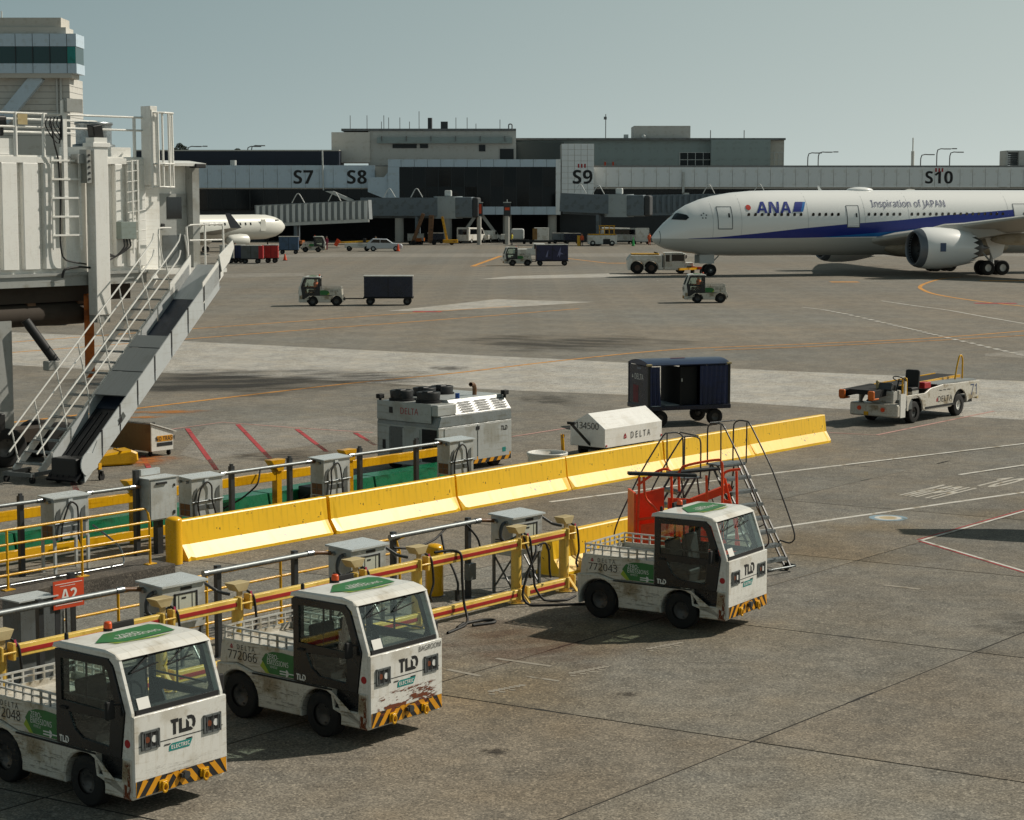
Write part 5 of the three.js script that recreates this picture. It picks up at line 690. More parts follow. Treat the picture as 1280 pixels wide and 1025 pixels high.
// ---------------------------------------------------------------- near jet bridge
{
  const t = thing('jet_bridge', 'white ribbed passenger jet bridge on a steel column, roof rails on top', 'jet bridge', -11.88, 55.6, 0, 50.8), w = M.bridgeW; t.scale.x = 1.3;
  part(t, 'tunnel', [bx(12.4, 3.1, 3.0, -4.85, 6.62, -1.05)], w); part(t, 'roof_edge', [bx(12.5, 0.16, 0.12, -4.9, 8.16, 0.53), bx(12.5, 0.12, 3.2, -4.9, 8.22, -1.05)], w); part(t, 'floor_beam', [bx(12.4, 0.3, 0.16, -4.85, 4.92, 0.5), bx(12.4, 0.08, 0.24, -4.85, 5.09, 0.52)], M.bridgeG);
  const rib = ready(rbx(0.39, 2.84, 0.16, 0.02, 0, 0, 0)); for (let k = 0; k < 22; k++) { const x = -0.62 - k * 0.53; inst(t, 'rib', rib, w, [x, 6.66, 0.52]); }
  const rib2 = ready(rbx(0.2, 2.84, 0.16, 0.02, 0, 0, 0)); for (const x of [0.62, 0.98, 1.26]) inst(t, 'rib', rib2, w, [x, 6.66, 0.52]);
  part(t, 'lift_column', [rbx(0.38, 4.6, 0.36, 0.02, -0.1, 6.25, 0.82), rbx(0.46, 0.12, 0.44, 0.01, -0.1, 8.58, 0.82)], w); part(t, 'column_bracket', [bx(0.12, 0.9, 0.3, -0.42, 8.0, 0.85), bx(0.3, 0.25, 0.3, -0.5, 8.2, 0.75)], M.bridgeG); for (let k = 0; k < 5; k++) part(t, 'bolt', cyl(0.03, 0.03, -0.42, 7.66 + k * 0.16, 1.01, 'z', 8), M.black);
  part(t, 'cab', [bx(1.5, 3.0, 2.8, 2.1, 6.6, -1.15)], M.bridgeW); part(t, 'cab_roof', [bx(1.2, 0.08, 0.7, 2.3, 8.13, 0.55, [0.12, 0, 0])], M.bridgeW); part(t, 'end_post', [bx(0.2, 3.0, 0.3, 2.83, 6.62, 0.4)], M.bridgeG); part(t, 'corner_panel', [bx(0.5, 3.0, 0.1, 1.62, 6.62, 0.35)], w);
  const d = part(t, 'service_door', [bx(0.78, 2.1, 0.06, 2.32, 6.22, 0.29)], M.bridgeG); part(d, 'door_window', [bx(0.42, 0.62, 0.02, 2.34, 6.86, 0.325)], M.darkGlass); part(d, 'kick_plate', [bx(0.66, 0.86, 0.012, 2.32, 5.65, 0.325)], M.boxD); part(d, 'handle', [rbx(0.1, 0.14, 0.06, 0.02, 2.0, 6.35, 0.33)], M.ink); part(t, 'cab_lamp', [rbx(0.3, 0.12, 0.3, 0.02, 2.72, 8.06, 0.8)], M.ink); part(t, 'switch_panel', [bx(0.3, 0.3, 0.05, 1.9, 7.7, 0.3)], w); part(t, 'switch', bx(0.07, 0.16, 0.04, 1.84, 7.68, 0.34), M.ink);
  // roof: rails, drums, lamps, mast, caged ladder
  const R = (a, b, r = 0.03) => part(t, 'roof_rail', bar(a, b, r, 8), w);
  for (const h of [9.38, 9.02]) { R([-6, h, 0.55], [1.5, h, 0.55]); R([-6, h - 0.04, -1.9], [1.6, h - 0.04, -1.9]); } for (const x of [-5, -3.6, -2.0, -1.3, 1.1, 1.5]) R([x, 8.26, 0.55], [x, 9.4, 0.55], 0.04); for (const x of [-4, -2.3, -0.6, 1.6]) R([x, 8.26, -1.9], [x, 9.36, -1.9], 0.035);
  part(t, 'fan_drum', [xf(lathe([[0.5, 0], [0.5, 0.08], [0.42, 0.1], [0.42, 0.62], [0.45, 0.64], [0.45, 0.7], [0.4, 0.71], [0.001, 0.68]], 28), { p: [0.72, 8.55, -0.6] })], M.steel); part(t, 'drum_base', [bx(1.2, 0.28, 1.2, 0.75, 8.42, -0.6)], M.bridgeW);
  part(t, 'floodlight', [rbx(0.26, 0.44, 0.28, 0.03, -0.12, 8.92, 0.82, [0.15, 0.0, 0.22])], M.black); part(t, 'lamp_foot', [bx(0.34, 0.16, 0.36, -0.1, 8.7, 0.82)], w); part(t, 'floodlight', [rbx(0.5, 0.32, 0.4, 0.06, -2.35, 9.15, 0.2)], M.black); part(t, 'floodlight', [rbx(0.24, 0.3, 0.3, 0.05, -2.3, 8.92, 0.25)], M.black); part(t, 'lamp_foot', [bx(0.62, 0.42, 0.5, -2.35, 8.5, 0.25)], w);
  part(t, 'mast', [bx(0.1, 3.6, 0.1, -0.88, 7.95, 0.72)], w); part(t, 'mast_box', [rbx(0.42, 0.36, 0.16, 0.01, -0.68, 9.62, 0.8)], M.bridgeG); part(t, 'sign_plate', [bx(0.24, 0.28, 0.02, -1.85, 9.22, 0.6)], M.tray);
  for (const x of [-1.25, -0.55]) part(t, 'ladder_rail', bx(0.05, 2.5, 0.05, x + 0.05, 7.0, 0.72), w); for (let k = 0; k < 5; k++) part(t, 'ladder_rung', bx(0.76, 0.05, 0.05, -0.88, 6.15 + k * 0.5, 0.76), w);
  for (const x of [0.9, 1.05]) part(t, 'ladder_rail', bx(0.035, 2.6, 0.035, x - 0.0, 6.9, 0.74), w); for (let k = 0; k < 9; k++) part(t, 'ladder_rung', bar([0.75, 5.9 + k * 0.28, 0.74], [1.25, 5.98 + k * 0.28, 0.74], 0.014, 6), w);
  part(t, 'safety_cage', [bar([1.35, 7.4, 0.9], [1.35, 9.6, 0.9], 0.035, 8)], w); for (const [x, z] of [[1.48, 1.0], [1.62, 0.98], [1.78, 1.0], [1.95, 0.9], [2.03, 0.7], [1.45, 0.55]]) part(t, 'safety_cage', bar([x, 7.45, z], [x - 0.02, 9.52, z], 0.026, 6), w); for (const h of [9.52, 8.1, 7.45]) part(t, 'cage_hoop', tube([[1.35, h, 0.6], [1.38, h, 0.9], [1.65, h, 1.02], [1.95, h, 0.92], [2.04, h, 0.65]], 0.028, 20, 6), w); part(t, 'grey_cabinet', [rbx(0.2, 2.2, 0.4, 0.01, 1.42, 8.6, 0.7)], M.bridgeW);
  part(t, 'junction_box', [rbx(0.42, 0.48, 0.22, 0.01, 0.72, 6.25, 0.72)], mat(0x7f8a84, 0.5, { map: T_grime })); for (const [x, e] of [[0.62, 0.0], [0.7, 0.1], [0.78, 0.16]]) part(t, 'cable', tube([[x, 6.02, 0.75], [x, 5.8, 0.78], [x - 0.2 - e, 5.55, 0.76], [0.22, 5.45 + e, 0.76]], 0.022, 18, 6), M.hose);
  part(t, 'cable', tube([[-1.2, 9.2, 0.7], [-1.15, 8.6, 0.75], [-1.05, 8.2, 0.72], [-1.02, 7.2, 0.74], [-1.05, 6.0, 0.74], [-0.95, 5.5, 0.74], [-0.4, 5.35, 0.76]], 0.022, 40, 6), M.hose); part(t, 'cable', tube([[-1.0, 5.0, 0.7], [-0.95, 5.22, 0.74], [-0.6, 5.28, 0.74], [-0.3, 5.25, 0.76]], 0.03, 20, 6), M.hose);
  for (let k = 0; k < 4; k++) part(t, 'cable', tube([[-1.25 + k * 0.08, 9.3, 0.68], [-1.35 + k * 0.1, 9.1, 0.72], [-1.2 + k * 0.12, 8.8, 0.7], [-1.0 + k * 0.06, 8.6 + k * 0.1, 0.7], [-0.95, 9.2 + k * 0.05, 0.72]], 0.016, 22, 5), M.hose);
  // underneath: beams, column, strut, wheel bogie
  part(t, 'under_frame', [bx(12, 0.45, 0.3, -4.9, 4.55, 0.1), bx(12, 0.45, 0.3, -4.9, 4.55, -2.0), bx(12.2, 0.12, 2.9, -4.9, 4.85, -1.0)], M.under); for (let k = 0; k < 8; k++) part(t, 'cross_beam', [bx(0.2, 0.5, 2.2, -0.2 - k * 1.3, 4.45, -0.9)], M.rustyBeam);
  part(t, 'cross_tube', [cyl(0.32, 2.4, -1.3, 4.0, 0.0, 'x', 18)], M.under); part(t, 'support_leg', [rbx(0.38, 4.0, 0.4, 0.02, -2.26, 2.0, 0.1)], M.bridgeG); part(t, 'support_leg', [rbx(0.38, 4.0, 0.4, 0.02, -3.6, 2.0, -1.9)], M.bridgeG); part(t, 'orange_beam', [sqb([-0.2, 4.5, 0.5], [-0.02, 2.2, 0.2], 0.22, 0.24)], M.orangeBeam); part(t, 'column_foot', [bx(0.34, 0.5, 0.34, -0.1, 4.0, 0.8)], M.bridgeG);
  part(t, 'hydraulic_strut', [bar([-1.85, 3.9, 0.5], [-1.28, 2.75, 0.8], 0.11, 12), bar([-1.7, 3.6, 0.58], [-1.25, 2.7, 0.82], 0.06, 10)], M.black); part(t, 'strut_foot', [rbx(0.3, 0.26, 0.24, 0.03, -1.4, 2.66, 0.8)], M.bridgeG);
  part(t, 'bogie_beam', [bx(2.4, 0.35, 0.8, -1.6, 0.75, -0.2)], M.under); for (const x of [-2.4, -0.9]) for (const s of [1, -1]) wheel(t, 'wheel', 0.52, 0.36, x, 0.52, -0.2 + s * 0.55, s, M.hub); part(t, 'motor_box', [rbx(0.6, 0.5, 0.4, 0.03, -2.7, 1.2, 0.3)], M.black);
  part(t, 'door_landing', [bx(1.7, 0.12, 1.2, 2.2, 5.08, 0.9)], w); const L = (p) => part(t, 'landing_rail', tube(p, 0.026, 24, 7), w);
  L([[1.95, 5.14, 1.45], [1.95, 5.8, 1.45], [1.92, 6.3, 1.45], [2.0, 6.38, 1.45], [2.9, 6.4, 1.45], [2.98, 6.36, 1.45], [2.99, 5.14, 1.45]]); L([[2.0, 5.95, 1.45], [2.5, 5.95, 1.45], [2.95, 5.95, 1.45]]); L([[2.45, 5.14, 1.45], [2.45, 5.9, 1.45], [2.45, 6.38, 1.45]]); L([[3.0, 5.14, 0.4], [3.0, 6.1, 0.4], [3.0, 6.38, 0.6], [3.0, 6.38, 1.4]]); L([[1.5, 5.1, 0.9], [1.5, 6.2, 0.9], [1.55, 6.3, 0.9], [1.85, 6.3, 0.9]]);
}
{ // service stairs and the bag chute beside them
  const run = 6.0, B = [-12.3, 50.3], rise0 = 0.3, rise1 = 5.04, yAt = (x) => rise0 + (rise1 - rise0) * x / run, w = M.bridgeW;
  const t = thing('service_stairs', 'steep white service stairs with pipe handrails up to the jet bridge door', 'stairs', B[0], B[1], 0, 62.5);
  for (const s of [0.42, -0.42]) { part(t, 'stringer', sqb([0, yAt(0) - 0.05, s], [run, yAt(run) - 0.05, s], 0.05, 0.2), w);
    for (const k of [0.55, 1.0]) part(t, 'handrail', tube([[-0.15, yAt(0) + k - 0.12, s * 1.08], [0.1, yAt(0.1) + k, s * 1.08], [run * 0.5, yAt(run * 0.5) + k, s * 1.08], [run - 0.3, yAt(run - 0.3) + k, s * 1.08], [run - 0.05, yAt(run) + k + 0.12, s * 1.08]], 0.024, 40, 7), w);
    for (let i = 0; i < 8; i++) { const x = 0.2 + i * 0.88; part(t, 'baluster', bar([x, yAt(x) - 0.02, s * 1.08], [x - 0.22, yAt(x - 0.22) + 1.0 - 0.02, s * 1.08], 0.02, 7), w); } }
  for (let k = 0; k < 18; k++) { const x = (k + 0.5) * run / 18; part(t, 'tread', [bx(0.26, 0.035, 0.84, x, yAt(x), 0)], M.galv); }
  part(t, 'base_frame', [bx(1.0, 0.1, 0.08, 0.1, 0.22, 0.42), bx(1.0, 0.1, 0.08, 0.1, 0.22, -0.42), bx(0.08, 0.1, 0.9, -0.35, 0.22, 0)], M.boxD); for (const x of [-0.3, 0.5]) for (const z of [0.42, -0.42]) part(t, 'castor', [cyl(0.09, 0.06, x, 0.09, z, 'z', 14), bx(0.06, 0.1, 0.1, x, 0.19, z)], M.rubber);
  const c = thing('bag_chute', 'grey metal bag chute sloping down beside the service stairs', 'chute', B[0] + 1.25 * Math.sin(62.5 * D2R), B[1] - 1.25 * Math.cos(62.5 * D2R), 0, 62.5), hw = 0.5;
  const wallSeg = (x0, x1, z, lo, hi) => ext([[x0, yAt(x0) + lo], [x1, yAt(x1) + lo], [x1, yAt(x1) + hi], [x0, yAt(x0) + hi]], 0.03, { z });
  const n = 8; for (let k = 0; k < n; k++) { const a = run * (k / n) * 0.98 + 0.1, b = a + run / n * 0.98 - 0.06; part(c, 'wall_panel', wallSeg(a, b, hw, -0.32, 0.36), M.aluL); part(c, 'wall_panel', wallSeg(a, b, -hw, -0.32, 0.36), M.aluL); part(c, 'seam', wallSeg(b + 0.0, b + 0.06, hw + 0.004, -0.05, 0.36), M.ink); }
  part(c, 'bottom_tray', [sqb([0.1, yAt(0.1) - 0.3, 0], [run, yAt(run) - 0.3, 0], 1.0, 0.05)], M.aluD);
  part(c, 'slide', [sqb([-0.2, yAt(-0.2) - 0.02, 0], [run * 0.3, yAt(run * 0.3) - 0.02, 0], 0.94, 0.06)], M.chuteDark); part(c, 'slide', [sqb([run * 0.3, yAt(run * 0.3), 0], [run * 0.86, yAt(run * 0.86), 0], 0.94, 0.06)], M.chuteBlue); for (let k = 0; k < 5; k++) part(c, 'slide_groove', [sqb([-0.15, yAt(-0.15) + 0.02, -0.38 + k * 0.19], [run * 0.28, yAt(run * 0.28) + 0.02, -0.38 + k * 0.19], 0.02, 0.03)], M.ink);
  for (const [a, b] of [[0.30, 0.415], [0.42, 0.535], [0.54, 0.60]]) part(c, 'cover', [sqb([run * a, yAt(run * a) + 0.37, 0], [run * b, yAt(run * b) + 0.37, 0], 1.02, 0.03)], M.aluD);
  part(c, 'top_skirt', [wallSeg(run * 0.86, run * 1.02, hw, -0.1, 0.5), wallSeg(run * 0.84, run * 1.0, -hw, -0.1, 0.55)], w); part(c, 'slide', [sqb([run * 0.86, yAt(run * 0.86) + 0.02, 0], [run * 1.05, yAt(run * 1.05) + 0.02, 0], 0.96, 0.05)], M.aluL);
  part(c, 'lip', [ext([[run * 1.0, yAt(run) + 0.1], [run * 1.06, yAt(run) + 0.35], [run * 1.10, yAt(run) + 0.75], [run * 1.09, yAt(run) + 0.95], [run * 0.98, yAt(run) + 0.55]], 0.04, { z: hw + 0.03, bevel: 0.01 })], w);
  part(c, 'end_guard', [ext([...arc(0.25, yAt(0.25) + 0.02, 0.3, 60, 250, 10), [0.6, yAt(0.5) - 0.3], [0.6, yAt(0.6) + 0.3]], 0.03, { z: hw + 0.02 })], M.aluL); part(c, 'drive_box', [rbx(0.6, 0.5, 0.8, 0.05, 0.2, 0.42, 0)], M.black); part(c, 'brand_plate', [bx(0.3, 0.16, 0.006, 1.6, yAt(1.6) - 0.02, hw + 0.02, [0, 0, 0.72])], M.boxD); part(c, 'brand_mark', [ext([[1.45, yAt(1.5) - 0.12], [1.62, yAt(1.5) + 0.0], [1.58, yAt(1.5) + 0.12], [1.5, yAt(1.5) + 0.02]], 0.004, { z: hw + 0.026 })], M.ink); part(c, 'leg', bar([0.9, yAt(0.9) - 0.3, 0.3], [0.95, 0.15, 0.3], 0.04, 8), M.boxD); for (const z of [0.35, -0.35]) part(c, 'castor', [cyl(0.1, 0.06, 0.15, 0.1, z, 'z', 14), bx(0.06, 0.1, 0.1, 0.15, 0.2, z)], M.rubber); for (const z of [0.35, -0.35]) part(c, 'castor', [cyl(0.1, 0.06, 0.95, 0.1, z, 'z', 14), bx(0.06, 0.1, 0.1, 0.95, 0.2, z)], M.rubber); part(c, 'yellow_tag', [bx(0.12, 0.16, 0.06, 0.75, 0.4, 0.45)], M.hook);
}
// ---------------------------------------------------------------- wide-body airliner
{
  const t = thing('airliner', 'large white airliner with blue stripe and ANA lettering being towed', 'airliner', 17.81, 181.3, 0, 196); // local +x to the nose, camera side is -z
  const hullW = mat(0xeff0ee, 0.3, { clearcoat: 0.5, clearcoatRoughness: 0.12 }), hullG = mat(0xb9bcb9, 0.35, { clearcoat: 0.3 }), blueD = mat(0x1c2f86, 0.35), blueL = mat(0x2070b8, 0.35), line = mat(0x5a6166, 0.5), wingM = mat(0xb5b4ad, 0.42), dirtyM = mat(0xa39a88, 0.55, { map: T_grime }), gearM = mat(0xc6c7c4, 0.45), lipM = mat(0x6b7178, 0.4, { metalness: 0.3 });
  // station, top, bottom, half width
  const S = [[0.05, 3.5, 3.28, 0.12], [0.47, 3.99, 2.92, 0.66], [0.9, 4.45, 2.68, 0.98], [1.35, 4.88, 2.5, 1.28], [1.95, 5.36, 2.36, 1.6], [2.6, 5.94, 2.23, 1.87], [3.4, 6.42, 2.12, 2.12], [4.6, 6.89, 1.96, 2.4], [5.8, 7.21, 1.87, 2.6], [7.5, 7.49, 1.8, 2.77], [9.5, 7.66, 1.79, 2.86], [12, 7.72, 1.79, 2.885], [20, 7.74, 1.79, 2.885], [30, 7.74, 1.79, 2.885], [40, 7.74, 1.8, 2.885], [46, 7.74, 2.4, 2.8], [52, 7.7, 3.7, 2.3], [57, 7.6, 5.1, 1.5], [62, 7.4, 6.6, 0.35]];
  const at = (st) => { let i = 0; while (i + 2 < S.length && S[i + 1][0] < st) i++; const a = S[i], b = S[i + 1], k = Math.max(0, Math.min(1, (st - a[0]) / (b[0] - a[0]))); return [1, 2, 3].map((j) => a[j] + (b[j] - a[j]) * k); };
  const P = (st, h, off = 0, side = -1) => { const [tp, bt, w] = at(st), c = (tp + bt) / 2, a = (tp - bt) / 2, y = Math.max(-0.999, Math.min(0.999, (h - c) / a)), z = w * Math.sqrt(1 - y * y); return [5.6 - st, h + off * y, side * (z + off * Math.sqrt(1 - y * y))]; };
  const stns = []; for (let k = 0; k < S.length - 1; k++) { const n = S[k + 1][0] < 14 ? 3 : 4; for (let j = 0; j < n; j++) stns.push(S[k][0] + (S[k + 1][0] - S[k][0]) * j / n); } stns.push(62);
  const belt = (st) => { const [tp, bt] = at(st), c = (tp + bt) / 2, a = (tp - bt) / 2; return Math.asin(Math.max(-0.98, Math.min(0.98, (Math.max(bt, 3.42 + Math.max(0, st - 44) * 0.19) - c) / a))); };
  function hull(a0, a1, n) { const pos = [], idx = []; for (const st of stns) { const [tp, bt, w] = at(st), c = (tp + bt) / 2, a = (tp - bt) / 2, lo = a0(st), hi = a1(st); for (let j = 0; j <= n; j++) { const q = lo + (hi - lo) * j / n; pos.push(5.6 - st, c + a * Math.sin(q), w * Math.cos(q)); } } for (let i = 0; i + 1 < stns.length; i++) for (let j = 0; j < n; j++) { const k = i * (n + 1) + j; idx.push(k, k + 1, k + n + 2, k, k + n + 2, k + n + 1); } const g = new THREE.BufferGeometry(); g.setAttribute('position', new THREE.Float32BufferAttribute(pos, 3)); g.setIndex(idx); g.computeVertexNormals(); return g; }
  const upper = part(t, 'fuselage', hull(belt, (st) => Math.PI - belt(st), 40), hullW); part(t, 'belly', hull((st) => -Math.PI - belt(st), belt, 30), hullG);
  const patch = (sts, lo, hi, off, n = 6, side = -1) => { const pos = [], idx = []; for (const s of sts) { const a = lo(s), b = hi(s); for (let j = 0; j <= n; j++) pos.push(...P(s, a + (b - a) * j / n, off, side)); } for (let i = 0; i + 1 < sts.length; i++) for (let j = 0; j < n; j++) { const k = i * (n + 1) + j; idx.push(k, k + 1, k + n + 2, k, k + n + 2, k + n + 1); } const g = new THREE.BufferGeometry(); g.setAttribute('position', new THREE.Float32BufferAttribute(pos, 3)); g.setIndex(idx); g.computeVertexNormals(); return g; };
  const span = (a, b, n) => Array.from({ length: n + 1 }, (_, i) => a + (b - a) * i / n), lerp = (tab) => (s) => { let i = 0; while (i + 2 < tab.length && tab[i + 1][0] < s) i++; const [x0, y0] = tab[i], [x1, y1] = tab[i + 1]; return y0 + (y1 - y0) * (s - x0) / (x1 - x0); };
  const top = lerp([[2.85, 3.43], [5.6, 3.55], [9.5, 3.9], [13.4, 4.3], [18, 4.68], [23, 5.0], [28, 5.45], [36, 6.02], [48, 6.7], [60, 7.2]]), bot = lerp([[2.85, 3.41], [13, 3.44], [22.6, 3.55], [30, 4.0], [44, 4.8], [60, 6.8]]);
  for (const s of [-1, 1]) { part(upper, 'dark_blue_stripe', patch(span(2.9, 56, 80), bot, top, 0.012, 6, s), blueD); part(upper, 'light_blue_stripe', patch(span(15.5, 40, 40), (q) => bot(q) + 0.01, lerp([[15.5, 3.5], [22.6, 4.0], [30, 4.75], [40, 5.4]]), 0.02, 4, s), blueL); }
  const seg = (st0, h0, st1, h1, w, off = 0.02) => { const n = 8, vert = Math.abs(h1 - h0) > Math.abs(st1 - st0); return vert ? patch([Math.min(st0, st1) - w / 2, Math.min(st0, st1) + w / 2].map((q) => q), () => Math.min(h0, h1), () => Math.max(h0, h1), off, n) : patch(span(st0, st1, 4), () => h0 - w / 2, () => h0 + w / 2, off, 1); };
  for (const [a, b, lo, hi] of [[5.45, 6.75, 4.28, 6.24], [17.85, 19.05, 4.38, 6.33], [34.8, 36.1, 4.5, 6.46], [50, 51, 5.0, 6.7]]) { const d = part(upper, 'door', patch(span(a, b, 3), () => lo, () => hi, 0.014, 8), hullW); part(d, 'door_outline', [seg(a, lo, a, hi, 0.07, 0.024), seg(b, lo, b, hi, 0.07, 0.024), seg(a, lo, b, lo, 0.08, 0.024), seg(a, hi, b, hi, 0.05, 0.024)], line); part(d, 'door_window', patch(span(b - 0.36, b - 0.2, 2), () => 5.28, () => 5.66, 0.03, 2), M.darkGlass); }
  const dense = (g, n) => { let q = g.index ? g.toNonIndexed() : g; for (let k = 0; k < n; k++) { const p = q.attributes.position, o = [], v = (i) => [p.getX(i), p.getY(i), p.getZ(i)], mid = (a, b) => [(a[0] + b[0]) / 2, (a[1] + b[1]) / 2, 0]; for (let i = 0; i < p.count; i += 3) { const a = v(i), b = v(i + 1), c = v(i + 2), ab = mid(a, b), bc = mid(b, c), ca = mid(c, a); o.push(...a, ...ab, ...ca, ...ab, ...b, ...bc, ...ca, ...bc, ...c, ...ab, ...bc, ...ca); } q = new THREE.BufferGeometry(); q.setAttribute('position', new THREE.Float32BufferAttribute(o, 3)); } return q; };
  // cockpit glass, cabin windows, lettering wrapped on the hull
  for (const s of [-1, 1]) for (const q of [[[0.98, 5.02], [1.95, 5.5], [2.15, 5.64], [1.62, 5.52], [1.2, 5.2]], [[1.72, 5.08], [2.28, 5.66], [2.85, 5.5], [3.0, 5.27], [2.7, 5.04]]]) { const g = dense(new THREE.ShapeGeometry(new THREE.Shape(q.map((v) => new THREE.Vector2(...v)))), 3); const p = g.attributes.position; for (let i = 0; i < p.count; i++) { const w = P(p.getX(i), Math.min(p.getY(i), at(p.getX(i))[0] - 0.02), 0.05, s); p.setXYZ(i, ...w); } g.computeVertexNormals(); part(upper, 'cockpit_window', g, M.darkGlass); }
  for (const s of [-1, 1]) { const z0 = Math.abs(P(15, 5.47)[2]) + 0.015, pane = ready(xf(new THREE.CapsuleGeometry(0.14, 0.2, 3, 8), { s: [1, 1, 0.12] })); const put = (a, b, n) => { for (let i = 0; i < n; i++) { const st = a + (b - a) * i / (n - 1), p = P(st, 5.47, 0.012, s); inst(upper, 'window', pane, M.darkGlass, p, [s * 0.24, 0, 0]); } }; put(8.29, 13.3, 9); put(14.5, 16.97, 5); put(20, 23.1, 6); put(24.3, 33.6, 16); put(37.2, 49, 20); }
  const wrapText = (g, st0, h0, sx = 1, shear = 0) => { const q = dense(g, 2), p = q.attributes.position; for (let i = 0; i < p.count; i++) p.setXYZ(i, ...P(st0 + p.getX(i) * sx + p.getY(i) * shear, h0 + p.getY(i), 0.03)); q.computeVertexNormals(); return q; };
  part(upper, 'airline_lettering', wrapText(txt('ANA', 0.74, font), 10.8, 6.17, 1.12, 0.18), blueD); part(upper, 'slogan_lettering', wrapText(txt('Inspiration of JAPAN', 0.44, fontR), 24.15, 6.43, 0.98), mat(0x41486e, 0.5));
  part(upper, 'airline_mark', wrapText(flat([[-0.6, -0.44], [0.15, -0.44], [0.55, 0.44], [-0.2, 0.44]]), 13.15, 6.22), blueD); part(upper, 'airline_mark', wrapText(flat([[0.15, -0.44], [0.4, -0.44], [0.8, 0.44], [0.55, 0.44]]), 13.15, 6.22), blueL);
  part(upper, 'flag_disc', wrapText(new THREE.CircleGeometry(0.24, 20), 8.35, 6.17), mat(0xc2301f, 0.5)); part(upper, 'alliance_mark', [0, 1, 2, 3, 4].map((k) => wrapText(new THREE.CircleGeometry(0.07, 6).translate(0.22 * Math.sin(k * 1.257), 0.22 * Math.cos(k * 1.257), 0), 4.25, 5.42)), line); part(upper, 'radome_seam', patch([0.62, 0.66], (s) => at(s)[1] + 0.15, (s) => at(s)[0] - 0.1, 0.012, 8), line);
  for (const q of [5.0, 7.6, 14.0, 19.6, 24.0, 34.2, 43]) part(upper, 'skin_seam', patch([q, q + 0.035], (v) => 3.5, (v) => at(v)[0] - 0.25, 0.009, 12), mat(0xc3c5c4, 0.4));
  part(t, 'satcom_dome', xf(sph(1, 0, 0, 0, 18, 8, [1.3, 0.28, 0.7]), { p: [5.6 - 20.4, 7.74, 0] }), hullW); part(t, 'blade_aerial', [ext([[0, 0], [0.35, 0], [0.45, 0.42], [0.3, 0.42]], 0.05).translate(5.6 - 16.6, 7.7, 0)], hullW);
  // wings
  const foil = [[0, 0], [0.03, 0.35], [0.12, 0.7], [0.3, 1], [0.55, 0.85], [0.8, 0.4], [1, 0.02], [0.8, -0.2], [0.55, -0.5], [0.3, -0.7], [0.12, -0.55], [0.03, -0.3]];
  function wing(secs, m, name) { const pos = [], idx = [], n = foil.length; for (const [le, ch, lat, h, th] of secs) for (const [u, v] of foil) pos.push(5.6 - (le + u * ch), h + v * th / 2, lat); for (let i = 0; i + 1 < secs.length; i++) for (let j = 0; j < n; j++) { const a = i * n + j, b = i * n + (j + 1) % n; idx.push(a, b, b + n, a, b + n, a + n); } const e = (secs.length - 1) * n; for (let j = 1; j + 1 < n; j++) idx.push(e, e + j, e + j + 1); const g = new THREE.BufferGeometry(); g.setAttribute('position', new THREE.Float32BufferAttribute(pos, 3)); g.setIndex(idx); g.computeVertexNormals(); return part(t, name, g, m); }
  for (const s of [-1, 1]) {
    wing([[18.5, 15, s * 0.5, 2.7, 1.7], [20.8, 12.6, s * 2.8, 3.3, 1.55], [25.2, 9.4, s * 9.6, 4.55, 1.0], [31, 6.3, s * 18.5, 5.9, 0.6], [36.8, 3.6, s * 27, 7.2, 0.32], [40.5, 1.0, s * 30, 7.9, 0.12]], wingM, 'wing');
    const en = part(t, 'engine', [xf(lathe([[1.42, 0.0], [1.5, 0.12], [1.62, 0.3], [1.72, 0.6], [1.83, 1.3], [1.84, 2.4], [1.74, 3.6], [1.56, 4.6], [1.44, 5.2]], 40), { r: [0, 0, Math.PI / 2], p: [5.6 - 20.9, 2.64, s * 9.7] })], hullW);
    part(en, 'inlet_lip', xf(lathe([[1.36, 0.5], [1.36, 0.15], [1.42, -0.02], [1.52, 0.1], [1.64, 0.3], [1.735, 0.62]], 40), { r: [0, 0, Math.PI / 2], p: [5.6 - 20.9, 2.64, s * 9.7] }), lipM); part(en, 'inlet_duct', xf(lathe([[1.36, 0.3], [1.38, 1.4], [0.001, 1.42]], 32), { r: [0, 0, Math.PI / 2], p: [5.6 - 20.9, 2.64, s * 9.7] }), M.black); part(en, 'spinner', xf(new THREE.ConeGeometry(0.38, 0.7, 18), { r: [0, 0, -Math.PI / 2], p: [5.6 - 21.9, 2.64, s * 9.7] }), M.darkSteel);
    const fan = []; for (let k = 0; k < 18; k++) { const a = k * Math.PI / 9; fan.push(bx(0.05, 0.95, 0.22, 0, 0.86, 0, [0, 0.6, 0]).rotateX(a).translate(5.6 - 22.1, 2.64, s * 9.7)); } part(en, 'fan_blades', fan, M.darkSteel);
    const ch = []; for (let k = 0; k < 18; k++) { const a = k * Math.PI / 9, q = (d, r, x) => [5.6 - x, 2.64 + r * Math.cos(a + d), s * 9.7 + r * Math.sin(a + d)]; ch.push(quad(q(-0.174, 1.44, 26.09), q(0.174, 1.44, 26.09), q(0.02, 1.36, 26.65), q(-0.02, 1.36, 26.65))); } part(en, 'chevrons', ch, hullW);
    part(en, 'exhaust_cone', [xf(lathe([[1.2, 5.0], [1.0, 6.0], [0.78, 6.5], [0.7, 6.4], [0.45, 6.5], [0.001, 7.6]], 24), { r: [0, 0, Math.PI / 2], p: [5.6 - 20.9, 2.64, s * 9.7] })], M.darkSteel); part(en, 'maker_badge', [bx(0.55, 0.75, 0.02, 5.6 - 22.9, 2.75, s * (9.7 + 1.85))], mat(0x4b5a78, 0.5));
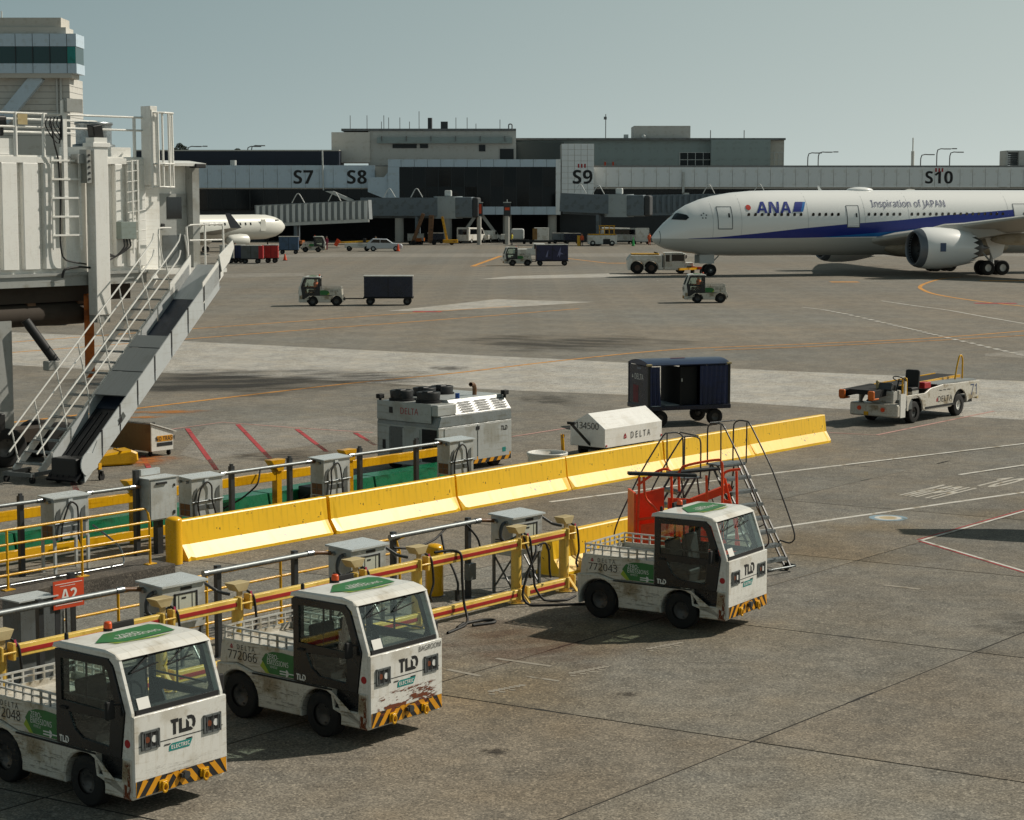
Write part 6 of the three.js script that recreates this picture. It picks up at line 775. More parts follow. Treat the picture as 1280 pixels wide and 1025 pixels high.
    part(t, 'pylon', [ext([[5.6 - 22.4, 4.35], [5.6 - 26.2, 3.3], [5.6 - 30, 3.9], [5.6 - 27, 4.9], [5.6 - 24, 4.75]], 0.5, { z: s * 9.7, bevel: 0.08 })], wingM);
    for (const [lat, st, h, l] of [[7, 33, 3.3, 3.0], [13, 33.8, 4.4, 2.6], [19, 36.5, 5.4, 2.0]]) part(t, 'flap_fairing', [sph(1, 5.6 - st, h, s * lat, 14, 10, [l, 0.55, 0.42])], dirtyM);
    part(t, 'wing_fairing', [sph(1, 5.6 - 28.5, 2.5, s * 1.6, 20, 12, [6.5, 1.1, 1.9])], dirtyM);
    // main gear
    const g = part(t, 'main_gear', [bar([5.6 - 31.4, 3.6, s * 4.9], [5.6 - 31.4, 0.75, s * 4.9], 0.2, 12), bar([5.6 - 30.6, 0.7, s * 4.9], [5.6 - 32.2, 0.7, s * 4.9], 0.16, 10), bar([5.6 - 31.4, 1.1, s * 4.9], [5.6 - 29.9, 3.0, s * 4.2], 0.09, 8)], gearM); for (const dx of [-0.75, 0.75]) for (const dz of [-0.55, 0.55]) wheel(g, 'wheel', 0.68, 0.46, 5.6 - 31.4 + dx, 0.68, s * 4.9 + dz, Math.sign(dz), gearM); part(t, 'gear_door', [ext([[5.6 - 30.4, 3.4], [5.6 - 32.6, 3.4], [5.6 - 32.2, 1.9], [5.6 - 31.3, 1.4]], 0.06, { z: s * 5.35 })], hullW);
    wing([[52, 5.5, s * 1.0, 6.2, 0.6], [57, 2.2, s * 9.8, 7.1, 0.2]], wingM, 'tailplane');
  }
  { const q = [[46, 7.5, 9.5, 0.9], [53, 14, 6, 0.6], [57, 17, 3.4, 0.35]], pos = [], idx = [], n = foil.length; for (const [le, h, ch, th] of q) for (const [u, v] of foil) pos.push(5.6 - (le + u * ch), h, v * th / 2); for (let i = 0; i + 1 < q.length; i++) for (let j = 0; j < n; j++) { const a = i * n + j, b = i * n + (j + 1) % n; idx.push(a, b, b + n, a, b + n, a + n); } const g = new THREE.BufferGeometry(); g.setAttribute('position', new THREE.Float32BufferAttribute(pos, 3)); g.setIndex(idx); g.computeVertexNormals(); part(t, 'tail_fin', g, blueD); }
  const ng = part(t, 'nose_gear', [bar([0, 1.95, 0], [0, 0.5, 0], 0.13, 10), bar([0, 0.55, -0.5], [0, 0.55, 0.5], 0.09, 8), bar([0, 0.9, 0], [-1.0, 1.9, 0], 0.06, 8)], gearM); for (const s of [-1, 1]) { wheel(ng, 'wheel', 0.54, 0.34, 0, 0.54, s * 0.38, s, M.hub); part(t, 'nose_gear_door', [bx(1.4, 0.8, 0.05, 0.45, 1.55, s * 0.62)], hullG); }
}
// ---------------------------------------------------------------- pushback tractor
{
  const t = thing('pushback_tractor', 'white pushback tractor with yellow deck and tow bar at the nose gear', 'tractor', 13.9, 187.2, 0, 0);
  part(t, 'body', [ext([[-3.1, 0.35], ...arc(-2.25, 0.56, 0.66, 198, -18, 12).map((q) => q), ...arc(-0.95, 0.56, 0.66, 198, -18, 12), [0.2, 0.35], [0.2, 1.75], [-2.9, 1.75], [-3.2, 1.3]], 2.2, { bevel: 0.05 })], M.white); part(t, 'yellow_deck', [rbx(2.6, 0.12, 2.0, 0.03, -1.5, 1.83, 0)], M.yellow);
  part(t, 'cab', [rbx(2.0, 1.55, 2.16, 0.08, 1.25, 1.12, 0), rbx(0.9, 0.6, 2.1, 0.06, 2.5, 0.75, 0)], M.white); part(t, 'cab_roof', [rbx(1.8, 0.12, 2.1, 0.03, 1.1, 1.92, 0)], M.white); part(t, 'cab_window', [bx(1.15, 0.6, 0.02, 1.5, 1.5, 1.09)], M.darkGlass); part(t, 'cab_window', [bx(0.38, 0.62, 0.02, 0.55, 1.45, 1.09)], M.darkGlass); part(t, 'door_frame', [bx(0.1, 1.1, 0.03, 0.1, 1.15, 1.11)], M.black); part(t, 'mirror', rbx(0.08, 0.3, 0.15, 0.02, 2.3, 1.6, 1.0), M.black);
  part(t, 'bumper', [rbx(0.8, 0.3, 2.1, 0.04, 2.7, 0.6, 0)], M.greyW); part(t, 'deck_hook', [bx(0.4, 0.12, 0.1, -0.5, 1.94, 0.4, [0, 0, -0.3])], M.ink); for (const x of [-2.25, -0.95]) for (const s of [1, -1]) wheel(t, 'wheel', 0.56, 0.36, x, 0.56, s * 0.96, s, mat(0x5b4a42, 0.7)); wheel(t, 'wheel', 0.35, 0.3, 1.8, 0.35, 0.85, 1); wheel(t, 'wheel', 0.35, 0.3, 1.8, 0.35, -0.85, -1);
  const b = thing('tow_bar', 'orange tow bar between tractor and nose gear', 'tow bar', 16.4, 184.6, 0, 52); part(b, 'bar', [sqb([-1.9, 0.55, 0], [2.3, 0.5, 0], 0.2, 0.2)], M.hook); part(b, 'cross_bar', [bx(0.3, 0.25, 1.2, 1.3, 0.55, 0)], M.orange); for (const s of [1, -1]) part(b, 'wheel', cyl(0.24, 0.16, 1.2, 0.24, s * 0.5, 'z', 14), M.rubber);
}
// ---------------------------------------------------------------- regional jets
function regionalJet(label, X, D, deg, group) {
  const t = thing('regional_jet', label, 'airliner', X, D, 0, deg, group), w = mat(0xdddcd4, 0.35), dk = mat(0x20242c, 0.45);
  part(t, 'fuselage', xf(lathe([[0.001, 0], [0.35, 0.15], [0.8, 0.7], [1.2, 1.7], [1.48, 3.2], [1.52, 5], [1.52, 21], [1.3, 25], [0.7, 29], [0.2, 31]], 30), { r: [0, 0, Math.PI / 2], s: [1, 1, 1] }).applyMatrix4(new THREE.Matrix4().makeScale(1, 1.08, 1)).translate(0, 3.15, 0), w);
  const pane = ready(rbx(0.24, 0.34, 0.03, 0.01, 0, 0, 0)); for (const s of [-1, 1]) { for (let k = 0; k < 18; k++) inst(t, 'window', pane, M.darkGlass, [-6.6 - k * 0.82, 3.6, s * 1.465], [-s * 0.28, 0, 0]); part(t, 'door', [bx(0.8, 1.5, 0.03, -4.6, 3.4, s * 1.5)], w); part(t, 'cockpit_window', [bx(0.7, 0.3, 0.05, -1.95, 3.95, s * 0.98, [0, s * 0.3, 0])], M.darkGlass);
    const pts = [[-11, 2.4], [-16, 2.4]], tip = s * 13; part(t, 'wing', quadWing(-10.8, 5.2, s * 1.2, 2.35, -16.6, 1.6, tip, 3.3), mat(0xa9aaa6, 0.4)); part(t, 'winglet', [ext([[-16.6, 3.3], [-18.2, 3.3], [-19.0, 5.1], [-18.3, 5.1]], 0.12, { z: tip })], dk);
    part(t, 'engine', [xf(lathe([[0.6, 0], [0.75, 0.2], [0.82, 1.2], [0.7, 2.6], [0.45, 3.2], [0.001, 3.3]], 20), { r: [0, 0, Math.PI / 2], p: [-9.2, 1.55, s * 4.2] })], w); part(t, 'tailplane', quadWing(-27, 2.6, s * 0.3, 4.2, -29.2, 1.2, s * 5, 4.7), w); part(t, 'main_gear', [bar([-14.6, 2.4, s * 2.6], [-14.6, 0.4, s * 2.6], 0.1), cyl(0.42, 0.5, -14.6, 0.42, s * 2.6, 'z', 16)], M.rubber); }
  part(t, 'nose_gear', [bar([-2.8, 2.0, 0], [-2.8, 0.3, 0], 0.08), cyl(0.3, 0.4, -2.8, 0.3, 0, 'z', 14)], M.rubber); part(t, 'tail_fin', [ext([[-23, 4.5], [-29.5, 4.3], [-31.2, 9.8], [-29.2, 9.8]], 0.35, { bevel: 0.06 })], dk); return t;
}
function quadWing(le0, c0, z0, h0, le1, c1, z1, h1) { const g = new THREE.BufferGeometry(), th = 0.28, p = []; for (const [le, c, z, h, k] of [[le0, c0, z0, h0, 1], [le1, c1, z1, h1, 0.35]]) p.push([le, h, z], [le - c * 0.3, h + th * k, z], [le - c, h, z], [le - c * 0.3, h - th * k * 0.6, z]); g.setAttribute('position', new THREE.Float32BufferAttribute(p.flat(), 3)); const idx = []; for (let j = 0; j < 4; j++) { const a = j, b = (j + 1) % 4; idx.push(a, b, b + 4, a, b + 4, a + 4); } idx.push(4, 5, 6, 4, 6, 7); g.setIndex(idx); const q = g.toNonIndexed(); q.computeVertexNormals(); return q; }
regionalJet('white regional jet with dark winglet nosing in at gate S7', -30.4, 268, 44);
// ---------------------------------------------------------------- terminal concourse
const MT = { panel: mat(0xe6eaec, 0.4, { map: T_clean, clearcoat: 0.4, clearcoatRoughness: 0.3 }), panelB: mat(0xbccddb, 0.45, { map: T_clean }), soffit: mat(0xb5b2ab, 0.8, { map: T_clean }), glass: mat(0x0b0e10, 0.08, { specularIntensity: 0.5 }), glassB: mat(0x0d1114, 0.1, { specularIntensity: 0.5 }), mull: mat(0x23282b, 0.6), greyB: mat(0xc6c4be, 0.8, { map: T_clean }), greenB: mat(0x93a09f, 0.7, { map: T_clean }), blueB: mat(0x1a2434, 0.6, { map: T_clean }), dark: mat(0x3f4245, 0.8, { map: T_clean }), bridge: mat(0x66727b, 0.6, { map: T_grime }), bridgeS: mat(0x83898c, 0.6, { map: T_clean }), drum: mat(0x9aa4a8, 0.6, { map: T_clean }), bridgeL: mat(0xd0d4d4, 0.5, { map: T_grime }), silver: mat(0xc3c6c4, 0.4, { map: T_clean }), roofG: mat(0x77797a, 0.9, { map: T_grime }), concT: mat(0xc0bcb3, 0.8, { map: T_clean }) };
const conc = thing('concourse_building', 'long terminal concourse with pale panel band and gate signs S7 to S10', 'terminal', 0, 318, 0, 0);
function panels(x0, x1, h0, h1, n, m, z = 0.1, name = 'panel') { const w = (x1 - x0) / n, g = ready(rbx(w - 0.05, h1 - h0 - 0.03, 0.12, 0.01, 0, 0, 0)); for (let i = 0; i < n; i++) inst(conc, name, g, m, [x0 + (i + 0.5) * w, (h0 + h1) / 2, z]); }
part(conc, 'main_block', [bx(69.58, 3.2, 24, -54.25, 10.25, -12.1), bx(86.36, 2.9, 24, 56.03, 10.2, -12.1)], MT.concT); part(conc, 'roof_slab', [bx(188.25, 0.3, 24, 5.09, 11.85, -12.3)], MT.roofG);
panels(-76.70, -21.62, 8.47, 12.03, 25, MT.panelB); panels(12.85, 96.67, 8.60, 11.72, 42, MT.panel);
part(conc, 'glass_wall', [bx(69.58, 3.43, 0.1, -54.25, 6.75, -0.6)], MT.glassB); for (let i = 0; i < 26; i++) part(conc, 'mullion', bx(0.12, 3.43, 0.16, -76.70 + i * 2.2, 6.75, -0.52), MT.mull);
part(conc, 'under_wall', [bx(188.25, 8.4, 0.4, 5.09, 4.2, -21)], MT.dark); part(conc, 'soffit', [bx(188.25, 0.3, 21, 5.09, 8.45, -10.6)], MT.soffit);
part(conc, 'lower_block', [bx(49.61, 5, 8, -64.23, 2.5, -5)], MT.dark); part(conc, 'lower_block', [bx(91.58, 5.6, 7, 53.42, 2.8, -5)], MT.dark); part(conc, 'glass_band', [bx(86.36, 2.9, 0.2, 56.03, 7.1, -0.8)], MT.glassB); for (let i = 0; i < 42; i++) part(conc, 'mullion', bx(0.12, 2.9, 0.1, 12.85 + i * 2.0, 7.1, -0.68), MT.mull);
// glazed gate lounge pushed forward
part(conc, 'lounge_block', [bx(26.58, 8.65, 12, -6.04, 8.60, -3.9)], MT.glass); panels(-19.46, 7.50, 11.72, 12.92, 13, MT.panelB, 2.2); panels(-10.68, 7.50, 4.27, 5.55, 9, MT.panelB, 2.2); for (const [a, b] of [[-19.46, -17.68]]) part(conc, 'end_panel', [bx(b - a, 5.15, 0.14, (a + b) / 2, 9.14, 2.2)], MT.panelB); part(conc, 'end_panel', [ext([[-22.64, 10.13], [-20.10, 10.13], [-17.81, 12.92], [-17.81, 5.93], [-22.64, 7.84]], 0.2, { z: 1.9 })], MT.panelB); part(conc, 'end_panel', [bx(0.76, 8.65, 0.5, 7.25, 8.60, 2.1)], MT.panel);
for (let i = 0; i <= 12; i++) part(conc, 'mullion', bx(0.14, 6.17, 0.14, -17.68 + i * 24.55 / 12, 8.63, 2.12), MT.mull); { const g = ready(bx(24.55 / 12 - 0.2, 6.17 / 2 - 0.1, 0.05, 0, 0, 0)); for (let i = 0; i < 12; i++) for (const k of [0.25, 0.75]) inst(conc, 'pane', g, MT.glass, [-17.68 + (i + 0.5) * 24.55 / 12, 5.55 + 6.17 * k, 2.14], [ru(-0.012, 0.012), ru(-0.012, 0.012), 0]); }
for (const x of [500, 560, 634, 690]) part(conc, 'column', [cyl(0.7, 4.2, (x - 640) / 7.862, 2.1, 0.5, 'y', 14)], MT.soffit); for (const [a, b] of [[-5.72, -8.27], [-4.71, -1.91]]) part(conc, 'strut', sqb([a, 4.2, 1.2], [b, 0.4, 1.2], 0.5, 0.5), MT.soffit);
// S9 stair tower, tiled panel by panel
part(conc, 'stair_tower', [bx(5.09, 9.79, 9, 10.30, 10.44, -2.5)], MT.concT); { const w = 5.09 / 5, h = 9.79 / 11, g = ready(rbx(w - 0.05, h - 0.04, 0.1, 0.01, 0, 0, 0)); for (let i = 0; i < 5; i++) for (let j = 0; j < 11; j++) inst(conc, 'panel', g, MT.panel, [7.76 + (i + 0.5) * w, 5.55 + (j + 0.5) * h, 2.06]); }
const gate = (s, x, y, h, z) => part(conc, 'gate_lettering', [txt(s, h, font, 1.05).translate(x, y, z)], M.ink);
gate('S7', -32.94, 10.19, 1.55, 0.18); gate('S8', -24.48, 10.19, 1.55, 0.18); gate('S9', 11.07, 10.19, 1.55, 2.13); gate('S10', 67.41, 10.13, 1.4, 0.18);
for (const [x, y, s] of [[726, 208, 2.13], [1170, 213, 0.18]]) part(conc, 'red_lettering', [[-0.5, 0, 0.5].map((d) => bx(0.25, 0.6, 0.03, (x - 640) / 7.862 + d, 7.2 + (245 - y) / 7.862, s))], M.red);
part(conc, 'drain_pipe', [bar([-29.76, 8.09, 0.4], [-29.89, 14.45, 0.4], 0.12)], MT.silver); part(conc, 'white_bracket', [bx(0.35, 3.43, 0.3, 27.03, 9.30, 0.3), bx(1.0, 0.25, 0.3, 27.47, 7.58, 0.3)], MT.silver);
part(conc, 'ramp_roof', [ext([[-29.25, 7.96], [-27.98, 7.96], [-24.80, 6.56], [-25.44, 6.31]], 3, { z: 1.8 })], MT.silver); part(conc, 'roof_fan', [cyl(0.5, 0.9, -44.39, 12.41, -3)], MT.silver);
// ---------------------------------------------------------------- buildings behind
{ const b = thing('rear_building', 'beige grey plant building with roof pipes above gate S8', 'building', 0, 345, 0, 0); const w = MT.greyB;
  part(b, 'wall', [bx(25.28, 12.08, 14, -11.94, 12.55, -7)], w); part(b, 'side_block', [bx(6.53, 5.14, 10, -27.57, 15.46, -4.5)], mat(0xd6d1c8, 0.8, { map: T_clean })); part(b, 'parapet', [bx(29.86, 0.4, 14, -14.24, 18.45, -6.8)], MT.roofG); part(b, 'pipe_rack', [bx(23.06, 1.0, 0.8, -11.53, 16.64, 0.5)], MT.greenB);
  for (const [x0, x1, y0, y1] of [[492, 522, 181, 186], [526, 536, 181, 186], [599, 607, 182, 190], [625, 642, 187, 204]]) part(b, 'window', [bx((x1 - x0) / 7.246, (y1 - y0) / 7.246, 0.2, ((x0 + x1) / 2 - 640) / 7.246, 7.2 + (245 - (y0 + y1) / 2) / 7.246, 0.05)], MT.mull);
  part(b, 'chimney', cyl(0.4, 2.4, -14.17, 19.42, -4), MT.dark); part(b, 'chimney', bx(1.2, 1.6, 1.0, -11.67, 19.14, -3), MT.dark); for (const x of [438, 459, 477, 480, 486, 500, 512, 524, 570, 584, 595, 625]) part(b, 'aerial', bar([(x - 640) / 7.246, 18.4, -3], [(x - 640) / 7.246, 18.6 + 1 + (x % 7) * 0.35, -3], 0.06, 5), MT.roofG); part(b, 'pipe_loop', [tube([[-0.56, 18.45, 0.2], [-0.56, 19.28, 0.2], [-0.28, 19.42, 0.2], [0.00, 19.28, 0.2], [0.00, 18.45, 0.2]], 0.12, 16, 6)], MT.roofG); for (let k = 0; k < 6; k++) part(b, 'pipe_bracket', bx(0.15, 0.9, 0.9, -22.22 + k * 4.2, 16.92, 0.6), MT.roofG); }
{ const b = thing('rear_building', 'dark green grey building with white framed windows above gate S9', 'building', 0, 352, 0, 0), w = MT.greenB;
  part(b, 'wall', [bx(36.11, 11.94, 14, 18.75, 11.09, -7)], w); part(b, 'bay', [bx(10.28, 11.81, 14, 39.72, 11.02, -5)], w); part(b, 'corner_bay', [bx(2.64, 11.74, 12, 46.18, 10.98, -6)], MT.concT); part(b, 'parapet', [bx(46.94, 0.35, 15, 24.17, 17.06, -6.6)], MT.roofG); part(b, 'penthouse', [bx(9.86, 2.64, 9, 26.32, 18.10, -6)], MT.greyB);
  for (let i = 0; i < 4; i++) for (let j = 0; j < 2; j++) { const W0 = part(b, 'window', [bx(1.35, 1.15, 0.1, 29.24 + 0.75 + i * 1.36, 12.20 + 0.65 + j * 1.25, 0.06)], MT.glass); } part(b, 'window_frame', [0, 1, 2, 3, 4].map((i) => bx(0.1, 2.6, 0.16, 29.24 + i * 1.36 + 0.06, 13.45, 0.08)).concat([0, 1, 2].map((j) => bx(5.6, 0.1, 0.16, 32.01, 12.20 + 0.05 + j * 1.25, 0.09))), MT.silver); part(b, 'window_frame', [0, 1, 2, 3].map((i) => bx(0.12, 2.6, 0.12, 45.00 + i * 0.8, 13.45, 0.06)).concat([0, 1, 2].map((j) => bx(2.6, 0.12, 0.12, 46.18, 12.20 + j * 1.25, 0.07))), MT.silver);
  part(b, 'annex', [bx(8.33, 3.61, 1.0, 4.86, 14.70, 0.5)], mat(0x4b5353, 0.7)); part(b, 'satellite_dish', sph(0.45, 23.06, 17.48, -1, 10, 8), MT.silver); part(b, 'roof_unit', rbx(0.8, 0.9, 0.8, 0.05, 20.00, 17.48, -2), MT.silver); for (const x of [757, 930, 888]) part(b, 'aerial', bar([(x - 640) / 7.102, 17, -3], [(x - 640) / 7.102, x === 757 ? 21.5 : 18.7, -3], 0.08, 5), MT.roofG); part(b, 'aerial_head', bx(0.5, 0.5, 0.3, 16.39, 20.81, -3), MT.roofG); part(b, 'marker_post', cyl(0.14, 1.0, 16.25, 12.62, 0.5), M.orange); part(b, 'marker_post', cyl(0.14, 1.0, 17.64, 12.62, 0.5), M.orange); }
{ const b = thing('rear_building', 'low dark blue building behind gates S7 and S8', 'building', 0, 340, 0, 0); part(b, 'wall', [bx(34.72, 8.33, 10, -46.53, 10.67, -5)], MT.blueB); part(b, 'roof_edge', [bx(34.72, 0.2, 10.2, -46.53, 14.84, -5)], MT.concT); }
{ const b = thing('rear_building', 'small grey rooftop block above gate S10', 'building', 0, 340, 0, 0); part(b, 'wall', [bx(10.28, 8.33, 6, 90.69, 10.67, -3)], MT.greyB); part(b, 'louvre_frame', [bx(1.94, 0.3, 5, 84.58, 14.70, -3), bx(0.2, 8.19, 5, 83.68, 10.60, -3), bx(1.94, 0.2, 5, 84.58, 12.20, -3)], MT.greyB); for (let k = 0; k < 6; k++) part(b, 'louvre_slat', bx(1.81, 0.06, 0.5, 84.58, 12.34 + 0.2 + k * 0.36, -0.9, [0.6, 0, 0]), MT.roofG); part(b, 'aerial', bar([87.22, 14.84, -2], [87.22, 18.17, -2], 0.1, 6), MT.roofG); }
{ const b = thing('control_tower', 'grey ramp control tower with green glass band and slanted brace', 'tower', -60.5, 262, 0, 0), w = MT.concT;
  part(b, 'shaft', [bx(11, 22.4, 8, -2.3, 11.2, -4)], MT.greyB); for (let j = 0; j < 9; j++) part(b, 'shaft_seam', bx(11.04, 0.05, 8.04, -2.3, 15 + j * 0.8, -4), MT.roofG); part(b, 'cab_floor', [bx(14.4, 1.25, 5, -2.6, 23.5, -0.5)], MT.panelB); part(b, 'cab_soffit', [bx(13.4, 0.6, 4.6, -2.8, 22.6, -0.5)], MT.concT); part(b, 'cab_glass', [bx(14.2, 2.2, 4.8, -2.6, 25.2, -0.5)], M.tealGlass); part(b, 'cab_roof', [bx(14.4, 1.6, 5, -2.6, 27.1, -0.5)], MT.panelB); part(b, 'roof_drum', [bx(12.2, 0.9, 4.4, -2.9, 28.3, -0.8)], MT.concT); part(b, 'penthouse', [bx(11, 1.4, 5, -3.0, 29.3, -1.5)], MT.concT);
  for (let i = 0; i < 7; i++) { part(b, 'mullion', bx(0.1, 2.2, 0.1, 3.4 - i * 2.2, 25.2, 1.95), MT.mull); part(b, 'panel_seam', bx(0.05, 1.58, 0.06, 3.4 - i * 2.2, 27.1, 2.0), MT.mull); part(b, 'panel_seam', bx(0.05, 1.2, 0.06, 3.4 - i * 2.2, 23.5, 2.0), MT.mull); } part(b, 'painted_sky_pane', [bx(1.0, 2.1, 0.06, 3.95, 25.2, 1.97)], M.teal); part(b, 'brace', [sqb([-0.6, 22.6, 0.6], [-5.4, 17.0, 0.6], 1.2, 1.6)], MT.panelB); part(b, 'downpipe', bar([1.6, 15, 0.2], [1.6, 22.5, 0.2], 0.14, 6), MT.silver); part(b, 'downpipe', bar([2.1, 15, 0.2], [2.1, 22.5, 0.2], 0.14, 6), MT.silver); part(b, 'aerial', bar([-5.6, 29, -1], [-5.6, 31, -1], 0.1, 6), MT.silver); }  // corner pane: flat teal paint stands in for bright sky in the glass
// ---------------------------------------------------------------- far jet bridges
function farBridge(name, label, X, D, deg, len, h, m, drum, slope = 0) {
  const t = thing(name, label, 'jet bridge', X, D, 0, deg, 'jet bridges at the terminal'); const shell = m === MT.bridgeL ? MT.bridgeS : m; part(t, 'tunnel', [sqb([0, h, 0], [len, h + slope, 0], 2.6, 2.7)], shell); const n = Math.round(len / 0.85), g = ready(bx(0.42, 2.5, 0.3, 0, 0, 0)); for (let i = 0; i < n; i++) for (const z of [1.34]) { const x = (i + 0.5) * len / n; inst(t, 'rib', g, m, [x, h + slope * x / len, z]); }
  part(t, 'floor_beam', [sqb([0, h - 1.5, 1.2], [len, h - 1.5 + slope, 1.2], 0.4, 0.45)], m === MT.bridgeL ? MT.silver : MT.bridge); for (const f of [0.38, 0.7]) part(t, 'roof_frame', tube([[len * f - 0.9, h + 1.4 + slope * f, 1.2], [len * f - 0.2, h + 2.6 + slope * f, 1.2], [len * f + 0.2, h + 2.6 + slope * f, 1.2], [len * f + 0.9, h + 1.4 + slope * f, 1.2]], 0.07, 16, 5), MT.silver);
  if (drum) { part(t, 'rotunda', [cyl(2.15, 3.3, 0, h - 0.1, 0.4, 'y', 28)], MT.drum); part(t, 'cab', [rbx(2.6, 3.1, 3.2, 0.2, -2.6, h - 0.1, 0.3)], MT.bridge); part(t, 'bellows', [rbx(1.0, 3.0, 2.8, 0.3, -4.3, h - 0.1, 0.3)], MT.dark); part(t, 'roof_unit', [rbx(1.0, 0.9, 1.0, 0.15, 0, h + 2.0, 0.6)], MT.silver); }
  for (const z of [-0.9, 0.9]) part(t, 'leg', bx(0.4, h - 1.4, 0.4, len * 0.35, (h - 1.4) / 2, z), MT.bridge); part(t, 'wheel_beam', [bx(1.6, 0.5, 2.8, len * 0.35, 0.7, 0)], M.orangeBeam); for (const z of [-1.1, 1.1]) part(t, 'wheel', cyl(0.5, 0.4, len * 0.35, 0.5, z, 'z', 14), M.rubber); return t;
}
farBridge('gate_jet_bridge', 'pale ribbed jet bridge reaching the white regional jet', -36.0, 284, -6, 16.2, 4.55, MT.bridgeL, false, 0.75);
farBridge('gate_jet_bridge', 'grey jet bridge with rotunda in front of the glazed lounge', -9.6, 300, 172, 13, 5.6, MT.bridge, true);
farBridge('gate_jet_bridge', 'grey jet bridge with rotunda below gate sign S9', 15.6, 294, 168, 8.5, 5.9, MT.bridge, true, 0.4);
farBridge('gate_jet_bridge', 'long grey jet bridge passing behind the airliner nose', 20.5, 304, 4, 24, 6.0, MT.bridge, false, 0.4);
{ const t = thing('bridge_stairs', 'brown steel stairs and yellow lift frame under the lounge jet bridge', 'stairs', -11.5, 297, 0, 0); part(t, 'stair_flight', [sqb([-3.2, 0.3, 0], [-1.6, 4.6, 0], 1.2, 0.5)], M.rustyBeam); part(t, 'stair_flight', [sqb([-0.6, 0.3, 0.5], [-0.4, 4.4, 0.5], 0.7, 0.7)], M.rustyBeam); part(t, 'yellow_leg', sqb([1.2, 4.2, 0.6], [2.0, 0.3, 0.6], 0.3, 0.35), M.hook); part(t, 'yellow_base', [rbx(2.2, 0.5, 1.2, 0.05, 2.4, 0.55, 0.6)], M.hook); for (const x of [-3, 0, 2.6]) part(t, 'wheel', cyl(0.35, 0.3, x, 0.35, 0.9, 'z', 12), M.rubber); }
for (const [X, D, m, l] of [[-5.21 * 0.94, 299, M.orange, 'lit orange stop sign board hanging by the jet bridge cab'], [-0.76 * 0.94, 299, MT.dark, 'dark docking sign on a post before the lounge']]) { const t = thing('docking_sign', l, 'sign', X, D, 0, 0); part(t, 'post', cyl(0.35, 4.2, 0, 2.1, 0, 'y', 10), MT.soffit); part(t, 'board', [rbx(1.05, 1.9, 0.3, 0.04, 0, 5.2, 0)], MT.dark); part(t, 'lit_panel', [bx(0.7, m === M.orange ? 1.4 : 0.4, 0.04, 0, 5.3, 0.17)], M.orange); part(t, 'cap', [bx(1.2, 0.14, 0.5, 0, 6.25, 0), bx(0.14, 0.4, 0.14, 0, 6.5, 0)], MT.silver); }
// ---------------------------------------------------------------- far vehicles and gear along the stands
function car(name, label, cat, X, D, deg, prof, wins, w, wx, r, m, group) { const t = thing(name, label, cat, X, D, 0, deg, group); part(t, 'body', [ext(prof, w, { bevel: 0.08 })], m); for (const s of [1, -1]) for (const q of wins) part(t, 'window', [ext(q, 0.04, { z: s * (w / 2 - 0.005) })], M.darkGlass); for (const x of wx) for (const s of [1, -1]) wheel(t, 'wheel', r, 0.22, x, r, s * (w / 2 - 0.1), s, MT.silver, 16); return t; }
const suv = [[-2.3, 0.35], [2.35, 0.35], [2.4, 0.75], [2.2, 0.98], [1.1, 1.1], [0.35, 1.62], [-1.5, 1.68], [-2.2, 1.15], [-2.35, 0.9]];
car('parked_car', 'pale silver sport utility car parked by the belt loader', 'car', -16.73, 263, 3, suv, [[[0.95, 1.1], [0.3, 1.52], [-0.5, 1.56], [-0.5, 1.12]], [[-0.6, 1.12], [-0.6, 1.56], [-1.4, 1.55], [-1.8, 1.15]]], 1.9, [-1.45, 1.5], 0.36, mat(0xb8bec4, 0.35, { clearcoat: 0.6 }));
const van = [[-2.9, 0.4], [2.9, 0.4], [2.95, 1.0], [2.3, 1.35], [1.5, 2.35], [-2.85, 2.45], [-2.95, 1.2]];
{ const v = car('parked_van', 'white van parked tail outwards under the lounge', 'van', -6.16, 308, 62, van, [[[2.0, 1.4], [1.4, 2.15], [0.7, 2.15], [0.7, 1.4]], [[0.5, 1.4], [0.5, 2.15], [-2.4, 2.2], [-2.4, 1.4]]], 2.1, [-1.9, 1.9], 0.38, M.white); part(v, 'rear_window', [bx(0.04, 0.8, 1.5, -2.96, 1.75, 0)], M.darkGlass); }
const pick = [[-2.8, 0.5], [2.8, 0.5], [2.85, 0.95], [2.6, 1.15], [1.3, 1.22], [0.75, 1.85], [-0.5, 1.88], [-0.6, 1.25], [-2.85, 1.25]];
car('pickup_truck', 'white pickup truck passing behind the purple cart', 'pickup', 2.92, 228, 1, pick, [[[1.15, 1.25], [0.7, 1.72], [0.2, 1.74], [0.2, 1.25]], [[0.1, 1.25], [0.1, 1.74], [-0.42, 1.75], [-0.42, 1.25]]], 2.0, [-1.75, 1.75], 0.4, M.white);
car('pickup_truck', 'white pickup truck parked beside the white van', 'pickup', -3.62, 312, 70, pick, [[[1.15, 1.25], [0.7, 1.72], [0.2, 1.74], [0.2, 1.25]]], 2.0, [-1.75, 1.75], 0.4, M.white);
car('parked_van', 'white van parked below the S9 jet bridge', 'van', 16.52, 306, 0, van, [[[2.0, 1.4], [1.4, 2.15], [-2.4, 2.2], [-2.4, 1.4]]], 2.1, [-1.9, 1.9], 0.38, M.white); car('parked_van', 'white van with open tail beside the worker in orange', 'van', 19.09, 304, 100, van, [[[2.0, 1.4], [1.4, 2.15], [-2.4, 2.2], [-2.4, 1.4]]], 2.1, [-1.9, 1.9], 0.38, M.white);
copyOf(farTug, 'baggage_tug', 'white and green tug parked near the regional jet nose', -25.59, 259, 0, 3, 'white tugs driving on the apron').scale.setScalar(1.05);
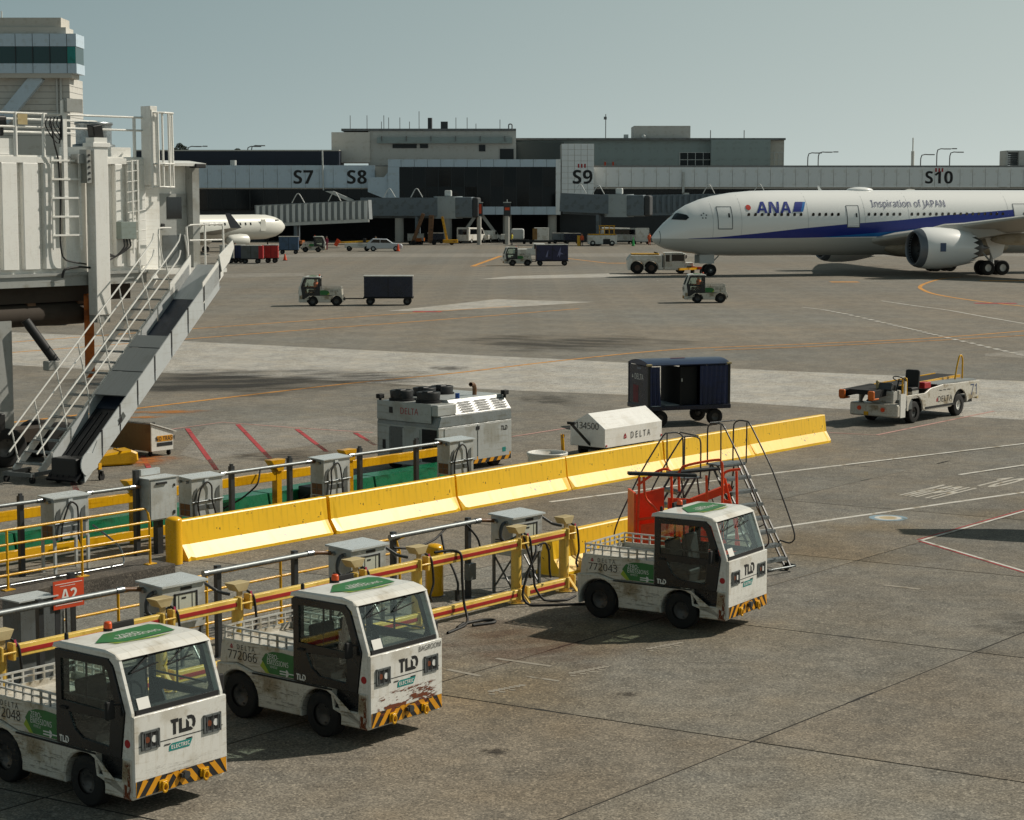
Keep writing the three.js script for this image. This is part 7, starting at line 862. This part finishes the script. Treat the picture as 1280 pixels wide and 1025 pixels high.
{ const t = thing('belt_loader', 'yellow and white belt loader behind the silver car', 'belt loader', -20.59, 264, 0, 2); part(t, 'body', [rbx(3.6, 0.6, 1.7, 0.05, 0.4, 0.75, 0)], M.white); part(t, 'conveyor', [sqb([-2.6, 1.1, 0], [2.4, 1.3, 0], 0.9, 0.2)], M.yellow); part(t, 'seat', rbx(0.4, 0.5, 0.5, 0.05, 1.2, 1.4, 0.4), M.black); part(t, 'orange_guard', [bx(0.5, 0.9, 0.3, -2.4, 1.1, 0.6, [0, 0, -0.5])], M.orange); for (const x of [-0.8, 1.5]) for (const s of [1, -1]) wheel(t, 'wheel', 0.35, 0.24, x, 0.35, s * 0.75, s, M.hub, 12); }
for (const [px, D, m, L, l] of [[285, 216, M.greyW, 1.5, 'pale grey baggage cart beside the blue one'], [299, 217, mat(0x1d2c58, 0.6, { map: T_grime }), 1.3, 'blue baggage cart between two grey carts'], [315, 215, mat(0x55595a, 0.6, { map: T_grime }), 2.1, 'dark grey baggage cart beside the red one'], [340, 217, mat(0xa4231d, 0.55, { map: T_grime }), 1.5, 'bright red baggage cart at the end of the cluster']]) { const c = farCart('baggage_cart', l, (px - 640) * D / 2500, D, 3, m, { L, H: 1.35, w: 1.4, bar: 0.4, group: 'baggage carts waiting by the regional jet' }); if (px === 315) part(c, 'red_end', [bx(0.45, 1.36, 1.42, 1.05, 1.23, 0)], M.red); }
farCart('baggage_cart', 'blue fronted baggage cart next to the green tug', -27.80, 250, 4, mat(0x3d5570, 0.6, { map: T_grime }), { L: 2.4, H: 1.6, bar: 0.5 });
for (const [px, D, m, l, h] of [[357, 225, M.orange, 'orange traffic cone by the red baggage cart', 0.75], [498, 262, M.orange, 'orange traffic cone beside the silver car', 1.0], [791, 290, mat(0x1f9a4a, 0.5), 'bright green cone below the S9 jet bridge', 1.3]]) { const t = thing('traffic_cone', l, 'cone', (px - 640) * D / 2500, D, 0, 0); part(t, 'cone_body', lathe([[0.22, 0.04], [0.05, h], [0.001, h]], 12), m); part(t, 'base', bx(0.5, 0.05, 0.5, 0, 0.025, 0), M.blackM); }
{ const t = thing('cargo_container', 'silver cylinder topped cargo trailer under the lounge', 'container', 0.85, 304, 0, 0); part(t, 'body', [rbx(2.0, 1.7, 1.6, 0.3, 0, 1.45, 0)], MT.silver); part(t, 'trailer', [bx(4.6, 0.25, 1.6, -0.6, 0.5, 0)], M.black); part(t, 'white_box', [rbx(1.1, 0.8, 1.2, 0.05, -2.0, 1.05, 0)], M.white); for (const x of [-2, 1]) part(t, 'wheel', cyl(0.25, 1.5, x, 0.25, 0, 'z', 10), M.rubber); }
{ const t = thing('cargo_container', 'white box container on a low trailer right of the silver one', 'container', 4.24, 303, 0, 0); part(t, 'body', [rbx(2.2, 1.9, 1.8, 0.04, 0.2, 1.5, 0)], M.white); part(t, 'open_side', [bx(0.7, 1.7, 0.05, -0.8, 1.5, 0.9)], M.cardboard); part(t, 'trailer', [bx(4.2, 0.25, 1.8, 0, 0.45, 0)], M.black); for (const x of [-1.4, 1.4]) part(t, 'wheel', cyl(0.25, 1.6, x, 0.25, 0, 'z', 10), M.rubber); }
{ const t = thing('cargo_loader', 'low white cargo loader with yellow railings under the S9 bridge', 'cargo loader', 13.08, 292, 0, 2); part(t, 'chassis', [rbx(4.2, 1.3, 2.2, 0.08, 0, 0.9, 0)], M.white); part(t, 'wheel_well', [bx(1.0, 0.8, 0.05, 0.6, 0.6, 1.1)], M.black); part(t, 'deck', [bx(4.0, 0.15, 2.1, 0, 1.65, 0)], M.yellowR); for (let k = 0; k < 4; k++) part(t, 'railing', bx(0.12, 1.3, 0.1, -0.4 + k * 0.7, 2.3, 0.8), M.yellowR); part(t, 'railing', [bx(2.4, 0.12, 0.1, 0.65, 2.9, 0.8), bx(2.4, 0.1, 0.1, 0.65, 2.4, 0.8)], M.yellowR); part(t, 'yellow_post', cyl(0.25, 1.5, -3.4, 0.75, 0.5), M.yellow); for (const x of [-1.4, 1.4]) for (const s of [1, -1]) wheel(t, 'wheel', 0.4, 0.25, x, 0.4, s * 1.0, s, M.hub, 12); }
for (const [px, D, m, l] of [[520, 300, M.greyW, 'pale empty dolly beside the brown bridge stairs'], [700, 306, MT.bridge, 'dark grey dolly right of the white box container'], [715, 304, M.navy, 'navy dolly below the stair tower'], [545, 306, M.navy, 'navy dolly in the shade behind the bridge stairs']]) farCart('baggage_dolly', l, (px - 640) * D / 2500, D, 5, m, { L: 2.4, H: 1.0, w: 1.4, bar: 0.6, group: 'dollies parked along the gates' });
for (const [px, D, c, l] of [[640, 296, [0.6, 0.5, 0.05], 'worker in yellow vest standing by the docking sign post'], [727, 290, [0.55, 0.1, 0.03], 'worker in orange vest left of the cargo loader'], [470, 270, [0.3, 0.5, 0.05], 'worker in lime vest behind the silver car']]) person(stand, c, DARK, DARK, l, (px - 640) * D / 2500, D, 0, px);
person(stand, [0.62, 0.12, 0.04], [0.5, 0.1, 0.04], DARK, 'standing worker in orange overalls near the aircraft nose', 20.25, 296, 0, 20);
person(stand, [0.22, 0.02, 0.05], [0.18, 0.02, 0.04], DARK, 'standing worker in dark red clothes beside the green tug', -24.95, 270, 0, -30);
person(stand, [0.25, 0.5, 0.06], DARK, DARK, 'standing worker in bright lime vest behind the blue cart', -32.02, 232, 0, 10);
// ---------------------------------------------------------------- lamp masts and far trees
for (const [px, y, k, lb] of [[1020, 191, 2, 'twin head lamp mast behind the green grey building end'], [1007, 192, 1, 'single head lamp mast behind the green grey building end'], [1147, 194, 1, 'lamp mast close beside the white antenna mast'], [1167, 187, 2, 'tallest twin head lamp mast above gate S10'], [1183, 191, 1, 'single head lamp mast above gate S10'], [317, 183, 1, 'lamp mast behind the dark blue building, longer arm'], [312, 184, 1, 'lamp mast behind the dark blue building'], [238, 184, 2, 'twin head lamp mast among the conifers']]) { const D = 380, X = (px - 640) * D / 2500, H = 7.2 + (245 - y) * D / 2500, t = thing('light_mast', lb, 'lamp', X, D, 0, 0, 'lamp masts behind the terminal'); part(t, 'pole', [tube([[0, 0, 0], [0, H * 0.6, 0], [0, H - 0.8, 0], [0.4, H, 0], [1.4, H, 0]], 0.11, 26, 6)], MT.roofG); part(t, 'lamp_head', [rbx(1.2, 0.2, 0.4, 0.05, 2.0, H, 0)], MT.roofG); if (k === 2) part(t, 'lamp_head', [rbx(0.9, 0.2, 0.4, 0.05, 3.3, H + 0.05, 0), bar([1.4, H, 0], [3.3, H + 0.05, 0], 0.06)], MT.roofG); }
{ const t = thing('antenna_mast', 'bright white antenna mast on the terminal skyline', 'antenna', (1137 - 640) * 375 / 2500, 375, 0, 0); part(t, 'mast', cyl(0.3, 15.5, 0, 7.75, 0, 'y', 10), M.white); part(t, 'tip', cyl(0.12, 2.5, 0, 16.7, 0), M.white); }
function conifer(X, D, H, lb) { // trunk, limbs and a crown of many small needle sprays
  const t = thing('pine_tree', lb, 'tree', X, D, 0, ru(0, 360), 'conifers behind the terminal'); part(t, 'trunk', [cyl(0.35, H * 0.95, 0, H * 0.475, 0, 'y', 8, 0.05)], M.rustyBeam);
  const pos = [], N = 900; for (let i = 0; i < N; i++) { const f = 0.15 + 0.85 * Math.pow(rnd(), 0.8), R = (1 - f) * H * 0.2 * (0.55 + 0.7 * rnd()) + 0.25, a = rnd() * 6.283, y = f * H - R * 0.25, cx = R * Math.cos(a), cz = R * Math.sin(a), s = ru(0.35, 0.8); for (let k = 0; k < 2; k++) { const b = a + (k - 0.5) * 1.1; pos.push(cx, y + 0.15 * s, cz, cx + s * Math.cos(b), y - 0.45 * s, cz + s * Math.sin(b), cx + 0.5 * s * Math.cos(b + 0.7), y - 0.1 * s, cz + 0.5 * s * Math.sin(b + 0.7)); } }
  const g = new THREE.BufferGeometry(); g.setAttribute('position', new THREE.Float32BufferAttribute(pos, 3)); g.computeVertexNormals(); part(t, 'crown', g, pineM);
}
const pineM = mat(0x1d2b1c, 0.9);
for (const [px, D, y, lb] of [[228, 420, 179, 'tallest dark conifer just past the jet bridge roof'], [234, 425, 183, 'dark conifer beside the twin head lamp mast'], [222, 430, 185, 'dark conifer hidden behind the safety cage of the jet bridge'], [190, 425, 180, 'dark conifer behind the caged ladder'], [300, 430, 186, 'dark conifer top above the dark blue building']]) conifer((px - 640) * D / 2500, D, 7.2 + (245 - y) * D / 2500, lb);
// parked out of frame on the right: its wing throws the shadow on the near apron
regionalJet('regional jet parked beside the service road, only its shadow in view', 27.0, 26.2, -90);
renderer.render(scene, camera);
